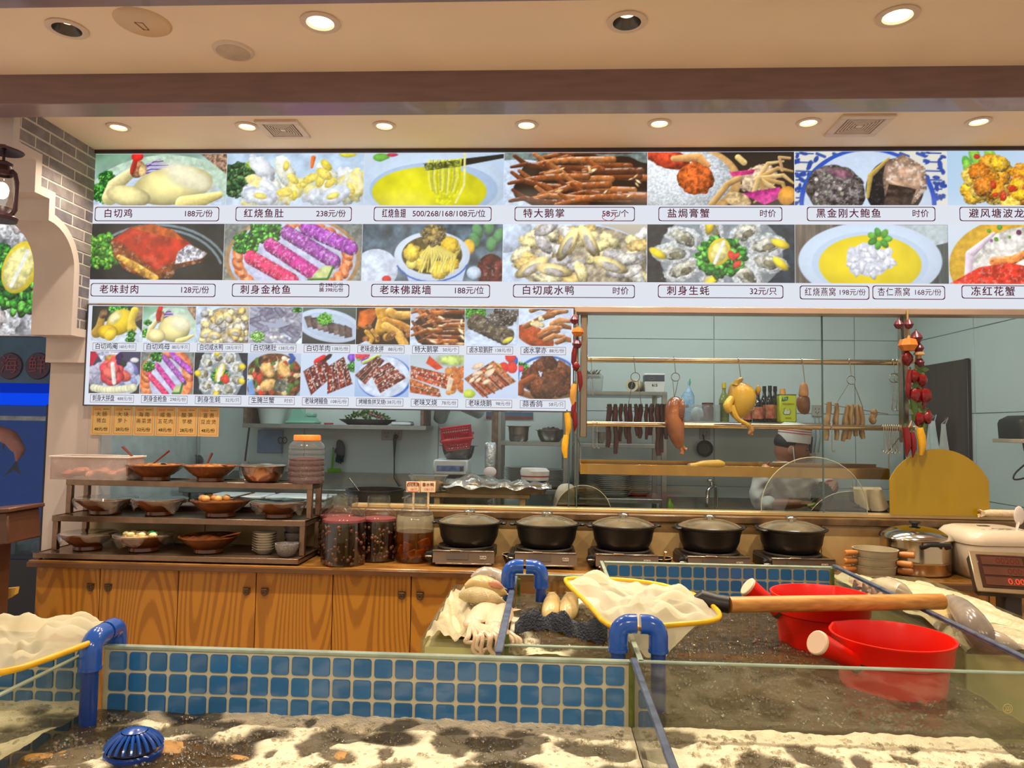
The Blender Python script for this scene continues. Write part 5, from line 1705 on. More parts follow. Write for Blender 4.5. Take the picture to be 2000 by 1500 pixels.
def ring_hook(px,label,pyr,wide=None,rr=.024):
 """S-hook, ring, and (if wide) two splayed wires down to a skewer"""
 x = P(px,704,YR).x
 zr = P(px,pyr,YR).z
 t = thing('ring_hook',label,'hook',(x,YR,ZR1),'hooks with rings')
 pts = hookpts(x,ZR1,ZR1-zr-rr,.006)
 MB().tube(pts,.0022,6).build('hook_wire',wire,t)
 MB().tube([(x+.006+rr*cos(a),YR-.0185,zr+rr*sin(a))for a in np.linspace(0,2*pi,25)[:-1]],.0022,6,closed=True).build('ring',wire,t)
 if wide:
  for s in(wide[0],wide[1]):
   q = P(s,wide[2],YR)
   e = Vector((q.x,YR-.0185,q.z))
   MB().tube([(x+.006+(.014 if s>px else-.014),YR-.0185,zr-rr*.85),tuple(e),tuple(e+Vector((.004,.01,-.01)))],.0019,6).build('wire',wire,t)
 return t
ring_hook(1238,'ring hook with two splayed wires holding the dark pork strips',737,(1227,1251,788))
ring_hook(1316,'ring hook holding the roast duck',737,(1315.5,1316.5,775),.022)
ring_hook(1657,'ring hook with two splayed wires holding the pale strips',743,(1627,1682,795),.022)
def plain_hook(px,py1,label):
 x = P(px,704,YR).x
 t = thing('meat_hook',label,'hook',(x,YR,ZR1),'single meat hooks')
 MB().tube(hookpts(x,ZR1,ZR1-P(px,py1,YR).z,.012),.0024,6).build('hook_wire',wire,t)
plain_hook(1441,745,'hook holding the yellow chicken')
plain_hook(1565,752,'hook holding the stuffed pork knuckle')
plain_hook(1154,772,'empty hook at the end of the upper rail near the menu sign')
# spare hooks bunched at both ends of the rails
for i, (px,z0,py1)in enumerate(((1742,ZR1,800),(1750,ZR1,800),(1757,ZR1,803))):
 x = P(px,704,YR).x
 t = thing('ring_hook','spare ring hook at the post end of the upper rail, '+('inner one','middle one','nearest the post')[i],'hook',(x,YR,z0),'spare ring hooks')
 zr = P(px,739,YR).z
 MB().tube(hookpts(x,z0,z0-zr-.024,.004,YR+.002*i),.0022,6).build('hook_wire',wire,t)
 MB().tube([(x+.024*cos(a),YR-.019-.004*i,zr+.024*sin(a))for a in np.linspace(0,2*pi,21)[:-1]],.0022,6,closed=True).build('ring',wire,t)
 ze = P(px,py1,YR).z
 MB().tube([(x,YR-.019-.004*i,zr-.022),(x-.012,YR-.019,ze),(x-.006,YR-.019,ze-.008),(x+.008,YR-.019,ze),(x+.003,YR-.019,ze+.05)],.002,6).build('wire',wire,t)
for i in range(8):
 px = 1723+i*4.3
 x = P(px,832,YR).x
 t = thing('meat_hook','spare hook bunched on the lower rail, %s counting toward the far post'%nth[i],'hook',(x,YR,ZR2),'spare hooks on the lower rail')
 e = ZR2-.115-.006*(i%3)
 pts = hookpts(x,ZR2,.11,.004*(i%2),YR)+[Vector((x+.002,YR-.02,e)),Vector((x-.008,YR-.022,e-.008)),Vector((x-.014,YR-.022,e+.006))]
 MB().tube(pts,.0021,6).build('hook_wire',wire,t)
for i, px in enumerate((1158,1166,1622)):
 x = P(px,832,YR).x
 t = thing('meat_hook',('spare hook on the lower rail nearest the menu sign','spare hook beside the one nearest the menu sign','lone spare hook on the lower rail under the pale strips')[i],'hook',(x,YR,ZR2),'lone hooks on the lower rail')
 e = ZR2-.125
 MB().tube(hookpts(x,ZR2,.12,0,YR)+[Vector((x+.002,YR-.02,e)),Vector((x+.010,YR-.022,e-.006)),Vector((x+.014,YR-.022,e+.006))],.0021,6).build('hook_wire',wire,t)
 # roast duck
roast = mat('roast_skin',S(170,98,36),rough=.25,col2=S(96,46,18),scale=9,coat=.5,bump=.15,bscale=60)
def loft_curve(rows,n=14,fn=None):
 """rows: (centre, rx, ry) with x across, y toward the back; rings stay level (perpendicular to z)"""
 mb = MB()
 vs, fs = [], []
 for(c,rx,ry)in rows:
  for k in range(n):
   a = 2*pi*k/n
   vs.append(Vector((c[0]+rx*cos(a),c[1]+ry*sin(a),c[2])))
 for i in range(len(rows)-1):
  for k in range(n):
   l = (k+1)%n
   fs.append((i*n+k,(i+1)*n+k,(i+1)*n+l,i*n+l))
 fs.append(tuple(range(n)))
 fs.append(tuple((len(rows)-1)*n+k for k in range(n))[::-1])
 return mb.add(vs,fs)
def smooth_obj(o,lv=1):
 md = o.modifiers.new('s','SUBSURF')
 md.levels = md.render_levels = lv
 return o
c = P(1318,775,YR-.05)
t = thing('roast_duck','glossy brown roast duck hanging by a ring hook in front of the rails','roast duck',(c.x,YR-.075,c.z))
rows = [((0,0,.002),.012,.012),((-.002,0,-.012),.036,.036),((-.006,0,-.05),.052,.05),((-.008,0,-.11),.054,.055),((-.004,0,-.17),.050,.056),((.008,0,-.22),.040,.05),((.018,0,-.26),.024,.034),((.02,0,-.275),.01,.012)]
smooth_obj(loft_curve(rows).build('duck_body',roast,t,world=False))
MB().blob((.022,-.03,-.08),(.020,.024,.062),RY(.1),noise=.12,seed=4).build('wing',mat('roast_dark',S(110,56,24),rough=.3,coat=.4),t,world=False)
MB().tube([(.022,-.01,-.255),(.032,-.012,-.285),(.030,-.014,-.30)],[.012,.009,.012],8).build('leg',roast,t,world=False)
MB().tube([(.03,-.004,-.25),(.044,-.006,-.27),(.056,-.008,-.276)],[.010,.008,.010],8).build('leg',roast,t,world=False)
# yellow chicken
yel = mat('chicken_skin',S(206,166,46),rough=.3,col2=S(182,138,34),scale=7,bump=.12,bscale=80,sub=.1)
c = P(1447,745,YR-.05)
t = thing('poached_chicken','whole yellow poached chicken on a hook with one leg dangling over the lower rail','chicken',(c.x,YR-.07,c.z))
rows = [((-.02,0,.0),.016,.014),((-.016,0,-.012),.046,.042),((.0,0,-.045),.074,.066),((.0,0,-.095),.078,.072),((-.006,0,-.145),.066,.062),((-.016,0,-.18),.046,.044),((-.024,0,-.20),.014,.014)]
smooth_obj(loft_curve(rows).build('chicken_body',yel,t,world=False))
MB().stube([(-.04,-.03,-.03),(-.025,-.02,-.002),(-.002,-.01,.012)],[.02,.016,.010],9).build('neck',yel,t,world=False)
MB().blob((.078,-.02,-.045),(.014,.018,.024),noise=.1).build('wing',yel,t,world=False)
l = MB().stube([(-.06,-.035,-.09),(-.086,-.05,-.13),(-.075,-.055,-.165)],[.018,.024,.016],10).build('thigh',yel,t,world=False)
MB().stube([(-.064,-.05,-.13),(-.052,-.056,-.175),(-.03,-.058,-.205),(.0,-.058,-.22),(.022,-.058,-.235)],[.014,.016,.012,.011,.012],9).build('leg',yel,l,world=False)
MB().stube([(.018,-.058,-.228),(.032,-.06,-.255),(.024,-.06,-.272),(.04,-.06,-.278)],[.014,.014,.010,.004],8).build('foot',mat('chicken_foot',S(170,120,50),rough=.5),l,world=False)
MB().tube([(.02,-.065,-.158),(.045,-.062,-.15),(.06,-.05,-.135)],[.001,.0025,.001],5).build('slit',mat('meat_dark',S(96,52,20),rough=.5),t,world=False)
# stuffed knuckle
c = P(1566,748,YR-.02)
t = thing('pork_knuckle','hanging pork knuckle with pale skin and a dark cut end','pork knuckle',(c.x,YR-.05,c.z))
pale = mat('knuckle_skin',S(214,166,112),rough=.35,col2=S(186,130,80),scale=10)
smooth_obj(loft_curve([((0,0,.0),.012,.012),((0,0,-.015),.022,.022),((-.001,0,-.06),.026,.026),((-.002,0,-.075),.028,.028)]).build('skin',pale,t,world=False))
smooth_obj(loft_curve([((-.002,0,-.070),.027,.027),((-.004,0,-.085),.035,.034),((-.004,0,-.12),.036,.036),((0,0,-.15),.030,.03),((.004,0,-.168),.014,.014)]).build('cut_meat',mat('cured_dark',S(74,44,26),rough=.35,col2=S(150,96,50),scale=9,bump=.4,bscale=50),t,world=False))
# dark pork strips on a skewer, pale strips on a skewer
porkm = mat('char_siu_meat',S(84,30,18),rough=.35,col2=S(40,16,12),scale=18,bump=.4,bscale=60)
palem = mat('pale_strip',S(190,154,102),rough=.45,col2=S(160,122,74),scale=14,bump=.2)
def strip(name,label,cat,group,px,py0,py1,w,y,m,seed,bend=0.0):
 a, b = P(px,py0,y), P(px+bend,py1,y)
 rr = random.Random(seed)
 o = thing(name,label,cat,(a.x,y,a.z),group)
 n = 6
 pts = [Vector(((b.x-a.x)*k/n+.003*sin(k*1.7+seed),.004*sin(k+seed),(b.z-a.z)*k/n))for k in range(n+1)]
 MB().stube(pts,[w*(1+.2*rr.uniform(-1,1))*(.75 if k in(0,n)else 1)for k in range(n+1)],9,flat=.7).build('strip_meat',m,o,world=False)
 return o
def skewer(px0,px1,py0,py1,y,label):
 a, b = P(px0,py0,y), P(px1,py1,y)
 o = MB().tube([tuple(a),tuple(b)],.0022,6).build('skewer',wire,None,loc=tuple(a))
 tag(o,label,'skewer','meat skewers')
YK = YR+.045
skewer(1183,1302,796,796,YK,'thin skewer through the dark pork strips')
skewer(1610,1735,789,809,YK,'thin skewer through the pale strips')
ends = [(1190,873,8),(1201,886,7.5),(1213,862,6),(1222,858,6),(1231,866,8),(1242,852,6),(1251,856,7),(1262,858,6),(1273,850,8),(1284,890,8),(1293,884,7),(1299,858,7)]
for i, (px,py,w)in enumerate(ends):
 strip('pork_strip','dark roasted pork strip on the skewer beside the duck, %s from the menu sign'%nth[i],'meat','dark pork strips',px,789,py,w*YK/FPX*.95,YK-.008*(i%2),porkm,i,(-3,2,-2,1)[i%4])
ends = [(1620,785,860,10),(1634,787,860,9),(1655,791,862,8.5),(1664,790,858,8),(1674,791,852,8),(1681,794,857,8),(1707,799,828,9)]
for i, (px,p0_,py,w)in enumerate(ends):
 strip('pale_strip',('pale dried strip on the thin skewer, %s from the glass joint'%nth[i])if i<6 else 'short pale strip alone at the free end of the skewer','meat','pale strips',px,p0_,py,w*YK/FPX*.8,YK-.004*(i%2),palem,i+30,(-8,-1,-8,-6,-2,4,-3)[i])
 # golden trough under the rails, with its hanger and a chicken leg on it
tr = mat('gold_steel',S(190,146,72),rough=.22,metal=.9,var=.12,scale=3,stretch=(3,1,1))
a, b = P(1133,905,YR), P(1737,915,YR)
t = thing('gold_trough','long gold-toned steel trough hanging under the meats','trough',((a.x+b.x)/2,YR,1.245))
MB().span((a.x,YR-.005,1.252),(b.x,YR,1.308),bev=.001).build('front_lip',tr,t)
MB().span((a.x,YR,1.252),(b.x,YR+.16,1.257)).build('floor_plate',tr,t)
MB().span((a.x,YR+.155,1.252),(b.x,YR+.16,1.325)).build('rear_lip',tr,t)
for x in(a.x+.002,b.x-.002):
 MB().tube([(x,YR,1.30),(x,YR,1.40),(x-(.03 if x<1 else-.03),YR-.05,1.47)],.003,6).build('hanger',wire,t)
for x in(a.x,b.x-.003):
 MB().span((x,YR,1.252),(x+.003,YR+.16,1.31)).build('end_plate',tr,t)
c = P(1345,898,YR+.05)
t = thing('drumstick','yellow poached drumstick lying on the gold trough','drumstick',(c.x,YR+.01,1.257))
MB().stube([(0,0,.05),(.03,0,.053),(.07,0,.058),(.15,0,.06),(.18,0,.055)],[.012,.013,.02,.024,.014],12).build('leg_meat',yel,t,world=False)
MB().blob((-.004,0,.05),(.014,.012,.011),noise=.1).build('leg_bone',mat('bone_brown',S(150,104,70),rough=.5),t,world=False)
c = P(1495,905,YR+.05)
t = thing('chicken_piece','small cooked poultry piece on the gold trough near the cook','chicken leg',(c.x,YR+.05,1.257))
MB().blob((0,0,.035),(.03,.024,.026),noise=.15).build('piece_meat',mat('cooked_tan',S(176,126,80),rough=.4),t,world=False)
MB().tube([(.0,0,.05),(.012,0,.068),(.022,0,.075)],[.008,.007,.004],8).build('bone_tip',mat('bone_dark',S(110,50,36),rough=.4),t,world=False)
# ------------------------------------------------------------------ open steel rack by the back wall
kst = mat('kitchen_steel',S(150,152,146),rough=.3,metal=.8,var=.08)
ka, kb = .235, .755
def rack(name,label,x0,x1,y0,y1,levels,posts=True,ztop=None,m=None):
 m = m or kst
 t = thing(name,label,'rack',((x0+x1)/2,(y0+y1)/2,0))
 for z in levels:
  MB().span((x0,y0,z-.025),(x1,y1,z),bev=.002).build('shelf',m,t,smooth=False)
 for x in(x0+.015,x1-.015):
  for y in(y0+.015,y1-.015):
   MB().span((x-.016,y-.016,0),(x+.016,y+.016,ztop or levels[-1]),bev=.002).build('post',m,t,smooth=False)
 return t
Z3 = (1.055,1.40,1.735)
rack('steel_rack','tall open steel rack behind the dark pork strips',.17,.752,4.72,5.18,(.35,)+Z3)
YA = 4.84
# a stack of plates
plate = mat('plate_white',S(214,216,208),rough=.2,var=.02)
pg = MB().lathe([(0,.003),(.06,0),(.075,.003),(.118,.016),(.12,.0175),(.115,.0165),(.07,.006),(0,.005)],n=32)
pm = None
def plates(px,Y,z,n,label,group,sc=1.0,gap=.0125,x=None):
 global pm
 x = x if x is not None else P(px,940,Y).x
 for i in range(n):
  if pm is None:
   pm = pg.build('plate',plate,None,world=False)
   o = pm
  else:
   o = pm.copy()
   COL.objects.link(o)
  o.location = (x,Y,z+gap*i)
  o.scale = (sc,sc,1)
  o['label'] = label%(nth[i]if i<n-1 else 'topmost')
  o['category'] = 'plate'
  o['group'] = group
plates(1196,4.88,1.055,12,'%s white plate upward in the front stack on the lowest rack shelf','front plate stack on the rack')
plates(1245,4.98,1.055,11,'%s white plate upward in the stack near the tap on the lowest shelf','rear plate stack on the rack',.8)
plates(1150,5.04,1.055,11,'%s white plate upward in the shelf stack by the glass joint','plate stack by the glass joint',.9)
# things on top of the rack
def P5(px,py,Y=4.9):return P(px,py,Y)
c = P5(1158,750)
t = thing('herb_crate','pale plastic crate of red and green herbs on top of the tall rack','crate',(c.x,YA,Z3[2]))
MB().box((0,0,.055),(.12,.14,.11),bev=.008,taper=.9).build('crate_body',glass('crate_plastic',tint=(.8,.85,.85),refl=.8,haze=.3),t,world=False)
mb = MB()
for i in range(26):
 mb.tube([(R_.uniform(-.05,.05),R_.uniform(-.05,.05),.09),(R_.uniform(-.06,.06),R_.uniform(-.06,.06),R_.uniform(.11,.145))],[.004,.002],5)
o = mb.build('herbs',mat('herb_mix',S(120,60,50),rough=.6,col2=S(70,100,60),scale=50),t,world=False)
o['kind'] = 'stuff'
c = P5(1230,760)
t = thing('paper_roll','roll lying on its side with a dark hollow core on top of the tall rack','roll',(c.x,YA-.02,Z3[2]))
MB().lathe([(.026,0),(.042,0),(.042,.13),(.026,.13),(.026,0)],n=28,rot=RZ(-.45)@RX(-pi/2),c=(0,-.03,.042)).build('roll_body',mat('roll_paper',S(206,196,160),rough=.7),t,world=False)
MB().lathe([(0,.004),(.027,.004)],n=24,rot=RZ(-.45)@RX(-pi/2),c=(0,-.03,.042)).build('core',BLACKP,t,world=False)
c = P5(1274,750)
t = thing('carton','white and slate carton printed 615 with a white lid on top of the tall rack','box',(c.x,YA,Z3[2]))
MB().box((0,0,.035),(.125,.1,.07),bev=.002).build('lower_half',mat('carton_white',S(206,206,200),rough=.6),t,world=False)
MB().box((0,0,.09),(.126,.101,.04),bev=.002).build('upper_half',mat('carton_slate',S(70,76,84),rough=.5),t,world=False)
MB().box((0,0,.115),(.132,.106,.012),bev=.004).build('lid',mat('carton_lid',S(226,228,226),rough=.4),t,world=False)
text('615',.024,Vector(t.location)+Vector((0,-.0515,.045)),mat('carton_ink',S(60,60,66),rough=.6),t,align='CENTER',bold=.001)
MB().tube([(-.01+.018*cos(a)-.01,-.0515,.088+.008*sin(a))for a in np.linspace(0,2*pi,17)[:-1]],.0015,5,closed=True).build('emblem',mat('carton_grey',S(140,130,124),rough=.6),t,world=False)
for i, (px,py,Y,r,h,lab)in enumerate(((1178,862,4.86,.05,.075,'small steel basin on the middle shelf of the tall rack'),)):
 basin('steel_basin',lab,'basin',(P(px,py,Y).x,Y,Z3[1]),r,h,STEEL,'kitchen basins')
 # shelf on the back wall with sauces
za = 1.553
xs0, xs1 = P(1296,825,5.1).x, P(1602,825,5.1).x
o = MB().span((xs0,5.0,za-.022),(xs1,YB-.012,za),bev=.002).build('steel_shelf',kst,None,loc=((xs0+xs1)/2,5.2,za-.022))
tag(o,'long steel wall shelf holding sauce bottles and the yellow-green tin','shelf')
for x in(xs0+.1,xs1-.1):
 MB().prism([(5.05,za-.024),(YB-.012,za-.024),(YB-.012,za-.12)],0,x-.008,x+.008).build('bracket',kst,o)
def bottle(px,Y,r,h,label,m,capm,labm,neck=.38,z=za,name='sauce_bottle',fill=None):
 c = P(px,800,Y)
 t = thing(name,label,'bottle',(c.x,Y,z),'sauce bottles on the wall shelf')
 sh = h*(1-neck)
 MB().lathe([(0,0),(r*.95,0),(r,.004),(r,sh*.9),(r*.75,sh*1.05),(r*.4,sh*1.22),(r*.36,h*.93),(0,h*.93)],n=20).build('bottle_body',m,t,world=False)
 MB().lathe([(0,h),(r*.42,h),(r*.45,h*.86),(0,h*.86)][::-1],n=16).build('cap',capm,t,world=False)
 if labm:
  MB().lathe([(r*1.015,sh*.18),(r*1.015,sh*.78)],n=20).build('label',labm,t,world=False)
 return t
soy = mat('soy_glass',S(22,12,8),rough=.08,coat=.6)
redl = mat('red_label',S(170,40,34),rough=.5,col2=S(214,150,100),scale=30)
capd, capr, capy = mat('cap_dark',S(34,26,28),rough=.35), mat('cap_red',S(160,40,40),rough=.4), mat('cap_yellow',S(222,186,40),rough=.4)
bottle(1414,5.12,.034,.27,'oil bottle with a yellow cap nearest the clear tub',mat('oil_glass',S(126,132,60),rough=.08,coat=.5),capy,mat('pale_label',S(90,100,40),rough=.5))
bottle(1460,5.10,.03,.16,'short red-labelled bottle just right of the hanging chicken',soy,capr,redl)
bottle(1480,5.06,.034,.215,'red-capped dark sauce bottle with a red label, left of the dark-capped trio',soy,capr,redl)
bottle(1493,5.14,.03,.25,'tall dark sauce bottle with the leftmost dark cap of three',soy,capd,redl)
bottle(1504,5.08,.03,.25,'tall dark sauce bottle with the middle dark cap of three',soy,capd,redl)
bottle(1514,5.13,.03,.25,'tall dark sauce bottle touching the yellow-green tin',soy,capd,mat('cream_label',S(190,140,96),rough=.5))
# yellow-green tin with a cup on it
c = P(1536,790,5.06)
t = thing('seasoning_tin','yellow-green rectangular seasoning tin with a chicken emblem and green leaf patch','tin',(c.x,5.06,za))
MB().box((0,0,.094),(.113,.075,.188),bev=.008).build('tin_body',mat('tin_yellow',S(200,206,40),rough=.3,var=.03),t,world=False)
MB().box((0,0,.189),(.114,.076,.006),bev=.002).build('tin_rim',STEEL,t,world=False)
f = -.0385
MB().prism([(-.045,.145),(-.04,.168),(.0,.176),(-.004,.152),(-.03,.144)],1,f-.001,f).build('leaf_patch',mat('tin_green',S(24,110,60),rough=.4),t,world=False)
text('家乐',.016,Vector(t.location)+Vector((-.022,f-.0015,.160)),mat('tin_white',S(220,226,190),rough=.4),t,align='CENTER')
text('鸡粉调味料',.016,Vector(t.location)+Vector((.0,f-.0012,.124)),mat('tin_red',S(150,60,30),rough=.5),t,align='CENTER',width=.095)
hen = [(-.03,.055),(.01,.055),(.016,.075),(.008,.095),(.004,.085),(-.008,.08),(-.022,.1),(-.03,.092),(-.026,.08),(-.036,.07)]
MB().prism(hen,1,f-.0008,f).build('emblem',mat('tin_dark',S(60,60,30),rough=.5),t,world=False)
MB().prism([(p[0]*.86-.001,(p[1]-.075)*.86+.075)for p in hen],1,f-.0014,f).build('emblem_fill',mat('tin_white',S(220,226,190),rough=.4),t,world=False)
text('鲜鸡粉',.013,Vector(t.location)+Vector((.0,f-.0012,.03)),mat('tin_red',S(150,60,30),rough=.5),t,align='CENTER',width=.06)
o = MB().lathe([(0,0),(.021,0),(.0165,.038),(0,.038)],n=20).build('orange_cup',mat('orange_cup',S(232,160,60),rough=.4),None,world=False)
o.location = (c.x-.025,5.06,za+.192)
tag(o,'small orange cup upside down on the yellow-green tin','cup')
# clear tub with bag, jar
c = P(1368,800,5.08)
t = thing('clear_tub','clear rectangular tub on the sauce shelf behind the hanging duck','tub',(c.x,5.09,za))
mb = MB()
hw, hd, hh = .118, .08, .115
for s_ in(((-hw,-hd,0),(hw,hd,.003)),((-hw,-hd,0),(hw,-hd+.003,hh)),((-hw,hd-.003,0),(hw,hd,hh)),((-hw,-hd,0),(-hw+.003,hd,hh)),((hw-.003,-hd,0),(hw,hd,hh))):
 mb.span(*s_)
mb.build('tub_body',glass('clear_tub_plastic',tint=(.9,.93,.93),refl=1.2,haze=.1),t,world=False,smooth=False)
c2 = P(1382,800,5.07)
t = thing('spice_jar','small jar of dark red spice with a brown lid inside the clear tub','jar',(c2.x,5.07,za+.0035))
MB().lathe([(0,0),(.036,0),(.04,.006),(.04,.095),(.034,.105),(0,.105)],n=24).build('jar_body',mat('spice_red',S(110,44,40),rough=.2,col2=S(80,26,26),scale=60),t,world=False)
MB().lathe([(.036,.105),(.038,.107),(.038,.125),(0,.127)],n=24).build('lid',mat('jar_lid_brown',S(104,60,50),rough=.4),t,world=False)
c2 = P(1343,770,5.10)
t = thing('blue_bag','blue printed plastic bag twisted shut with green tape inside the clear tub','bag',(c2.x,5.10,za+.0035))
loft_curve([((0,0,0),.045,.03),((0,0,.08),.048,.034),((.002,0,.17),.045,.03),((.006,0,.215),.02,.016),((.008,0,.232),.008,.008),((.012,0,.27),.012,.004)][::-1],18).build('bag_body',mat('bag_blue',S(110,160,200),rough=.25,col2=S(180,205,220),scale=22,bump=.5),t,world=False)
MB().blob((-.01,-.031,.1),(.014,.006,.012)).build('print_patch',mat('print_dark',S(80,70,60),rough=.6),t,world=False)
MB().tube([(.010,0,.24),(.014,0,.275),(.016,0,.29)],[.009,.010,.006],8,flat=.5).build('green_tape',mat('tape_green',S(60,170,110),rough=.4),t,world=False)
c2 = P(1362,795,5.05)
o = MB().blob((c2.x,5.05,za+.05),(.045,.02,.046),noise=.18,seed=3).build('clear_bag',mat('bag_clear',S(196,206,210),rough=.2,bump=.5),None,loc=(c2.x,5.05,za+.0035))
tag(o,'crumpled pale plastic bag beside the spice jar in the clear tub','bag')
# black ladle on a wall socket, tap, grey sockets
def socket(px,py,label,n=1):
 c = P(px,py,YB-.02)
 t = thing('power_socket',label,'socket',(c.x,YB-.012,c.z),'kitchen wall sockets')
 MB().box((0,-.004,0),(.075*n,.008,.08),bev=.002).build('plate',mat('socket_plate',S(176,170,160),rough=.4),t,world=False)
 for k in range(n):
  for(dx,dz)in((-.012,.012),(.012,.012),(-.010,-.012),(.010,-.012),(0,-.02)):
   MB().box((dx+(k-(n-1)/2)*.075,-.0085,dz),(.004,.002,.010)).build('slot',BLACKP,t,world=False)
 return t
socket(1377,847,'grey wall socket above the hanging black pan')
socket(1596,802,'grey wall switch plate between the knuckle and the pale strips')
socket(765,849,'double white wall socket under the left wall shelf',2)
c = P(1375,876,YB-.05)
t = thing('hanging_pan','small round black pan hanging on the wall under a socket','pan',(c.x,YB-.045,c.z))
MB().lathe([(0,.004),(.04,0),(.056,.012),(.06,.03),(.056,.03),(.04,.012),(0,.01)],n=28,rot=RX(pi/2)).build('pan_body',BLACKP,t,world=False)
MB().tube([(0,-.01,.055),(0,.01,.08),(0,.03,.10)],[.006,.005,.005],8).build('hanger',BLACKP,t,world=False)
c = P(1393,955,5.1)
t = thing('tap','chrome sink tap with a square lever by the back wall','tap',(c.x,5.12,.98))
MB().tube([(.025,.0,-.02),(.025,0,.11),(.02,0,.135),(.0,-.01,.14),(-.03,-.04,.125),(-.045,-.055,.10),(-.048,-.058,.0)],[.014,.013,.013,.013,.013,.014,.012],12).build('spout',CHROME,t,world=False)
MB().box((-.02,-.03,.175),(.05,.03,.016),bev=.004).build('lever',CHROME,t,world=False)
MB().lathe([(0,0),(.013,0),(.011,.04),(0,.04)],c=(-.01,-.02,.135),n=16).build('lever_neck',CHROME,t,world=False)
# long steel worktops (mostly below the sill), back one with a splash lip
o = MB().span((.80,4.88,.90),(2.58,YB-.012,.955),bev=.003).build('steel_worktop',kst,None,loc=(1.7,5.0,0))
tag(o,'steel sink bench along the back wall under the tap','worktop')
MB().span((.80,YB-.02,.955),(2.58,YB-.012,1.02)).build('splash_lip',kst,o)
for x in(.84,2.54):
 for y in(4.92,5.28):
  MB().span((x-.02,y-.02,0),(x+.02,y+.02,.9)).build('leg',kst,o)
o = MB().span((-2.3,3.90,.86),(.70,4.34,.90),bev=.003).build('steel_worktop',kst,None,loc=(-.8,4.1,0))
tag(o,'steel prep bench just behind the glass on the side of the foil tray','worktop')
for x in(-2.26,.66):
 for y in(3.94,4.3):
  MB().span((x-.02,y-.02,0),(x+.02,y+.02,.86)).build('leg',kst,o)
c = P(1305,985,4.95)
t = thing('green_bottle','small green bottle by the post of the tall rack, low beside the sink','bottle',(c.x,4.9,.957))
MB().lathe([(0,0),(.028,0),(.03,.01),(.028,.05),(.012,.07),(.01,.09),(0,.09)],n=18).build('bottle_body',mat('bottle_green',S(120,160,50),rough=.25),t,world=False)
# ------------------------------------------------------------------ side wall: bracket shelf with a black unit, bags on the door
c = PX(1962,845,XR-.14)
t = thing('bracket_shelf','pale bracket shelf on the kitchen side wall under the black unit','shelf',(c.x,c.y,1.465))
y1 = 4.12
MB().span((XR-.22,3.87,1.455),(XR-.012,y1,1.475),bev=.002).build('board',mat('shelf_beige',S(176,160,140),rough=.5),t)
MB().span((XR-.04,y1-.03,1.37),(XR-.012,y1,1.455),bev=.002).build('bracket',mat('shelf_beige',S(176,160,140),rough=.5),t)
t = thing('printer','black receipt printer unit on the side wall shelf','printer',(XR-.115,y1-.125,1.475))
loft([rr_ring(.092,.105,.02,.0),rr_ring(.096,.11,.025,.08),rr_ring(.092,.105,.03,.10),rr_ring(.065,.075,.03,.122)]).build('printer_body',mat('printer_black',S(26,26,28),rough=.45),t,world=False)
MB().span((-.08,-.114,.03),(.08,-.105,.05)).build('paper_slot',BLACKP,t,world=False)
cb = PX(1972,890,XR-.12)
o = MB().stube([(XR-.12,y1-.1,1.455),(XR-.11,y1-.1,1.40),(XR-.08,y1-.1,1.34),(XR-.10,y1-.1,1.28),(XR-.17,y1-.1,1.262),(XR-.16,y1-.1,1.30),(XR-.09,y1-.1,1.36)],.0045,7).build('cable',BLACKP,None,loc=(XR-.12,y1-.1,1.455))
tag(o,'black cable looping down from the printer shelf','cable')
for px, py0, py1, w, lab, mm in((1820,822,880,.05,'white carrier bag hanging on the dark door',S(206,214,210)),(1843,828,880,.03,'pale apron hanging behind the carrier bag on the dark door',S(196,196,190))):
 c = PX(px,py0,XR-.05)
 e = PX(px,py1,XR-.05)
 t = thing('hanging_bag' if px<1840 else 'apron',lab,'bag' if px<1840 else 'apron',(XR-.05,c.y,c.z))
 H = c.z-e.z+.12
 yw = .09 if px<1840 else.055
 MB().grid(14,10,lambda u,v:Vector((.018*sin(u*11+v*2)*v-.015*sin(pi*u),(u-.5)*2*yw*(.45+.6*v),-H*v))).build('cloth',mat('bag_white%d'%px,mm,rough=.7),t,world=False)
 MB().tube([(0,-yw*.4,0),(.03,0,.04),(0,yw*.4,0)],.004,6).build('strap',mat('bag_white%d'%px,mm),t,world=False)
 MB().tube([(.04,0,.04),(.01,0,.035),(.0,0,.05)],.004,6).build('hook',CHROME,t,world=False)
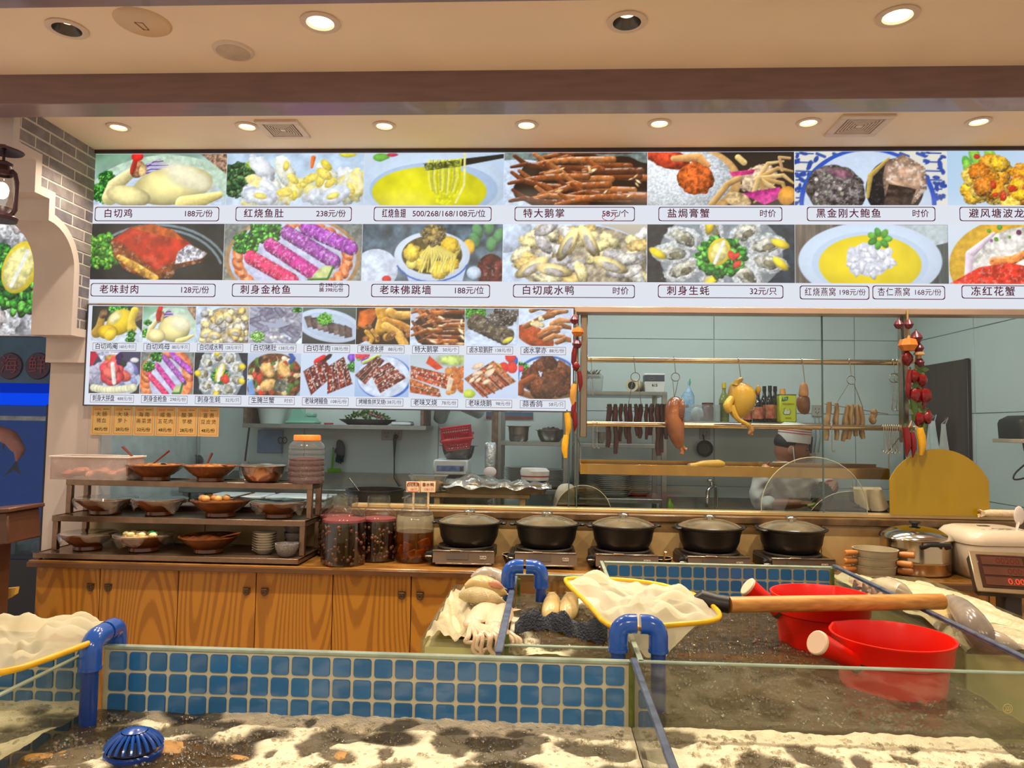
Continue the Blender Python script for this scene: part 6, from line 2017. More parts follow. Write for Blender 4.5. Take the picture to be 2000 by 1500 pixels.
 # ------------------------------------------------------------------ strings of imitation vegetables at the two posts
def garland(px,items,Y,label,rope):
 c = P(px,620,Y)
 t = thing('vegetable_garland',label,'garland',(c.x,Y,c.z),'hanging vegetable strings')
 ropem = mat('raffia',S(196,166,110),rough=.9)
 MB().tube([tuple(P(x,y,Y))for x,y in rope],.004,6).build('raffia_rope',ropem,t)
 for kind, x, y, s in items:
  p = P(x,y,Y-.015)
  r = s*Y/FPX
  q = p-Vector(t.location)
  if kind=='pumpkin':
   o = MB().lathe([(0,-.75*r),(r*.6,-.72*r),(r,-.1*r),(r*.8,.55*r),(r*.25,.72*r),(0,.66*r)],tuple(q),28,fn=lambda a,k:1+.07*cos(7*a)).build('pumpkin',mat('veg_orange',S(214,124,48),rough=.35,var=.1),t,world=False)
   MB().tube([tuple(q+Vector((0,0,.6*r))),tuple(q+Vector((.1*r,0,r)))],.2*r,6).build('stem',ropem,o,world=False)
  elif kind=='onion':
   MB().lathe([(0,-r),(r*.6,-.75*r),(r,0),(r*.6,.7*r),(r*.18,1.1*r),(0,1.5*r)],tuple(q),20).build('onion',mat('veg_purple',S(104,40,56),rough=.3,var=.2),t,world=False)
  elif kind=='mushroom':
   MB().lathe([(0,-.8*r),(r*.4,-.7*r),(r*.45,0),(r,.05*r),(r*.8,.6*r),(0,.85*r)],tuple(q),20).build('mushroom',mat('veg_cream',S(196,160,106),rough=.4,col2=S(150,90,60)),t,world=False)
  elif kind in('chilli','maize','cucumber','loofah'):
   col = {'chilli':('veg_red',S(116,16,20)),'maize':('veg_yellow',S(222,166,30)),'cucumber':('veg_green',S(62,84,36)),'loofah':('veg_tan',S(206,150,66))}[kind]
   w = .24 if kind=='chilli' else.3
   bx = .25*r*(1 if x%2 else-1)
   o = MB().tube([tuple(q+Vector((bx*.0,0,r))),tuple(q+Vector((bx*.4,0,.4*r))),tuple(q+Vector((bx*.6,0,-.3*r))),tuple(q+Vector((bx*.2,0,-r)))],[r*w*.8,r*w,r*w*.9,r*w*(.15 if kind=='chilli' else.5)],12).build(kind,mat(col[0],col[1],rough=.25,var=.15,bump=.4 if kind=='maize' else 0,bscale=300),t,world=False)
   MB().tube([tuple(q+Vector((0,0,r))),tuple(q+Vector((0,0,1.25*r)))],r*.07,6).build('stem',mat('veg_stem',S(80,100,40),rough=.6),o,world=False)
  elif kind=='pepper':
   MB().blob(tuple(q),(r*.8,r*.7,r),noise=.12,seed=int(x),fn=lambda d:1+.08*cos(3*math.atan2(d.y,d.x))).build('pepper',mat('veg_red',S(116,16,20),rough=.25,var=.15),t,world=False)
  elif kind=='leaf':
   mb = MB()
   for k in range(5):
    a = k*1.25+x
    d = Vector((cos(a),-.3,sin(a)))
    w = Vector((-sin(a),0,cos(a)))*.35*r
    mb.add([q,q+d*r*.6+w,q+d*r*1.1,q+d*r*.6-w],[(0,1,2,3),(3,2,1,0)])
   mb.build('leaf',mat('veg_leaf',S(72,96,44),rough=.5,var=.25),t,world=False)
 return t
garland(1771,[('onion',1755,634,9),('onion',1775,634,9),('onion',1789,660,12),('pumpkin',1774,673,17),('onion',1795,680,9),('mushroom',1795,694,10),('pepper',1772,700,13),('onion',1796,708,9),('leaf',1797,722,14),('chilli',1778,745,22),('pepper',1786,735,12),('pepper',1800,742,12),('pepper',1788,772,14),('chilli',1776,760,20),('leaf',1790,755,12),('pepper',1806,772,14),('chilli',1806,788,16),('leaf',1785,795,15),('cucumber',1783,800,22),('pepper',1794,817,13),('pepper',1811,815,12),('leaf',1800,803,12),('chilli',1769,863,28),('chilli',1781,869,24),('maize',1797,862,26),('cucumber',1806,848,20)],3.73,'string of imitation pumpkin, peppers and chillies hanging at the far post',[(1772,606),(1773,640),(1776,656),(1790,690),(1784,740),(1790,800),(1778,830),(1770,842)])
garland(1125,[('onion',1122,625,9),('pumpkin',1128,648,12),('onion',1127,672,10),('chilli',1124,700,24),('pepper',1125,715,9),('chilli',1131,745,20),('loofah',1122,772,22),('chilli',1122,805,20),('chilli',1121,823,20),('maize',1107,828,22),('maize',1106,872,22)],3.725,'narrow string of imitation chillies and maize between menu sign and glass',[(1124,606),(1125,660),(1128,740),(1118,790),(1108,812)])
# ------------------------------------------------------------------ left part of the kitchen
zl = P(640,829,5.2).z
x0, x1 = P(488,832,5.15).x, P(838,836,5.15).x
t = thing('steel_shelf','steel wall shelf with green scale and herb tray below the lower menu sign','shelf',((x0+x1)/2,5.2,zl-.03))
MB().span((x0,5.02,zl-.03),(x1,YB-.012,zl),bev=.002).build('board',kst,t)
for x in(x0+.012,x1-.03):
 MB().span((x-.012,5.03,zl-.02),(x+.012,YB-.012,zl+.5),bev=.002).build('upright',mat('rusty_bracket',S(120,100,84),rough=.6,metal=.4,var=.3,scale=30),t)
def pl(name,px,Y,z=None,py=900):
 c = P(px,py,Y)
 return(c.x,Y,zl if z is None else z)
for i in range(3):
 h = .06
 o = MB().lathe([(0,0),(.085,0),(.105,.10),(.115,.12),(.118,.135),(.11,.135),(.1,.11),(.082,.008),(0,.006)],n=32).build('plastic_tub',mat('tub_mint',S(196,212,206),rough=.35,var=.03),None,world=False)
 p = pl('',530,5.17)
 o.location = (p[0],p[1],p[2]+h*i)
 tag(o,('lowest','middle','topmost')[i]+' pale plastic tub of the nested stack on the left wall shelf','tub','nested pale tubs')
p = pl('',590,5.15)
t = thing('kitchen_scale','mint green platform scale on the left wall shelf','scale',p)
mint = mat('mint_plastic',S(120,176,156),rough=.4,var=.04)
MB().box((0,0,.012),(.21,.16,.02),bev=.006).build('scale_base',mint,t,world=False)
MB().prism([(-.1,.022),(.1,.022),(.085,.05),(.02,.05),(-.03,.15),(-.055,.15),(-.085,.04)],1,-.04,.04).build('scale_column',mint,t,world=False)
MB().box((.06,0,.065),(.05,.09,.03),bev=.008).build('pan_support',mint,t,world=False)
p = pl('',640,5.16)
o = MB().lathe([(0,0),(.03,0),(.034,.01),(.03,.012),(0,.008)],n=20).build('red_disc',mat('lid_red',S(200,70,60),rough=.4),None,world=False)
o.location = p
tag(o,'small red disc on the left wall shelf beside the green scale','disc')
p = pl('',716,5.17)
t = thing('herb_tray','dark oval tray piled with green herbs on the left wall shelf','tray',p)
MB().lathe([(0,0),(.14,0),(.2,.035),(.205,.04),(.19,.04),(.135,.01),(0,.008)],n=40,sy=.55).build('tray_body',mat('tray_dark',S(36,40,44),rough=.35),t,world=False)
mb = MB()
rr = random.Random(5)
for i in range(170):
 a, q = rr.uniform(0,2*pi), sqrt(rr.random())
 b = Vector((.15*q*cos(a),.075*q*sin(a),.03+.05*(1-q*q)+rr.uniform(0,.02)))
 d = Vector((rr.uniform(-1,1),rr.uniform(-1,.3),rr.uniform(0,1))).normalized()*.028
 w = d.cross(Vector((0,1,.3))).normalized()*.008
 mb.add([b,b+d*.5+w,b+d,b+d*.5-w],[(0,1,2,3)])
o = mb.build('herb_leaves',mat('herb_green',S(70,120,64),rough=.5,col2=S(130,150,90),scale=30),t,world=False,smooth=False)
o['kind'] = 'stuff'
for i in range(5):
 MB().blob((.03+.02*i,-.05+.01*(i%2),.075-.006*i),(.012,.012,.01),n=9,m=6,noise=.2,seed=i).build('red_flower',mat('flower_red',S(160,70,96),rough=.5),t,world=False)
p = pl('',785,5.14)
t = thing('flat_device','flat white kitchen scale lying on the end of the left wall shelf','scale',p)
MB().box((0,0,.012),(.14,.13,.022),bev=.006).build('device_body',mat('device_white',S(206,212,212),rough=.35),t,world=False)
MB().box((0,0,.026),(.13,.12,.006),bev=.002).build('device_plate',STEEL,t,world=False)
# plug and black cord
a, b = P(773,852,YB-.03), P(781,952,YB-.06)
pts = [a,a+Vector((.0,-.03,-.02)),Vector((a.x-.003,YB-.05,a.z-.15)),Vector((a.x+.002,YB-.06,a.z-.3)),Vector((b.x,YB-.06,b.z))]
o = MB().tube([tuple(q)for q in pts],[.02,.014,.0055,.0055,.0055],8).build('plug_cable',BLACKP,None,loc=tuple(a))
tag(o,'black power cable plugged into the double socket','cable')
# wall tools
def tool_blob(name,label,cat,px,py0,py1,w,m,Y=5.28,n=0,group=None):
 a, b = P(px,py0,Y), P(px,py1,Y)
 t = thing(name,label,cat,tuple(a),group)
 return t, a.z-b.z
ldm = mat('ladle_steel',S(176,186,188),rough=.25,metal=.85)
for i, px in enumerate((343,349,369,376,386)):
 t, h = tool_blob('ladle','long steel ladle hanging on the wall below the price cards, %s from the brick side'%nth[i],'ladle',px,846,906,.04,ldm,5.27,group='hanging ladles')
 MB().tube([(0,0,.12),(0,0,0),(.004*(i-2),0,-h*.75)],[.004,.004,.005],7).build('ladle_handle',ldm,t,world=False)
 MB().lathe([(0,0),(.025,.006),(.045,.025),(.05,.045),(.047,.045),(.04,.026),(0,.006)],n=22,rot=RX(pi/2.3),c=(.004*(i-2),.03,-h*.95)).build('ladle_bowl',ldm,t,world=False)
t, h = tool_blob('scoop','large shiny steel scoop mounted behind the white tub','scoop',262,850,885,.1,ldm,5.1)
MB().lathe([(0,0),(.05,.005),(.062,.04),(.064,.17),(.058,.17),(.056,.04),(0,.012)],n=28,rot=RY(-1.45),c=(.09,0,-.04)).build('scoop_body',CHROME,t,world=False)
MB().tube([(-.04,0,.03),(-.06,0,-.02),(-.06,0,-.13)],.014,10).build('scoop_stand',CHROME,t,world=False)
MB().tube([(.0,-.04,.03),(.04,-.06,.02),(.05,-.06,-.02),(.02,-.06,-.03)],.012,10).build('scoop_handle',CHROME,t,world=False)
o = MB().tube([(t.location.x-.06,5.1,t.location.z-.1),(t.location.x-.06,5.344,t.location.z-.1)],.01,8).build('wall_bracket',CHROME,t)
c = P(310,855,YB-.03)
o = MB().box((c.x,YB-.02,c.z),(.09,.015,.08),bev=.003).build('notice_sheet',mat('notice_grey',S(150,162,168),rough=.5),None,loc=(c.x,YB-.015,c.z-.04))
tag(o,'small grey notice sheet on the wall between scoop and ladles','notice')
c = P(550,860,5.28)
t = thing('scissors','scissors with black handles hanging left of the orange-lidded jar','scissors',(c.x,5.30,c.z))
for s in(-1,1):
 MB().tube([(s*.016+.016*cos(a),0,.022*sin(a))for a in np.linspace(0,2*pi,17)[:-1]],.004,7,closed=True).build('handle',BLACKP,t,world=False)
 MB().tube([(s*.012,0,-.02),(-s*.004,0,-.05),(-s*.006,0,-.13)],[.005,.006,.001],6,flat=.4).build('blade',STEEL,t,world=False)
c = P(662,858,5.3)
t = thing('rubber_glove','dark rubber glove hanging on the wall right of the orange-lidded jar','glove',(c.x,5.30,c.z))
smooth_obj(loft_curve([((.0,0,.0),.012,.01),((.012,0,-.03),.034,.012),((.016,0,-.09),.034,.012),((.012,0,-.14),.03,.01),((.01,0,-.15),.012,.006)]).build('glove_palm',mat('glove_dark',S(36,42,54),rough=.5),t,world=False))
for k in range(4):
 MB().tube([(-.012+.014*k,0,-.13),(-.014+.015*k,-.002,-.165-.006*(k%3))],[.008,.006],8).build('finger',mat('glove_dark',S(36,42,54)),t,world=False)
MB().tube([(-.01,0,-.06),(-.026,0,-.085),(-.024,0,-.10)],[.009,.008,.006],8).build('thumb',mat('glove_dark',S(36,42,54)),t,world=False)
c = P(650,882,5.28)
t = thing('green_squeegee','bright green squeegee hanging below the dark glove','squeegee',(c.x,5.29,c.z))
gr = mat('bright_green',S(110,176,40),rough=.4)
MB().tube([(0,0,.03),(-.004,0,-.12)],[.006,.009],8).build('squeegee_handle',gr,t,world=False)
MB().box((.012,0,-.135),(.1,.012,.028),bev=.003).build('squeegee_head',gr,t,world=False)
c = P(484,880,5.25)
t = thing('cleaning_brush','long-handled brush with a white head standing behind the steel basin','brush',(c.x-.02,5.25,1.10))
MB().tube([(0,0,.1),(.02,0,.32),(.045,0,.56)],.007,8).build('brush_handle',mat('dark_wood_stick',S(60,44,38),rough=.5),t,world=False)
MB().lathe([(0,0),(.03,0),(.034,.05),(.03,.12),(0,.125)],n=18).build('brush_head',mat('brush_white',S(206,210,210),rough=.6),t,world=False)
c = P(525,862,5.3)
o = MB().box((c.x,YB-.02,c.z),(.19,.012,.17),bev=.003).build('blue_board',mat('board_blue',S(120,146,176),rough=.4),None,loc=(c.x,YB-.02,c.z-.08))
tag(o,'pale blue cutting board on the wall left of the scissors','board')
# long low bench by the back wall that carries all this
o = MB().span((-2.5,4.92,1.02),(-.36,YB-.012,1.06),bev=.003).build('steel_worktop',kst,None,loc=(-1.4,5.1,0))
tag(o,'steel bench along the back wall on the brick side','worktop')
MB().span((-2.5,YB-.03,1.06),(-.36,YB-.012,1.15)).build('splash_lip',kst,o)
for x in(-2.46,-.4):
 for y in(4.96,5.28):
  MB().span((x-.02,y-.02,0),(x+.02,y+.02,1.02)).build('leg',kst,o)
  # mint boxes on the bench seen through the rack
for px, w, lab in((470,.3,'pale mint storage box low behind the middle tier'),(590,.32,'pale mint storage box low behind the film-wrapped bowl under the jar')):
 c = P(px,975,4.15)
 t = thing('storage_box',lab,'box',(c.x,4.15,.90),'pale storage boxes')
 MB().box((0,0,.09),(w,.22,.18),bev=.012,taper=.94).build('box_body',mat('tub_mint',S(196,212,206)),t,world=False)
 MB().box((0,0,.185),(w+.02,.24,.018),bev=.006).build('lid',mat('device_white',S(206,212,212)),t,world=False)
 # big black stock pot with ladle
c = P(733,975,4.15)
t = thing('stock_pot','wide black stock pot behind the pickle jars','pot',(c.x,4.15,.90))
MB().lathe([(0,0),(.14,0),(.158,.02),(.16,.225),(.166,.23),(.166,.238),(.155,.238),(.15,.03),(0,.015)],n=44).build('pot_body',mat('pot_black',S(46,44,44),rough=.3,metal=.5),t,world=False)
MB().lathe([(.152,.17),(0,.17)],n=36).build('broth',mat('dark_sauce',S(52,26,14)),t,world=False)
for s in(-1,1):
 MB().tube([(s*.16,-.03,.19),(s*.19,-.03,.2),(s*.19,.03,.2),(s*.16,.03,.19)],.007,8).build('pot_handle',STEEL,t,world=False)
spoon('ladle','steel ladle handle leaning out of the black stock pot',(c.x-.05,4.13,1.075),P(682,934,4.1),steelsp,.008,cat='ladle')
# electronic scale, basin, red baskets
c = P(884,920,4.25)
zt = P(884,899,4.1).z
t = thing('electronic_scale','white electronic scale with a blue display strip under the steel basin','scale',(c.x,4.25,.90))
hb = zt-.90
MB().box((0,.02,(hb-.085)/2),(.19,.2,hb-.085),bev=.01).build('scale_base',mat('scale_dark',S(62,54,58),rough=.5),t,world=False)
MB().box((0,0,hb-.0425),(.194,.21,.085),bev=.008).build('scale_head',mat('device_white',S(206,212,212)),t,world=False)
MB().box((0,-.107,hb-.048),(.155,.004,.032),bev=.001).build('display_strip',mat('strip_blue',S(44,84,150),rough=.3,col2=S(120,150,190),scale=30),t,world=False)
MB().box((.062,-.110,hb-.05),(.016,.003,.024)).build('display_window',mat('window_dark',S(60,60,50),rough=.3),t,world=False)
b = basin('steel_basin','deep steel basin on the white electronic scale','basin',(P(895,895,4.25).x,4.25,zt+.001),.098,.078,mat('basin_dark',S(110,112,112),rough=.25,metal=.85),'kitchen basins',fr=.66,rim=.014)
redp = mat('red_plastic',S(190,44,62),rough=.35,var=.05)
def basket(loc,tilt,label):
 t = thing('red_basket',label,'basket',loc,'red plastic baskets')
 t.rotation_euler = tilt
 a, bb, h = .085, .105, .075
 def rect(w,d,z):return[Vector((x,y,z))for x,y in((-w,-d),(w,-d),(w,d),(-w,d))]
 mb = MB()
 for k in range(4):
  w0, w1 = a*.76+a*.24*k/4, a*.76+a*.24*(k+.55)/4
  q0, q1 = rect(w0,w0*.8,h*k/4), rect(w1,w1*.8,h*(k+.55)/4)
  mb.add(q0+q1,[(i,(i+1)%4,4+(i+1)%4,4+i)for i in range(4)]+[(4+i,4+(i+1)%4,(i+1)%4,i)for i in range(4)])
 mb.build('band',redp,t,world=False,smooth=False)
 mb = MB()
 for s in range(4):
  for k in range(12):
   u = (k+.5)/12*2-1
   p0, p1 = (Vector((u*a*.76,-a*.608,0)),Vector((u*a,-a*.8,h)))if s%2==0 else(Vector((-a*.76,u*a*.608,0)),Vector((-a,u*a*.8,h)))
   if s>1:
    p0, p1 = Vector((-p0.x,-p0.y,0)), Vector((-p1.x,-p1.y,h))
   mb.tube([p0,p1],.0022,4,cap=False)
 mb.build('bar',redp,t,world=False)
 mb = MB()
 for i in range(9):
  u = (i/8-.5)*2
  mb.tube([(u*a*.76,-a*.6,0),(u*a*.76,a*.6,0)],.002,4).tube([(-a*.76,u*a*.6,0),(a*.76,u*a*.6,0)],.002,4)
 mb.build('floor_grid',mat('pale_grid',S(206,190,190),rough=.5),t,world=False)
 mb = MB()
 r0 = rect(a*1.02,a*.82,h)
 mb.tube([tuple(p)for p in r0],.008,8,closed=True)
 mb.build('rim',redp,t,world=False)
basket((b.location.x,4.25,zt+.055),(radians(14),radians(-5),0),'lower red plastic basket nested in the steel basin')
basket((b.location.x+.004,4.165,zt+.085),(radians(30),radians(-8),.15),'upper red plastic basket tipped toward the glass')
# clear tub of food, spoon
c = P(838,945,4.02)
t = thing('food_tub','clear flared tub of marinated meat in front of the electronic scale','tub',(c.x,4.0,1.145))
loft([rr_ring(.07,.05,.02,.0),rr_ring(.088,.062,.02,.06),rr_ring(.105,.07,.02,.085)]).build('tub_body',glass('clear_tub_plastic'),t,world=False,smooth=False)
loft([rr_ring(.066,.046,.018,.004),rr_ring(.078,.055,.018,.045),rr_ring(.05,.03,.018,.058)]).build('marinade',mat('marinated',S(190,140,66),rough=.35,col2=S(96,44,26),scale=34),t,world=False)
spoon('serving_spoon','steel spoon leaning out of the clear tub of marinated meat',(c.x-.05,3.99,1.19),P(800,922,3.96),steelsp,.006,.012)
# foil tray on a wooden bridge
a, b = P(868,955,4.05), P(1072,962,4.05)
t = thing('wooden_stand','low wooden bridge stand under the foil-covered tray','stand',((a.x+b.x)/2,4.05,.90))
wd = mat('bridge_wood',S(160,130,84),rough=.5,var=.1)
MB().span((a.x-.07,3.97,1.115),(b.x-.1,4.14,1.14),bev=.003).build('top_board',wd,t)
for x in(a.x-.03,b.x-.14):
 MB().span((x-.015,3.98,.90),(x+.015,4.13,1.115),bev=.002).build('leg',wd,t)
t = thing('foil_tray','long steel tray covered with crumpled film and foil','tray',((a.x+b.x)/2,4.05,1.141))
hw = (b.x-a.x)/2
loft([rr_ring(hw*.92,.10,.03,.0),rr_ring(hw*.98,.11,.03,.04),rr_ring(hw,.115,.03,.044),rr_ring(hw,.115,.03,.05)]).build('tray_body',mat('tray_brass',S(150,126,92),rough=.35,metal=.7),t,world=False)
rr = random.Random(3)
ph = [rr.uniform(0,6)for _ in range(8)]
def foil(u,v):
 x, y = (u*2-1)*hw*1.05, (v*2-1)*.125
 e = max(abs(u*2-1),abs(v*2-1))
 z = .052+.05*math.exp(-((u-.28)/.16)**2)*(1-abs(v*2-1))+.016*sin(13*u+ph[0])*sin(7*v+ph[1])*(1-e**4)+.007*sin(31*u+9*v+ph[2])+.005*sin(23*v-17*u+ph[3])
 if e>.93:
  z-=.02
 return Vector((x,y,z))
MB().grid(46,18,foil).build('film_cover',mat('crumpled_film',S(186,190,190),rough=.15,metal=.55,col2=S(120,110,96),scale=14,bump=.4,bscale=50),t,world=False)
# cook's spare cap, white lid, folded cloth, jug of foil, hanging plastic
c = P(1045,935,4.2)
t = thing('cook_cap','spare white cook cap with a red band on the foil tray end','cap',(c.x,4.13,1.205))
loft_curve([((0,0,.0),.075,.06),((0,0,.02),.078,.062),((0,0,.05),.082,.066),((-.006,0,.066),.07,.055),((-.01,0,.068),.02,.02)][::-1],26).build('cap_body',mat('cap_white',S(216,214,206),rough=.8),t,world=False)
MB().lathe([(.0785,.018),(.0795,.026)],n=26,sy=.8).build('red_band',mat('band_red',S(170,40,50),rough=.7),t,world=False)
c = P(957,925,4.16)
o = MB().lathe([(0,-.006),(.03,-.004),(.036,0),(.03,.004),(0,.006)],n=28,rot=RX(1.3),sy=.8,c=(c.x,4.16,1.245)).build('white_lid',mat('white_plastic',S(226,214,208)),None,loc=(c.x,4.16,1.22))
tag(o,'round white lid standing up behind the foil tray','lid')
c = P(958,880,4.26)
t = thing('foil_pouch','tall shiny pouch standing right of the electronic scale','pouch',(c.x,4.26,1.24))
smooth_obj(loft_curve([((0,0,.17),.03,.006),((0,0,.155),.036,.012),((.0,0,.10),.03,.02),((-.004,0,.05),.035,.024),((0,0,0),.024,.018),((0,0,-.06),.03,.024),((0,0,-.335),.036,.03),((0,0,-.34),.034,.028)]).build('pouch_body',mat('pouch_foil',S(196,206,210),rough=.15,metal=.6,var=.3,scale=20,bump=.5),t,world=False))
c = P(880,1000,4.1)
t = thing('cloth_bag','white cloth bag standing at the end of the foil tray','bag',(P(1100,965,4.05).x,4.02,.90))
smooth_obj(loft_curve([((.02,0,.30),.03,.012),((.01,0,.27),.055,.03),((0,0,.15),.066,.045),((-.004,0,.0),.06,.045)]).build('bag_body',mat('bag_cloth',S(176,172,160),rough=.6,bump=.3),t,world=False))
# tall rack on this side, with basins and plate piles
t = rack('steel_rack','open steel rack behind the red baskets with basins on its middle shelf',-.33,.13,4.72,5.18,(.4,1.10,1.405),ztop=2.0)
MB().span((-.36,4.71,1.0),(-.32,4.75,2.0),bev=.003).build('rusty_upright',mat('rusty_bracket',S(120,100,84)),t)
basin('steel_basin','steel basin beside the upright on the rack behind the red baskets','basin',(P(1013,850,4.85).x,4.85,1.4055),.072,.10,STEEL,'kitchen basins',fr=.75)
bb = basin('steel_basin','wide steel basin of dark food on the rack by the vegetable string','basin',(P(1075,850,4.86).x,4.86,1.4055),.092,.075,STEEL,'kitchen basins')
food_mesh(.085,.07,8,.02).build('food',mat('dark_food',S(70,40,34),rough=.4,bump=.5),bb,world=False)
plates(0,4.92,1.10,11,'%s white plate upward in the pile beside the rusty rack upright','plate pile by the rusty upright',.85,.0118,x=-.19)
plates(0,4.9,1.10,10,'%s white plate upward in the pile behind the spare cook cap','plate pile behind the cook cap',.95,.0118,x=.02)
# exhaust duct and cooker behind the basins
c = P(880,810,5.2)
t = thing('exhaust_hood','pale curved kitchen hood above the red baskets','hood',(c.x,5.15,1.60))
MB().tube([(-.08,.1,-.05),(-.04,-.02,.05),(.04,-.05,.09),(.12,-.02,.05),(.2,.1,.0)],[.05,.06,.065,.06,.05],16).build('hood_duct',mat('hood_white',S(186,194,194),rough=.3,metal=.3),t,world=False)
c = P(1000,812,5.28)
t = thing('printed_notice','printed white notice with blue and red bands on the back wall','notice',(c.x-.05,YB-.012,1.555))
MB().span((-.14,-.006,0),(.2,0,.12)).build('notice_sheet',mat('notice_white',S(190,194,190),rough=.5),t,world=False)
MB().span((-.14,-.008,.0),(.2,-.006,.02)).build('red_strip',mat('notice_red',S(140,80,66),rough=.5),t,world=False)
MB().span((-.14,-.008,.02),(.2,-.006,.05)).build('blue_strip',mat('notice_blue',S(90,110,140),rough=.5),t,world=False)
# ------------------------------------------------------------------ the cook
def skin(pts,edges,rad,lv=2,root=0):
 me = bpy.data.meshes.new('temporary_skin')
 me.from_pydata([tuple(p)for p in pts],edges,[])
 o = bpy.data.objects.new('temporary_skin',me)
 COL.objects.link(o)
 o.modifiers.new('k','SKIN').use_smooth_shade = True
 sv = me.skin_vertices[0].data
 for i, r in enumerate(rad):
  sv[i].radius = (r,r)if not isinstance(r,tuple)else r
  sv[i].use_root = (i==root)
 sd = o.modifiers.new('s','SUBSURF')
 sd.levels = sd.render_levels = lv
 dg = bpy.context.evaluated_depsgraph_get()
 m2 = bpy.data.meshes.new_from_object(o.evaluated_get(dg))
 vs, fs = [v.co.copy()for v in m2.vertices], [tuple(p.vertices)for p in m2.polygons]
 bpy.data.objects.remove(o)
 bpy.data.meshes.remove(m2)
 return vs, fs
YC = 4.62
def C_(px,py,dy=0.0):return P(px,py,YC+dy)
hc = C_(1545,879)
person = thing('person','cook in a white jacket and striped white cap bending over greens behind the glass','person',(C_(1545,1000).x,YC,0))
skinm = mat('skin_tone',S(150,98,66),rough=.5,var=.06,sub=.15)
hipx = C_(1532,1000).x
hip = Vector((hipx,YC+.06,.93))
chest = Vector((hipx+.01,YC+.03,1.20))
neck0 = Vector((C_(1533,910).x,YC+.015,1.29))
neck1 = Vector((C_(1541,893).x,YC+.0,1.345))
pts = [hip,hip+Vector((0,-.01,.14)),chest,neck0,neck1]
ed = [(0,1),(1,2),(2,3),(3,4)]
rd = [(.15,.11),(.14,.10),(.15,.105),.06,.052]
shL = C_(1490,922,-.0);shR = C_(1590,925,.03)
elL = C_(1480,985,-.06);haL = C_(1572,984,-.17)
elR = C_(1618,950,-.06);haR = C_(1628,953,-.17)
i0 = len(pts)
pts+=[shL,elL,haL,shR,elR,haR]
ed+=[(2,i0),(i0,i0+1),(i0+1,i0+2),(2,i0+3),(i0+3,i0+4),(i0+4,i0+5)]
rd+=[.056,.043,.026,.056,.043,.026]
i1 = len(pts)
for s in(-1,1):
 pts+=[Vector((hip.x+s*.09,hip.y,.86)),Vector((hip.x+s*.1,hip.y-.02,.48)),Vector((hip.x+s*.1,hip.y+.02,.08)),Vector((hip.x+s*.11,hip.y-.13,.035))]
 k = len(pts)-4
 ed+=[(0,k),(k,k+1),(k+1,k+2),(k+2,k+3)]
 rd+=[.085,.06,.045,.035]
bv, bf = skin(pts,ed,rd)
mb = MB()
mb.add(bv,bf)
# head: long axis tipped forward, facing +x and a little toward the glass
HR = RZ(-.2)@RY(.25)
def head_fn(d):
 s = 1.0
 if d.x>.3:
  s+=.03*d.x
 if d.z<-.3 and d.x<.2:
  s-=.16*(-d.z-.3)
 return s
mb.blob(hc,(.098,.076,.118),HR,n=26,m=18,fn=head_fn)
def hd(x,y,z):return hc+HR@Vector((x,y,z))
mb.tube([hd(.082,0,.035),hd(.102,0,.0),hd(.122,0,-.022),hd(.098,0,-.036)],[.010,.012,.017,.010],10)
mb.blob(hd(.064,0,-.098),(.036,.034,.03),HR,n=14,m=9)
mb.blob(hd(.092,0,-.056),(.013,.026,.007),HR,n=12,m=7)
mb.blob(hd(.089,0,-.068),(.014,.024,.008),HR,n=12,m=7)
mb.blob(hd(.078,-.03,.028),(.014,.026,.008),HR,n=10,m=6)
for s in(-1,1):
 mb.blob(hd(-.008,s*.078,.0),(.020,.010,.034),HR@RX(.15*s),n=14,m=9,fn=lambda d:1-.25*max(0,d.y*s-.6))
 # hands: palm and five bent fingers
def hand(w,fw,up,mb,s=1.0):
 fw, up = Vector(fw).normalized(), Vector(up).normalized()
 sd = fw.cross(up)
 w = Vector(w)
 vs, fs = skin([w-fw*.03,w,w+fw*.045,w+fw*.085],[(0,1),(1,2),(2,3)],[(.024,.02),(.026,.018),(.036,.016),(.036,.013)],1)
 mb.add(vs,fs)
 for k, ln in enumerate((.066,.076,.070,.054)):
  b = w+fw*.078+sd*(.027-.018*k)
  mb.tube([b,b+fw*ln*.45-up*.006,b+fw*ln*.75-up*ln*.35,b+fw*ln*.8-up*ln*.72],[.0095,.009,.008,.0062],8)
 b = w+fw*.022+sd*.028
 mb.tube([b,b+sd*.022+fw*.02-up*.008,b+sd*.022+fw*.05-up*.022,b+sd*.008+fw*.066-up*.032],[.012,.011,.0095,.007],8)
hand(haL,(1,-.15,.05),(0,-.4,1),mb)
hand(haR+Vector((-.0,0,.02)),(-.6,-.5,-.45),(.3,-.5,.8),mb)
mb.build('body',skinm,person)
face = MB()
face.blob(hd(.086,-.031,.024),(.006,.017,.006),HR,n=10,m=6)
face.blob(hd(.086,.031,.024),(.006,.017,.006),HR,n=10,m=6)
face.build('eyes',mat('eye_dark',S(40,28,22),rough=.3),person)
MB().tube([hd(.088,-.05,.044),hd(.097,-.03,.05),hd(.1,-.012,.046)],[.003,.0045,.003],6).build('eyebrow',mat('hair_black',S(26,22,22),rough=.6),person)
MB().blob(hd(-.014,0,.03),(.098,.081,.10),HR,n=28,m=16,fn=lambda d:(1.0 if d.z>-.1 else max(.72,1+.5*(d.z+.1)))*(1-.16*min(1,max(0,d.x*2.2))*(d.z<.45))).build('hair',mat('hair_black',S(26,22,22)),person)
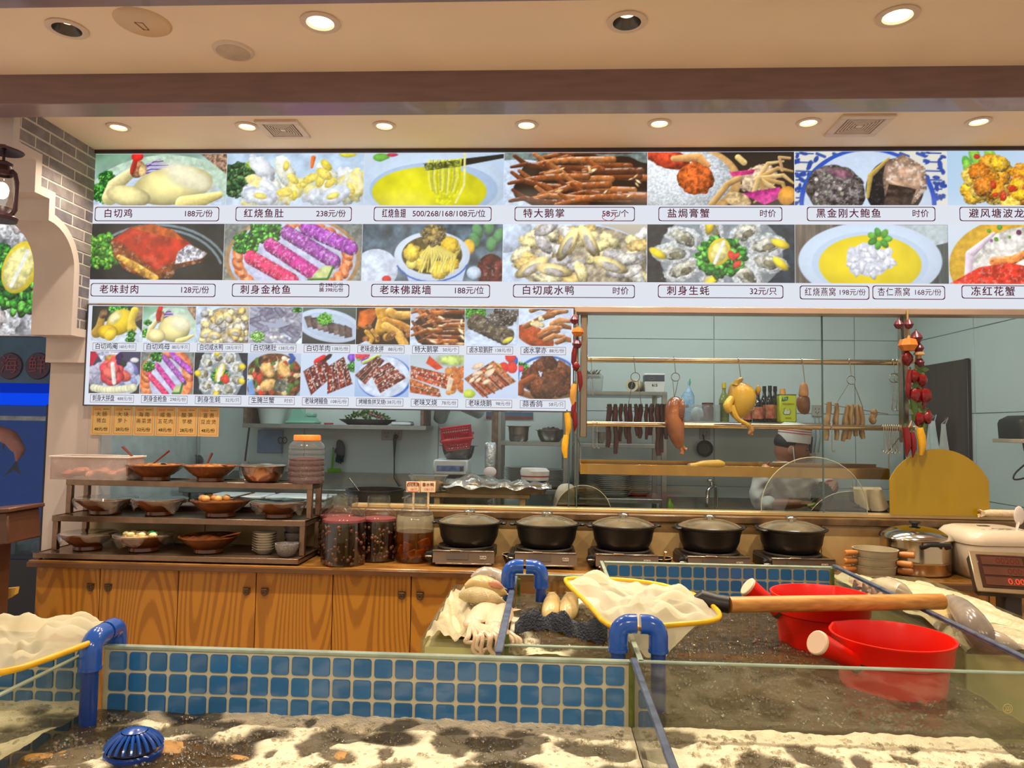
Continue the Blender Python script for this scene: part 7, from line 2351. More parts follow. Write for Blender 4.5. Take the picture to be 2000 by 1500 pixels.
# cap: straight cylinder with stripes
capw = mat('cap_white',S(216,214,206),rough=.8)
hat0 = hd(.004,0,.05)
HT = RZ(-.2)@RY(.10)
ht = MB().lathe([(.096,0),(.097,.01),(.098,.07),(.094,.10),(.066,.118),(0,.122)],hat0,36,HT,sy=.92)
hat = ht.build('cap',capw,person)
for z, w in((.054,.005),(.068,.005),(.084,.012)):
 MB().lathe([(.0985,z),(.0985-(.001 if z<.08 else.003),z+w)],hat0,36,HT,sy=.925).build('stripe',mat('band_red',S(170,40,50)),hat)
 # white jacket: torso and sleeves
jp = [hip+Vector((0,0,-.08)),hip+Vector((0,-.01,.14)),chest,neck0+Vector((0,0,-.01)),shL,elL,elL+(haL-elL)*.42,shR,elR,elR+(haR-elR)*.45]
je = [(0,1),(1,2),(2,3),(2,4),(4,5),(5,6),(2,7),(7,8),(8,9)]
jr = [(.16,.125),(.148,.112),(.152,.112),.072,.074,.062,.046,.074,.058,.044]
jv, jf = skin(jp,je,jr,3)
rr = random.Random(2)
jv = [v+Vector((.006*sin(38*v.z+20*v.x),.007*sin(61*v.x+37*v.z)+.005*sin(90*v.z-40*v.x),.004*sin(44*v.x)))for v in jv]
mb = MB()
mb.add(jv,jf)
jk = mb.build('jacket',mat('jacket_white',S(186,182,172),rough=.75,var=.04,bump=.8,bscale=11,scale=6),person)
MB().tube([neck0+Vector((.062*cos(a),.055*sin(a),.012+.008*cos(a)))for a in np.linspace(0,2*pi,19)[:-1]],.014,8,closed=True).build('collar',capw,jk)
MB().tube([elR+(haR-elR)*.42+aim(haR-elR)@Vector((.040*cos(a),.040*sin(a),0))for a in np.linspace(0,2*pi,15)[:-1]],.006,7,closed=True).build('cuff',mat('band_red',S(170,40,50)),jk)
# face mask pulled under the chin, with its ear loop
MB().blob(hd(.052,-.045,-.105),(.03,.028,.02),HR,n=12,m=8).build('face_mask',capw,person)
MB().tube([hd(-.004,-.092,.02),hd(.016,-.09,-.035),hd(.04,-.072,-.095)],.0035,6).build('mask_loop',capw,person)
# bunch of greens in the hands
c = C_(1603,966,-.2)
t = thing('greens_bunch','bunch of dark green leaf vegetable held by the cook','greens',tuple(c))
mb = MB()
for i in range(420):
 d = Vector((rr.uniform(-1,1),rr.uniform(-1,1),rr.uniform(-1,1)))
 d = d.normalized()*(rr.random()**.4)
 b = Vector((d.x*.055,d.y*.035,d.z*.06))
 e = Vector((rr.uniform(-1,1),rr.uniform(-1,0),rr.uniform(-.5,1))).normalized()*.032
 w = e.cross(Vector((0,1,.2))).normalized()*.013
 mb.add([b,b+e*.5+w,b+e,b+e*.5-w],[(0,1,2,3)])
o = mb.build('leaves',mat('dark_greens',S(44,84,30),rough=.5,col2=S(80,120,50),scale=40),t,world=False,smooth=False)
o['kind'] = 'stuff'
MB().tube([(.0,0,-.03),(-.05,-.01,-.06),(-.08,-.01,-.065)],[.012,.009,.007],8).build('stems',mat('stem_pale',S(150,170,90),rough=.5),t,world=False)
# cloth draped over the smoked screen, dark post behind the cook
c = P(1690,962,3.89)
t = thing('dish_cloth','pale dish cloth draped over the smoked arched screen','cloth',(c.x,3.895,1.21))
def drape(u,v):
 x = (u-.5)*(.14+.05*v)+.02*v
 if v<.2:
  return Vector((x,.014-.026*v/.2*.9,.004-.004*cos(v*20)))
 q = (v-.2)/.8
 return Vector((x+.012*sin(7*u)*q,-.012-.022*sin(15*u+2)*q-.004,-(.055+.06*sin(2.6*u)**.7 if u>0 else-.055)*q))
MB().grid(26,14,drape).build('cloth_sheet',mat('cloth_beige',S(176,160,132),rough=.9,bump=.2),t,world=False)
c = P(1618,880,4.95)
t = thing('knife','black-handled cleaver hanging on the wall behind the cook','knife',(c.x,5.28,c.z))
MB().box((0,0,.03),(.024,.02,.12),RY(.08),.006).build('knife_handle',BLACKP,t,world=False)
MB().box((.012,0,-.14),(.03,.003,.22),RY(.08),.001).build('knife_blade',STEEL,t,world=False)
for px in(1592,1600):
 c = P(px,812,YB-.03)
 o = MB().tube([(c.x,YB-.02,c.z),(c.x+.01,YB-.02,c.z-.15),(c.x-.004,YB-.02,c.z-.26)],.0035,6).build('thin_cord',mat('cord_grey',S(150,160,160),rough=.6),None,loc=tuple(c))
 tag(o,'thin grey cord hanging from the wall switch plate, '+('nearer the cook cap' if px<1595 else 'nearer the glass joint'),'cord','thin wall cords')
 # ------------------------------------------------------------------ live-seafood tanks
TY, TZ, WZ, XD, XW, XE, YE, XM = 1.58, 1.013, .88, .184, -.96, 1.03, 2.73, -.10
tglass = glass('tank_glass',tint=(.93,.95,.91),refl=1.0,haze=.03,hazecol=(.7,.72,.55))
gedge = mat('glass_rim',S(150,166,150),rough=.12,var=.2,scale=20)
bedge = mat('blue_rim',S(84,94,118),rough=.2,var=.35,scale=24,spec=.7)
algae = mat('algae',S(92,104,34),rough=.6,var=.3,scale=50)
groutm = mat('tile_grout',S(196,190,164),rough=.6,var=.05)
bluet = [mat('blue_tile_%d'%i,c,rough=.13,var=.06,scale=30,coat=.4)for i,c in enumerate((S(46,106,162),S(44,102,156),S(50,110,166)))]
TP, TS = .0444, .0388
def tile_mesh():
 h, c = TS/2, .0055
 pts = []
 for sx, sz in((1,1),(-1,1),(-1,-1),(1,-1)):
  q = [(sx*h,sz*(h-c)),(sx*(h-c*.3),sz*(h-c*.3)),(sx*(h-c),sz*h)]
  pts+=q if sx*sz>0 else q[::-1]
 n = len(pts)
 mb = MB()
 mb.add([Vector((p[0],0,p[1]))for p in pts]+[Vector((p[0]*.94,-.0035,p[1]*.94))for p in pts],[(i,(i+1)%n,(i+1)%n+n,i+n)for i in range(n)]+[tuple(n+i for i in range(n))])
 return mb
tiles0 = [tile_mesh().build('tile',b_,None,world=False,angle=20).data for b_ in bluet]
for o in[o for o in COL.objects if o.name.startswith('tile')and o.data in tiles0]:
 bpy.data.objects.remove(o)
def tile_wall(t,x0,x1,y,z0):
 w = MB().span((x0,y,z0),(x1,y+.012,TZ),bev=.001).build('tile_wall',groutm,t)
 off = t.location
 for r in range(int((TZ-z0)/TP)):
  n = int((x1-x0)/TP)
  for i in range(n):
   o = bpy.data.objects.new('tile',tiles0[R_.randrange(3)])
   COL.objects.link(o)
   o.parent = w
   o.location = Vector((x0+TP*(i+.5)+(x1-x0-n*TP)/2,y,TZ-.007-TP*(r+.5)))-off
 MB().span((x0,y-.004,TZ-.005),(x1,y+.014,TZ+.002),bev=.0015).build('glass_rim',gedge,t)
def water_mat():
 m, nt, b, N, L = new_mat('tank_water')
 tc = N.new('ShaderNodeTexCoord')
 a = N.new('ShaderNodeAttribute')
 a.attribute_name = 'paint'
 sx = N.new('ShaderNodeSeparateColor')
 L.new(a.outputs['Color'],sx.inputs[0])
 def noise(sc,d=3):
  n = N.new('ShaderNodeTexNoise')
  n.inputs['Scale'].default_value, n.inputs['Detail'].default_value = sc, d
  L.new(tc.outputs['Object'],n.inputs[0])
  return n
 n1, n2 = noise(42), noise(190,2)
 bp = N.new('ShaderNodeBump')
 bp.inputs['Strength'].default_value, bp.inputs['Distance'].default_value = 1.0, .012
 L.new(n1.outputs['Fac'],bp.inputs['Height'])
 n3 = noise(9)
 rp = N.new('ShaderNodeValToRGB')
 rp.color_ramp.elements[0].color, rp.color_ramp.elements[1].color = (*S(52,46,34),1), (*S(92,76,46),1)
 L.new(n3.outputs['Fac'],rp.inputs[0])
 L.new(rp.outputs[0],b.inputs['Base Color'])
 b.inputs['Roughness'].default_value = .06
 b.inputs['Specular IOR Level'].default_value = .6
 L.new(bp.outputs[0],b.inputs['Normal'])
 t = N.new('ShaderNodeBsdfTransparent')
 t.inputs[0].default_value = (.82,.78,.62,1)
 mx = N.new('ShaderNodeMixShader')
 mx.inputs[0].default_value = .68
 L.new(t.outputs[0],mx.inputs[1])
 L.new(b.outputs[0],mx.inputs[2])
 f = N.new('ShaderNodeBsdfPrincipled')
 vr = N.new('ShaderNodeTexVoronoi')
 vr.inputs['Scale'].default_value = 260
 L.new(tc.outputs['Object'],vr.inputs[0])
 b2 = N.new('ShaderNodeBump')
 b2.inputs['Strength'].default_value, b2.inputs['Distance'].default_value = .5, .004
 L.new(vr.outputs['Distance'],b2.inputs['Height'])
 f.inputs['Base Color'].default_value = (*S(246,236,206),1)
 f.inputs['Roughness'].default_value = .35
 L.new(b2.outputs[0],f.inputs['Normal'])
 m2 = N.new('ShaderNodeMixShader')
 L.new(sx.outputs[0],m2.inputs[0])
 L.new(mx.outputs[0],m2.inputs[1])
 L.new(f.outputs[0],m2.inputs[2])
 L.new(m2.outputs[0],N['Material Output'].inputs[0])
 return m
WM = water_mat()
def water(t,x0,x1,y0,y1,z,foam,seed,step=.006,rip=.004,sc=.11):
 """rippled surface; foam(x, y) biases how much of it is froth (kept in the colour attribute)"""
 c = Cv(x1-x0,y1-y0,step,(0,0,0),seed)
 X, Y = c.x+x0, c.y+y0
 n = c.n(sc,2)
 k = np.clip((n-1+foam(X,Y))*6.5+.5,0,1)
 k = k*np.clip(.8+.4*c.n(.02,2),0,1)
 for i in range(int(130*(x1-x0)*(y1-y0-.1))):
  hx, hy, hr = c.rg.uniform(x0,x1), c.rg.uniform(y0+.1,y1-.03), c.rg.uniform(.018,.075)
  a_ = c.rg.uniform(0,pi)
  lx, ly = (X-hx)*cos(a_)+(Y-hy)*sin(a_), -(X-hx)*sin(a_)+(Y-hy)*cos(a_)
  d = np.hypot(lx,ly*1.7)/hr+.35*(c.n(.03,2)-.5)
  k = np.minimum(k,np.clip((d-.86)*5,.12,1))
 Z = z+rip*(c.n(.05,3)-.5)*2+k*(.003+.003*c.n(.012,2))
 off = t.location
 ny, nx = X.shape
 mb = MB()
 ix = np.arange(nx*ny).reshape(ny,nx)
 mb.add(np.stack([X-off.x,Y-off.y,Z-off.z],-1).reshape(-1,3),np.stack([ix[:-1,:-1],ix[:-1,1:],ix[1:,1:],ix[1:,:-1]],-1).reshape(-1,4).tolist())
 o = mb.build('water',WM,t,world=False,angle=180)
 at = o.data.color_attributes.new('paint','FLOAT_COLOR','POINT')
 at.data.foreach_set('color',np.repeat(k.reshape(-1,1),4,1).astype(np.float32).ravel())
 o['kind'] = 'stuff'
 mb = MB()
 for i in range(int(1100*(x1-x0)*(y1-y0)*1.4)):
  bx, by = c.rg.uniform(x0+.02,x1-.02), c.rg.uniform(max(y0+.02,1.05),y1-.02)
  q = c.rg.uniform(.0022,.006)
  mb.blob((bx-off.x,by-off.y,z-off.z+.002),(q,q,q),n=8,m=5)
  if c.rg.random()<.5:
   for _ in range(4):
    q2 = q*c.rg.uniform(.5,.9)
    mb.blob((bx-off.x+c.rg.uniform(-.014,.014),by-off.y+c.rg.uniform(-.008,.008),z-off.z+.002),(q2,q2,q2),n=7,m=4)
 mb.build('bubbles',BUB,t,world=False,angle=180)['kind'] = 'stuff'
BUB = glass('bubble_film',tint=(.94,.93,.88),refl=2.6,rough=.03)
bedm = mat('tank_bed',S(120,100,66),rough=.8,var=.35,scale=9)
def sheet(t,a,b,rim=None,name='glass_pane'):
 """a glass sheet between two corner points with a rim on its top edge"""
 MB().span(a,b).build(name,tglass,t,smooth=False)
 zt = max(a[2],b[2])
 MB().span((min(a[0],b[0])-.002,min(a[1],b[1])-.002,zt),(max(a[0],b[0])+.002,max(a[1],b[1])+.002,zt+.004),bev=.001).build('glass_rim',rim or gedge,t)
 # foreground tank with the long tiled back
t = thing('seafood_tank','long foreground tank with a blue tiled back and frothy water','tank',(-.39,1.2,.4))
tile_wall(t,XW+.008,XD-.006,TY,.70)
sheet(t,(XD-.004,.7,.5),(XD+.004,TY+.01,TZ),bedge)
MB().span((XD-.007,.7,TZ+.004),(XD+.007,TY,TZ+.010),bev=.002).build('blue_rim',bedge,t)
MB().span((XW-.004,.7,.5),(XW+.004,TY+.01,TZ)).build('glass_pane',tglass,t,smooth=False)
MB().span((XW-.005,.7,TZ),(XW+.005,TY+.012,TZ+.003)).build('glass_rim',gedge,t)
sheet(t,(XW,.70,.5),(XD,.708,TZ))
MB().box((XD-.006,TY-.006,.95),(.008,.006,.13)).build('algae_strip',algae,t)
MB().span((XW,.7,.66),(XD,TY,.68)).build('tank_floor',bedm,t)
MB().span((XW,.7,.05),(XD,TY,.66)).build('tank_stand',bedm,t)
water(t,XW+.005,XD-.005,.712,TY-.002,WZ,lambda X,Y:.42+.46*np.clip((X+.62)*4,0,1)-.30*np.exp(-((X+.27)/.12)**2)-.2*np.exp(-((X+.1)/.1)**2)*(Y<1.5)+.28*np.exp(-((Y-1.57)/.05)**2)*(X>-.72),3)
for i, (px,py,s,sy)in enumerate(((330,1478,.11,.06),(110,1495,.09,.05),(690,1490,.1,.05),(480,1498,.07,.04))):
 c = PZ(px,py,.862)
 o = MB().blob((0,0,0),(s,sy,.035),n=20,m=12,noise=.14,seed=i).build('tank_stone',mat('tan_stone',S(206,156,78),rough=.6,col2=S(150,104,48),scale=16,bump=.4),None,world=False)
 o.location = (c.x,c.y,.848)
 tag(o,'tan stone just under the foreground water, '+('behind the blue strainer','at the frame edge below the net','under the middle of the tiled wall','between strainer and froth')[i],'stone','tan stones')
 MB().lathe([(s*.5,-.17),(s*.45,0)],n=14,sy=.6).build('stone_base',mat('tan_stone',S(206,156,78)),o,world=False)
 # neighbours: left tank, right tank in two bays, small middle tank
t = thing('seafood_tank','tank at the left frame edge under the white net','tank',(-1.25,1.2,.4))
tile_wall(t,-1.55,XW-.008,TY,.70)
sheet(t,(-1.55,.70,.5),(XW-.008,.708,TZ))
MB().span((-1.55,.7,.05),(XW-.005,TY,.68)).build('tank_stand',bedm,t)
water(t,-1.55,XW-.005,.712,TY-.002,WZ+.01,lambda X,Y:.8+0*X,8)
t = thing('seafood_tank','right-hand glass tank where the two red dippers float','tank',(.6,1.9,.4))
tile_wall(t,XD+.026,XE-.006,YE,.70)
sheet(t,(XD,TY-.004,.5),(XE+.4,TY+.004,TZ))
sheet(t,(XE-.004,.7,.5),(XE+.004,YE+.012,TZ),bedge)
MB().span((XE-.007,.7,TZ+.004),(XE+.007,YE,TZ+.011),bev=.002).build('blue_rim',bedge,t)
sheet(t,(XD+.012,TY,.5),(XD+.02,YE,TZ),gedge)
MB().box((XE-.009,YE-.008,.95),(.012,.006,.12)).build('algae_strip',algae,t)
sheet(t,(XD+.008,.70,.5),(XE-.008,.708,TZ))
MB().span((XD+.01,.7,.05),(XE,YE,.68)).build('tank_stand',bedm,t)
water(t,XD+.008,XE-.005,.712,TY-.005,WZ,lambda X,Y:.92+.2*np.exp(-((Y-1.57)/.035)**2),12,sc=.15)
water(t,XD+.02,XE-.005,TY+.005,YE-.003,WZ,lambda X,Y:-.3+0*X,14,step=.009,rip=.006)
c = P(1968,1384,TY-.005)
mk = MB()
mk.tube([(c.x+.009*cos(a),TY-.0052,c.z+.009*sin(a))for a in np.linspace(0,2*pi,21)[:-1]],.0007,4,closed=True)
for k in range(3):
 mk.tube([(c.x-.005+.004*k,TY-.0052,c.z+.005),(c.x-.002+.004*k,TY-.0052,c.z),(c.x-.005+.004*k,TY-.0052,c.z-.005)],.0007,4)
mk.build('safety_mark',mat('etched_mark',S(190,170,120),rough=.6),t)
t = thing('seafood_tank','small middle glass tank with dark netting in its water','tank',(.04,2.0,.4))
sheet(t,(XM-.004,TY+.02,.5),(XM+.004,2.42,TZ),bedge)
MB().span((XM-.009,TY+.02,TZ+.004),(XM+.009,2.40,TZ+.009),bev=.002).build('blue_rim',bedge,t)
sheet(t,(XM,1.76,.5),(XD,1.768,.985))
sheet(t,(XM,2.42,.5),(XD,2.428,1.02))
for x, y in((XM+.009,1.772),(XD-.004,1.772),(XM+.012,2.41)):
 MB().box((x,y,.93),(.01,.008,.16)).build('algae_strip',algae,t)
MB().span((XM,1.64,.05),(XD,2.42,.70)).build('tank_stand',bedm,t)
MB().span((XM+.006,1.772,.70),(XD-.004,2.415,.955)).build('murky_depth',glass('murk',tint=(.72,.70,.55),refl=.2,haze=.24,hazecol=(.62,.58,.42)),t,smooth=False)
water(t,XM+.006,XD-.002,1.77,2.415,.962,lambda X,Y:.18+0*X,19,step=.009,rip=.003)
a = MB()
rr = random.Random(4)
a.grid(30,9,lambda u,v:Vector((XM+.02+.235*u,1.93+.05*sin(u*5)+.05*v,.965+.028*sin(pi*v)*(1+.8*abs(sin(9*u))*(u>.05))+.006*sin(40*u+9*v))))
o = a.build('dark_netting',mat('netting_dark',S(34,42,58),rough=.6,bump=.8,scale=60),None,loc=(0,1.95,.965))
tag(o,'dark blue netting bunched on the water of the small middle tank','netting')
# ---- blue overflow pipes straddling the tank walls
pvc = mat('blue_pvc',S(26,82,178),rough=.2,var=.08,scale=8,coat=.3)
pvd = mat('blue_pvc_pipe',S(28,62,140),rough=.28,var=.1)
def upipe(cx,cy,d,w,zt,zb,label,r=.0165,zb2=None,clearleg=None):
 d = Vector(d).normalized()
 t = thing('overflow_pipe',label,'pipe',(cx,cy,zt))
 for s in(-1,1):
  e = d*(w/2*s)
  R = r*1.55
  pts = [Vector((0,0,0))+d*s*.004,e-d*s*R]+[e-d*s*R+d*s*R*sin(a)+Vector((0,0,-R+R*cos(a)))for a in np.linspace(.25,pi/2,6)]+[e+Vector((0,0,-R-r*1.9))]
  MB().tube(pts,r*1.28,18).build('elbow',pvc,t,world=False)
  MB().tube([pts[-1]+Vector((0,0,.004)),pts[-1]+Vector((0,0,-.003))],r*1.36,18).build('socket_ring',pvc,t,world=False)
  b = (zb if s<0 else(zb2 or zb))-zt
  MB().tube([e+Vector((0,0,-R)),e+Vector((0,0,b))],r,18).build('pipe_leg',pvd,t,world=False)
  if clearleg and s>0:
   MB().tube([e+Vector((0,0,b+.01)),e+Vector((0,0,b-.05))],r*.85,16).build('clear_tube',clear,t,world=False)
 return t
upipe(-.938,1.555,(-.12,1,0),.115,1.050,.80,'blue overflow pipe at the corner of the foreground tank beside the white net')
upipe(.205,1.672,(1,0,0),.088,1.068,.78,'blue overflow pipe standing behind the right end of the tiled wall')
upipe(-.064,2.22,(1,0,0),.098,1.085,.72,'tall blue overflow pipe over the small middle tank',zb2=.985,clearleg=1)
# strainer
c = PZ(262,1452,.90)
t = thing('strainer','blue ribbed strainer dome poking out of the foreground water','strainer',(c.x,c.y,.70))
MB().lathe([(.046,0),(.046,.18),(.051,.18),(.051,.188),(.046,.19)],n=32).build('strainer_pipe',pvd,t,world=False)
for k in range(22):
 a = 2*pi*k/22
 MB().tube([(.049*cos(a)*q,.049*sin(a)*q,.188+.036*sqrt(max(0,1-(q*.97)**2)))for q in(1,.93,.82,.66,.45)],.0033,6).build('rib',pvc,t,world=False)
MB().lathe([(.022,.224),(.012,.228),(.0,.2285)],n=20).build('dome_cap',pvc,t,world=False)
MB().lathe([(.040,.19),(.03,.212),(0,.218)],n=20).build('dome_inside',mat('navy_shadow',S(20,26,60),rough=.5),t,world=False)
# ---- red dippers
redd = mat('red_dipper',S(226,28,12),rough=.28,var=.06,scale=5,spec=.4)
def dipper(loc,hdir,hl,up,label,group,yaw):
 t = thing('water_dipper',label,'dipper',loc,group)
 R = .136
 fn = lambda a, k:1+(.05*math.exp(-((a-yaw)/.13)**2)if 3<=k<=10 else 0)
 MB().lathe([(0,-.19),(.105,-.19),(.112,-.183),(.126,-.055),(.134,-.05),(.138,-.01),(.143,-.003),(.143,.001),(.137,.001),(.133,-.01),(.122,-.06),(.108,-.178),(0,-.18)],n=56,fn=fn).build('dipper_cup',redd,t,world=False)
 h = Vector(hdir).normalized()
 b = Vector((h.x,h.y,0)).normalized()*.118+Vector((0,0,-.055))
 e = b+h*hl
 MB().tube([b,b+h*hl*.3,b+h*hl*.6,e-h*.004],[.024,.021,.024,.028],20).build('dipper_handle',redd,t,world=False)
 MB().tube([e-h*.006,e,e+h*.002],[.0285,.0285,.026],22).build('handle_cap',mat('cap_cream',S(226,196,168),rough=.4,var=.03),t,world=False)
 MB().tube([b+h*.004,b+h*.016],[.0245,.0238],20).build('dirt_band',mat('dirt_dark',S(66,62,24),rough=.6),t,world=False)
dipper(tuple(PZ(1741,1240,1.0)),(-.78,-.40,.42),.145,0,'nearer bright red dipper floating in the right-hand tank, its cap toward the viewer','red dippers',2.3)
dipper(tuple(PZ(1603,1160,1.02)),(-.80,-.05,.60),.125,0,'farther bright red dipper, partly behind the wooden net handle','red dippers',.9)
# ---- landing nets
yelp = mat('yellow_frame',S(232,178,16),rough=.32,var=.12,scale=20)
def netm():
 m = bpy.data.materials.new('white_netting')
 m.use_nodes = True
 N, L = m.node_tree.nodes, m.node_tree.links
 N.remove(N['Principled BSDF'])
 d, tl, tr, mx, m2 = [N.new('ShaderNode'+k)for k in('BsdfDiffuse','BsdfTranslucent','BsdfTransparent','MixShader','MixShader')]
 d.inputs[0].default_value = tl.inputs[0].default_value = (*S(246,240,214),1)
 mx.inputs[0].default_value, m2.inputs[0].default_value = .4, .72
 for a, b in((d.outputs[0],mx.inputs[1]),(tl.outputs[0],mx.inputs[2]),(tr.outputs[0],m2.inputs[1]),(mx.outputs[0],m2.inputs[2]),(m2.outputs[0],N['Material Output'].inputs[0])):
  L.new(a,b)
 return m
NM = netm()
def chaikin(pts,n=2):
 for _ in range(n):
  pts = [q for a,b in zip(pts,pts[1:]+pts[:1])for q in(a*.75+b*.25,a*.25+b*.75)]
 return pts
def net(name,label,pix,z,hump,seed,skirt):
 fr = chaikin([PZ(x,y,z)for x,y in pix],2)
 c = sum(fr,Vector())/len(fr)
 t = thing(name,label,'net',tuple(c))
 MB().tube([p-c for p in fr],.0062,10,closed=True).build('net_frame',yelp,t,world=False)
 rr = random.Random(seed)
 ph = [rr.uniform(0,6.28)for _ in range(9)]
 n = len(fr)
 def fn(u,v):
  q = u*n
  i = int(q)%n
  p = fr[i].lerp(fr[(i+1)%n],q-int(q))-c
  a = 2*pi*u
  f = 1-v
  w = sin(pi*min(1,v*1.15))
  zz = hump*(w*.8+.25*v)+w*(.014*sin(3*a+5*v+ph[0])+.013*sin(7*a-8*v+ph[1])+.008*sin(13*a+6*v+ph[2]))-.012*sin(pi*min(1,v*6))
  r = f*(1+.10*w*sin(5*a+ph[3]+4*v))
  return Vector((p.x*r,p.y*r,p.z+zz))
 MB().grid(96,22,fn).build('net_bag',NM,t,world=False,angle=180)
 if skirt:
  a, b, dz = skirt
  pa, pb = PZ(*a,z)-c, PZ(*b,z)-c
  def sk(u,v):
   p = pa.lerp(pb,u)
   w = sin(pi*u)**.6
   return Vector((p.x*1-.05*v*(u-.5)*2*.9,p.y+.015*v+.018*sin(9*u+ph[4])*v+.09*v*(v-1),p.z-dz*v*(.35+.65*w)+.004*sin(21*u+ph[5])*v))
  MB().grid(40,16,sk).build('net_bag',NM,t,world=False,angle=180)
 return t, c
t, c = net('landing_net','landing net with a yellow frame and thick wooden handle lying across the tanks',[(1112,1128),(1100,1134),(1150,1180),(1192,1232),(1290,1222),(1396,1214),(1410,1200),(1384,1176),(1350,1158),(1262,1134)],1.042,.014,2,((1200,1224),(1365,1216),.085))
h0, h1, h2 = PZ(1366,1172,1.05), PZ(1424,1181,1.045), PZ(1843,1175,1.038)
MB().tube([h0+Vector((-.012,0,.0)),h0+Vector((.006,0,.004)),h0.lerp(h1,.6),h1],[.012,.024,.0225,.0225],18).build('ferrule',BLACKP,t)
MB().tube([h1,h1.lerp(h2,.5),h2-Vector((.004,0,0)),h2],[.0205,.021,.0215,.019],24).build('net_handle',mat('pale_wood',S(214,160,84),rough=.45,col2=S(178,120,56),scale=7,stretch=(1,12,12)),t)
net('landing_net','landing net with white mesh over the tank at the left frame edge',[(236,1218),(216,1240),(100,1285),(0,1318),(-200,1330),(-260,1270),(-150,1215),(40,1219),(222,1219)],1.046,.018,5,None)
# ---- ice boxes with fish
icem = mat('wet_ice',S(200,188,158),rough=.3,col2=S(180,168,130),scale=16,bump=.5,sub=.1)
def icebox(name,label,x0,x1,y0,y1,zt,seed):
 t = thing(name,label,'ice box',((x0+x1)/2,(y0+y1)/2,.1))
 for a, b in(((x0,y0,.5),(x1,y0+.006,zt)),((x0,y1-.006,.5),(x1,y1,zt)),((x0,y0,.5),(x0+.006,y1,zt)),((x1-.006,y0,.5),(x1,y1,zt))):
  MB().span(a,b).build('glass_pane',tglass,t,smooth=False)
 MB().span((x0,y0,.0),(x1,y1,.5)).build('tank_stand',bedm,t)
 MB().span((x0+.008,y0+.008,.5),(x1-.008,y1-.008,zt-.02)).build('melt_water',mat('melt_water',S(240,228,166),rough=.2,var=.12,scale=6),t)
 rr = random.Random(seed)
 ph = [rr.uniform(0,6)for _ in range(5)]
 MB().grid(34,44,lambda u,v:Vector((x0+.008+(x1-x0-.016)*u,y0+.008+(y1-y0-.016)*v,zt-.004+.012*sin(9*v+ph[0]+3*u)+.008*sin(14*u+ph[1]+6*v)+.005*sin(40*u+33*v)))).build('ice',icem,t)['kind'] = 'stuff'
 return t
icebox('ice_box','glass box of wet ice with squid and fish on top, left of the blue pipe',-.30,-.112,1.80,2.42,.985,1)
icebox('ice_box','glass box of ice with fish hanging over its front, below the weighing scale',1.05,1.40,1.94,2.85,.965,2)
def fish(label,pts,w,h,m,group='fish on ice',belly=None,tail=.05,name='fish'):
 """body along pts (head first), oval section w x h, forked tail, fin, eye"""
 pts = [Vector(p)for p in pts]
 o = thing(name,label,'fish',tuple(pts[0]),group)
 q = [p-pts[0]for p in pts]
 dense = []
 for a, b in zip(q,q[1:]):
  dense+=[a.lerp(b,k/3)for k in range(3)]
 dense.append(q[-1])
 n = len(dense)
 prof = [max(.12,(sin(pi*min(1,(i/(n-1))*.93+.07))**.75))for i in range(n)]
 prof[0] = .25
 MB().tube(dense,[w*p for p in prof],14,flat=h/w).build('fish_body',m,o,world=False)
 d = (q[-1]-q[-2]).normalized()
 s = d.cross(Vector((0,0,1))).normalized()
 fin = mat('fish_fin',S(150,134,112),rough=.4)
 e = q[-1]
 MB().add([e-s*w*.15,e+s*w*.15,e+d*tail+s*tail*.8,e+d*tail*.55,e+d*tail-s*tail*.8,e+Vector((0,0,.003))],[(0,5,3,4),(5,1,2,3),(4,3,5,0),(3,2,1,5)]).build('tail_fin',fin,o,world=False)
 mid = dense[n//3]
 MB().add([mid+s*w*.6,mid+s*w*.9+d*.02,mid+s*w*1.3+d*tail*1.1,mid+s*w*.5+d*tail*.8],[(0,1,2,3),(3,2,1,0)]).build('pectoral_fin',fin,o,world=False)
 d0 = (q[1]-q[0]).normalized()
 MB().blob(d0*w*.9+Vector((0,-w*.35,h*.42)),(w*.12,)*3,n=8,m=6).build('eye',mat('fish_eye',S(30,26,20),rough=.1),o,world=False)
 return o
scal = mat('fish_scales',S(150,136,104),rough=.22,col2=S(206,186,140),scale=26,bump=.5,bscale=300)
grey = mat('fish_grey',S(128,116,108),rough=.22,col2=S(190,176,156),scale=8)
pale_f = mat('fish_pale',S(216,192,136),rough=.22,col2=S(176,150,96),scale=10,bump=.2)
def L_(px,py,z):return PZ(px,py,z)
fish('scaly grey-gold fish lying in front on the squid ice box',[L_(896,1163,1.02),L_(925,1163,1.02),L_(960,1170,1.02),L_(985,1176,1.01)],.026,.026,scal,tail=.02)
fish('yellow-bellied fish lying behind the scaly one on the squid ice box',[L_(908,1146,1.03),L_(935,1143,1.035),L_(965,1152,1.03),L_(990,1160,1.02)],.03,.032,pale_f,tail=.02)
fish('grey-backed fish at the back of the squid ice box',[L_(920,1130,1.035),L_(945,1126,1.04),L_(975,1131,1.035),L_(992,1140,1.03)],.03,.032,grey,tail=.02)
fish('small pink fish beside the blue pipe on the squid ice box',[L_(954,1138,1.055),L_(968,1141,1.05),L_(984,1148,1.04)],.011,.012,mat('fish_pink',S(206,140,110),rough=.3),tail=.012)
sqm = mat('squid_flesh',S(224,202,172),rough=.22,col2=S(210,180,150),scale=8,sub=.2)
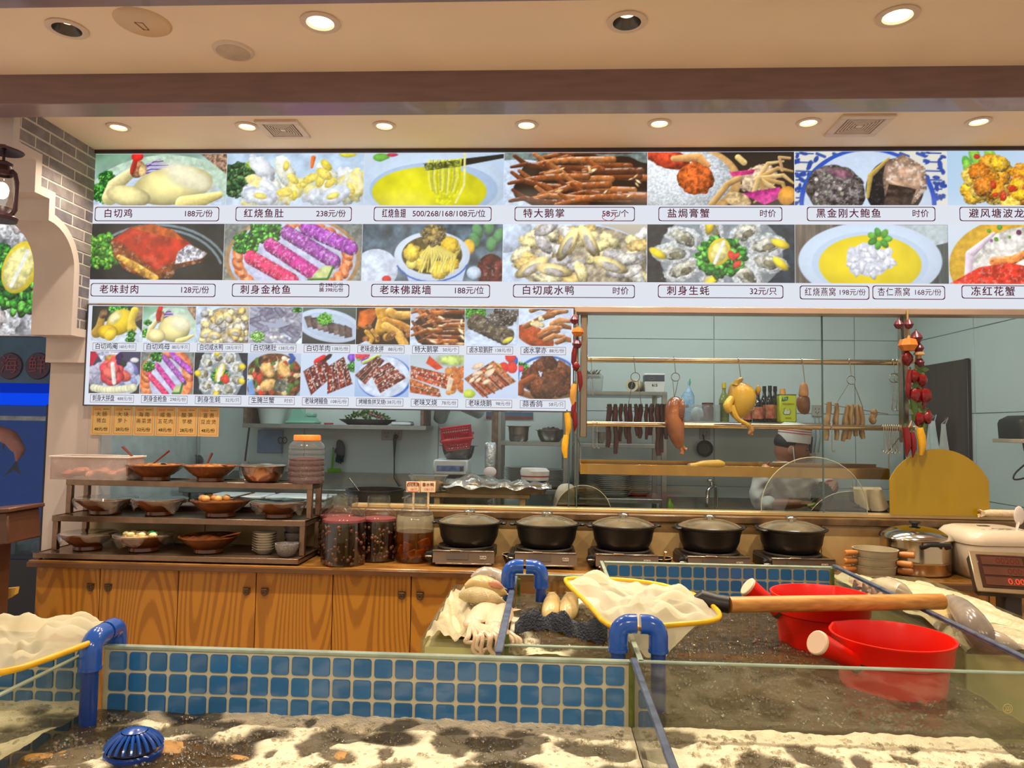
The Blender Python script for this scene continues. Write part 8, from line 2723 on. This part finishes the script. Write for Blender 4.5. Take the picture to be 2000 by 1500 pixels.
for k, (a,b,ex,lab)in enumerate((((968,1172),(925,1215),0,'pale squid on the ice box with its arms hanging over the front glass'),((986,1182),(968,1222),1,'second pale squid pressed against the tank wall on the ice box'))):
 pa, pb = L_(*a,1.0), L_(*b,.998)
 t = thing('squid',lab,'squid',tuple(pa),'squid on ice')
 d = pb-pa
 MB().stube([Vector(),d*.12,d*.5,d*.9,d],[.008,.024,.036,.03,.02],14,flat=.5).build('mantle',sqm,t,world=False)
 MB().blob(d*1.06,(.024,.028,.014),n=12,m=8).build('squid_head',sqm,t,world=False)
 MB().add([d*.1,d*.1+Vector((.05,-.02,0)),d*.4+Vector((.028,0,.004))],[(0,1,2),(2,1,0)]).build('squid_fin',sqm,t,world=False)
 for j in range(8 if not k else 4):
  s = (j-3.5)/3.5 if not k else(j-1.5)/2
  e0 = d*1.08
  edge_ = Vector((s*.06+(.02 if not k else 0),1.792-pa.y,.992-pa.z))
  dn = (.025+.02*((j*37)%5)/4)*(1 if abs(s)<.8 else.3)
  MB().stube([e0,e0.lerp(edge_,.6)+Vector((0,0,.006)),edge_+Vector((0,0,.003)),edge_+Vector((.006*s,-.008,-dn*.6)),edge_+Vector((.012+.006*s,-.007,-dn)),edge_+Vector((.024,-.007,-dn*.75))],[.008,.007,.006,.0055,.0045,.003],8).build('arm',sqm,t,world=False)
for i, (px,w,lab)in enumerate(((1075,.026,'nearer the tall blue pipe'),(1110,.028,'nearer the yellow net frame'))):
 fish('pale fish belly standing out of the small middle tank, '+lab,[L_(px-6,1212,.97),L_(px,1195,.985),L_(px+4,1172,.99),L_(px+2,1158,.985)],w,.024,pale_f,'fish in the middle tank',tail=.02)
fish('large grey catfish draped over the front of the right ice box',[L_(1852,1168,1.03),L_(1876,1188,1.03),L_(1902,1220,1.015),L_(1920,1246,.99),L_(1938,1258,.978),L_(1980,1262,.972)],.034,.038,grey,tail=.07)
fish('pale flat fish beside the catfish on the right ice box',[L_(1876,1224,.985),L_(1856,1208,.985),L_(1828,1192,.985),L_(1812,1186,.985)],.034,.024,pale_f,tail=.04)
fish('silver fish at the back of the right ice box behind the net handle',[L_(1700,1143,.99),L_(1728,1148,1.0),L_(1760,1158,1.0),L_(1785,1166,.99)],.038,.036,mat('fish_silver',S(196,182,150),rough=.2,col2=S(140,128,110),scale=9),tail=.05)
fish('long grey fish lying along the far side of the right ice box',[L_(1905,1232,.985),L_(1935,1246,.99),L_(1965,1258,.985),L_(1995,1266,.98)],.026,.022,grey,tail=.06)
mb = MB()
for k in range(7):
 p = L_(1655+9*k,1127+4.2*k,1.0)
 o = MB().lathe([(.018,0),(.012,.012),(.004,.028),(0,.032)],n=9,rot=RX(.4*sin(k*2.1))@RY(.5*cos(k*3)),fn=lambda a,q:1+.12*sin(3*a)).build('sea_snail',mat('shell_pink',S(214,168,140),rough=.5,col2=S(170,110,96),scale=40),None,world=False)
 o.location = (p.x+.02,p.y,.975)
 tag(o,'pink pointed shell on the right ice box, %s from the tank corner'%nth[k],'shell','pointed shells on ice')
 # ---- weighing scale on its post
c = P(1962,1124,2.72)
t = thing('weighing_scale','steel weighing scale head with red digits on a dark post','scale',(c.x,2.72,0))
hm = RZ(-.2)@RX(-.6)
hp = Vector((0,0,c.z))
def H_(x,y,z):return hp+hm@Vector((x,y,z))
MB().box(tuple(hp),(.21,.05,.15),hm,.012).build('scale_head',mat('scale_black',S(50,38,30),rough=.5),t,world=False)
MB().box(tuple(H_(0,-.026,0)),(.215,.006,.155),hm,.004).build('face_frame',mat('scale_steel',S(190,170,140),rough=.3,metal=.85),t,world=False)
f = MB().box(tuple(H_(-.01,-.03,.0)),(.155,.004,.125),hm,.002).build('display',mat('display_dark',S(58,34,26),rough=.15),t,world=False)
led, ledd = emis('led_red',(1.0,.06,.03),1.6), emis('led_dim',(.5,.08,.05),.35)
for k, (s,mm)in enumerate((('00200',ledd),('000',ledd),('0.00',led))):
 MB().box(tuple(H_(-.01,-.0325,.038-.038*k)),(.13,.002,.030),hm).build('window_bar',mat('display_bar',S(84,50,38),rough=.2),t,world=False)
 text(s,.03,Vector(t.location)+H_(.045,-.034,.038-.038*k),mm,t,name='digits',align='RIGHT',rot=(hm@RX(pi/2)).to_euler())
MB().span((.0,.0,.05),(.06,.06,c.z-.06),bev=.004).build('post',mat('scale_black',S(50,38,30)),t,world=False)
MB().span((-.10,-.12,.0),(.22,.25,.05),bev=.006).build('scale_base',mat('scale_black',S(50,38,30)),t,world=False)
# ------------------------------------------------------------------ behind the arch: oyster poster, aquarium, lantern, wooden stand
YP = 3.93
def poster(c):
 W, H = c.W, c.H
 c.grad((120,128,132),(150,150,160)).mottle(12,.4)
 for x, y, rx, ry, a in((.1,.1,.2,.3,60),(.5,.08,.2,.2,80),(.9,.2,.13,.25,60),(.95,.6,.12,.2,80),(.85,.85,.15,.25,70),(.2,.9,.2,.3,70)):
  c.ell(W*x,H*y,W*rx,H*ry,(214,216,220),a,.3,.2,.15,6,.4).ell(W*x,H*y,W*rx*.6,H*ry*.6,(200,190,190),a,.3,.4,.15,6,.5)
 c.leaf(W*.55,H*.62,W*.28,k=60).leaf(W*.3,H*.4,W*.2,k=30).ell(W*.5,H*.45,W*.17,H*.22,(240,214,60),20,.05,.2).ell(W*.48,H*.46,W*.13,H*.18,(246,238,160),20,.15).line([(W*.42,H*.6),(W*.56,H*.32)],4,(242,242,236),0).bits(6,(W*.66,H*.5,W*.74,H*.66),6,((225,70,60),),asp=1.6)
pt = MB().span((-3.6,YP,1.96),(-2.64,YP+.03,2.72)).build('photo_poster',mat('poster_edge',S(180,180,190),rough=.5),None,loc=(-3.1,YP,1.96),smooth=False)
tag(pt,'oyster and lemon photo poster seen through the arch above the aquarium','poster')
picture(poster,((-3.25,YP-.002,2.66),(-2.645,YP-.002,2.66),(-2.645,YP-.002,1.965),(-3.25,YP-.002,1.965)),1.5,220,250,pt,film,99)
struct(MB().span((-4.2,4.35,0),(-2.64,4.45,CEIL)).build('wall_far',WHITE))
t = thing('aquarium','tall blue-lit aquarium seen through the arch','aquarium',(-3.1,4.1,0))
navy = mat('aquarium_case',S(20,24,38),rough=.4)
AX0, AX1 = -3.9, -2.66
MB().span((AX0,YP,1.70),(AX1,4.33,1.955)).build('header',mat('aquarium_header',S(52,88,124),rough=.5),t)
MB().span((AX0,YP-.004,1.585),(AX1,4.33,1.645)).build('light_strip',emis('blue_strip',(.005,.06,.80),1.0),t)
MB().span((AX0,YP+.0,1.645),(AX1,4.33,1.70)).build('light_shade',emis('blue_strip_dim',(.006,.035,.50),.7),t)
ax = P(90,900,YP).x
MB().span((ax,YP-.02,.72),(AX1,4.33,1.585)).build('corner_post',navy,t)
MB().span((AX0,YP-.02,0),(AX1,4.33,.74)).build('cabinet_base',navy,t)
MB().span((AX0,4.30,.74),(ax,4.33,1.585)).build('back_panel',emis('aquarium_blue',(.014,.06,.22),.55),t)
MB().span((AX0,YP-.01,.74),(ax,YP-.004,1.575)).build('glass_pane',glass('aquarium_glass',tint=(.8,.88,.98),refl=.5),t,smooth=False)
zw = P(40,817,YP).z
MB().span((AX0,YP,zw-.012),(ax,4.3,zw+.012)).build('water_surface',mat('aquarium_surface',S(190,170,150),rough=.2,bump=.5,var=.3,scale=20),t)
for i, ch in enumerate('海鲜'):
 q = P(20+55*i,715,YP)
 MB().lathe([(0,0),(.075,0),(.07,.008),(0,.01)],(q.x,YP,q.z),28,RX(pi/2)).build('round_badge',mat('badge_navy',S(60,44,72),rough=.5),t)
 text(ch,.105,(q.x,YP-.012,q.z),mat('badge_red',S(112,50,76),rough=.5),t,align='CENTER')
for i in range(7):
 MB().blob((ax-.08-.13*i,4.1+.05*(i%2),.78),(.09,.08,.06+.02*(i%3)),noise=.2,seed=i).build('reef_stone',mat('reef_grey',S(96,104,104),rough=.8,var=.3),t)
fo = mat('orange_fish',S(226,120,84),rough=.4,var=.2)
q = P(20,880,4.06)
fish('orange fish curling down inside the blue aquarium',[q+Vector((-.16,0,.08)),q+Vector((-.07,0,.10)),q+Vector((.0,0,.07)),q+Vector((.055,0,.0)),q+Vector((.04,0,-.06))],.034,.045,fo,'aquarium fish',tail=.09)
# lantern in the arch
c = P(4,370,2.95)
t = thing('storm_lantern','dark storm lantern with a lit glass hanging in the arch','lantern',(c.x,2.95,c.z))
irn = mat('lantern_iron',S(62,38,44),rough=.4,metal=.3)
MB().lathe([(0,-.135),(.06,-.135),(.064,-.12),(.05,-.105),(.045,-.08),(.03,-.075),(0,-.075)],n=24).build('lantern_base',irn,t,world=False)
MB().lathe([(.03,-.07),(.045,-.03),(.045,.02),(.034,.06)],n=24).build('lantern_glass',glass('lantern_glass',tint=(.95,.95,.95),refl=1),t,world=False)
MB().blob((0,0,-.005),(.026,.026,.036),n=14,m=9).build('lantern_bulb',emis('lantern_glow',(1,.95,.85),6),t,world=False)
MB().lathe([(.036,.06),(.044,.075),(.032,.10),(.036,.112),(.02,.12),(0,.122)],n=24).build('lantern_top',irn,t,world=False)
for s in(-1,1):
 MB().tube([(s*.04,0,-.12),(s*.062,0,-.09),(s*.064,0,.03),(s*.055,0,.065),(s*.038,0,.08)],.009,8).build('side_tube',irn,t,world=False)
MB().lathe([(.01,.19),(.075,.165),(.07,.16),(.01,.175)],n=24).build('shade_cap',irn,t,world=False)
MB().tube([(0,0,.12),(0,0,.19),(-.10,0,.20),(-.10,0,CEIL-c.z)],.006,8).build('hanger',irn,t,world=False)
d = bpy.data.lights.new('lantern_light','POINT')
d.energy, d.color, d.shadow_soft_size = 1.2, (1,.93,.82), .03
l = bpy.data.objects.new('lantern_light',d)
l.location = (.0,0,-.005)
l.parent = t
COL.objects.link(l)
# dark wooden stand and a yellow gourd ladle at the left edge
c = P(18,1030,3.1)
t = thing('wooden_lectern','dark brown wooden box stand at the left frame edge in front of the aquarium','stand',(c.x-.05,3.1,0))
dk = mat('dark_stand',S(84,52,36),rough=.45,var=.15,scale=9)
MB().box((0,0,c.z+.0),(.24,.2,.13),RY(-.1),.006).build('stand_box',dk,t,world=False)
MB().box((0,0,c.z+.075),(.26,.22,.018),RY(-.1),.004).build('stand_top',dk,t,world=False)
MB().span((-.1,-.06,0),(.02,.06,c.z-.05),bev=.004).build('stand_leg',dk,t,world=False)
for i in range(3):
 MB().box((.035+.018*i,-.102,c.z+.015),(.010,.004,.014)).build('button',BLACKP,t,world=False)
struct(MB().span((-2.76,3.3,0),(-2.66,3.36,.92)).build('trim_11',navy))
c = P(15,1155,3.2)
t = thing('yellow_scoop','pale yellow plastic scoop blade sticking out low at the left frame edge','scoop',(c.x-.03,3.2,c.z))
MB().prism([(-.04,.005),(.075,.02),(.07,-.01),(.04,-.03),(-.02,-.04),(.01,-.012),(-.03,-.015)],1,-.012,.012).build('scoop_blade',mat('scoop_yellow',S(206,164,84),rough=.5),t,world=False)
MB().tube([(-.03,0,-.02),(-.10,.0,-.06),(-.10,0,-c.z)],.012,8).build('scoop_handle',navy,t,world=False)
# little orange knob and bamboo peg at the end of the counter
c = P(71,1071,3.42)
o = MB().blob((0,0,.012),(.013,.013,.012),n=14,m=9).build('kumquat',mat('kumquat',S(226,150,60),rough=.4),None,world=False)
o.location = (XA-.035,3.42,.85)
tag(o,'tiny orange fruit at the aquarium end of the counter','fruit')
bake_text()
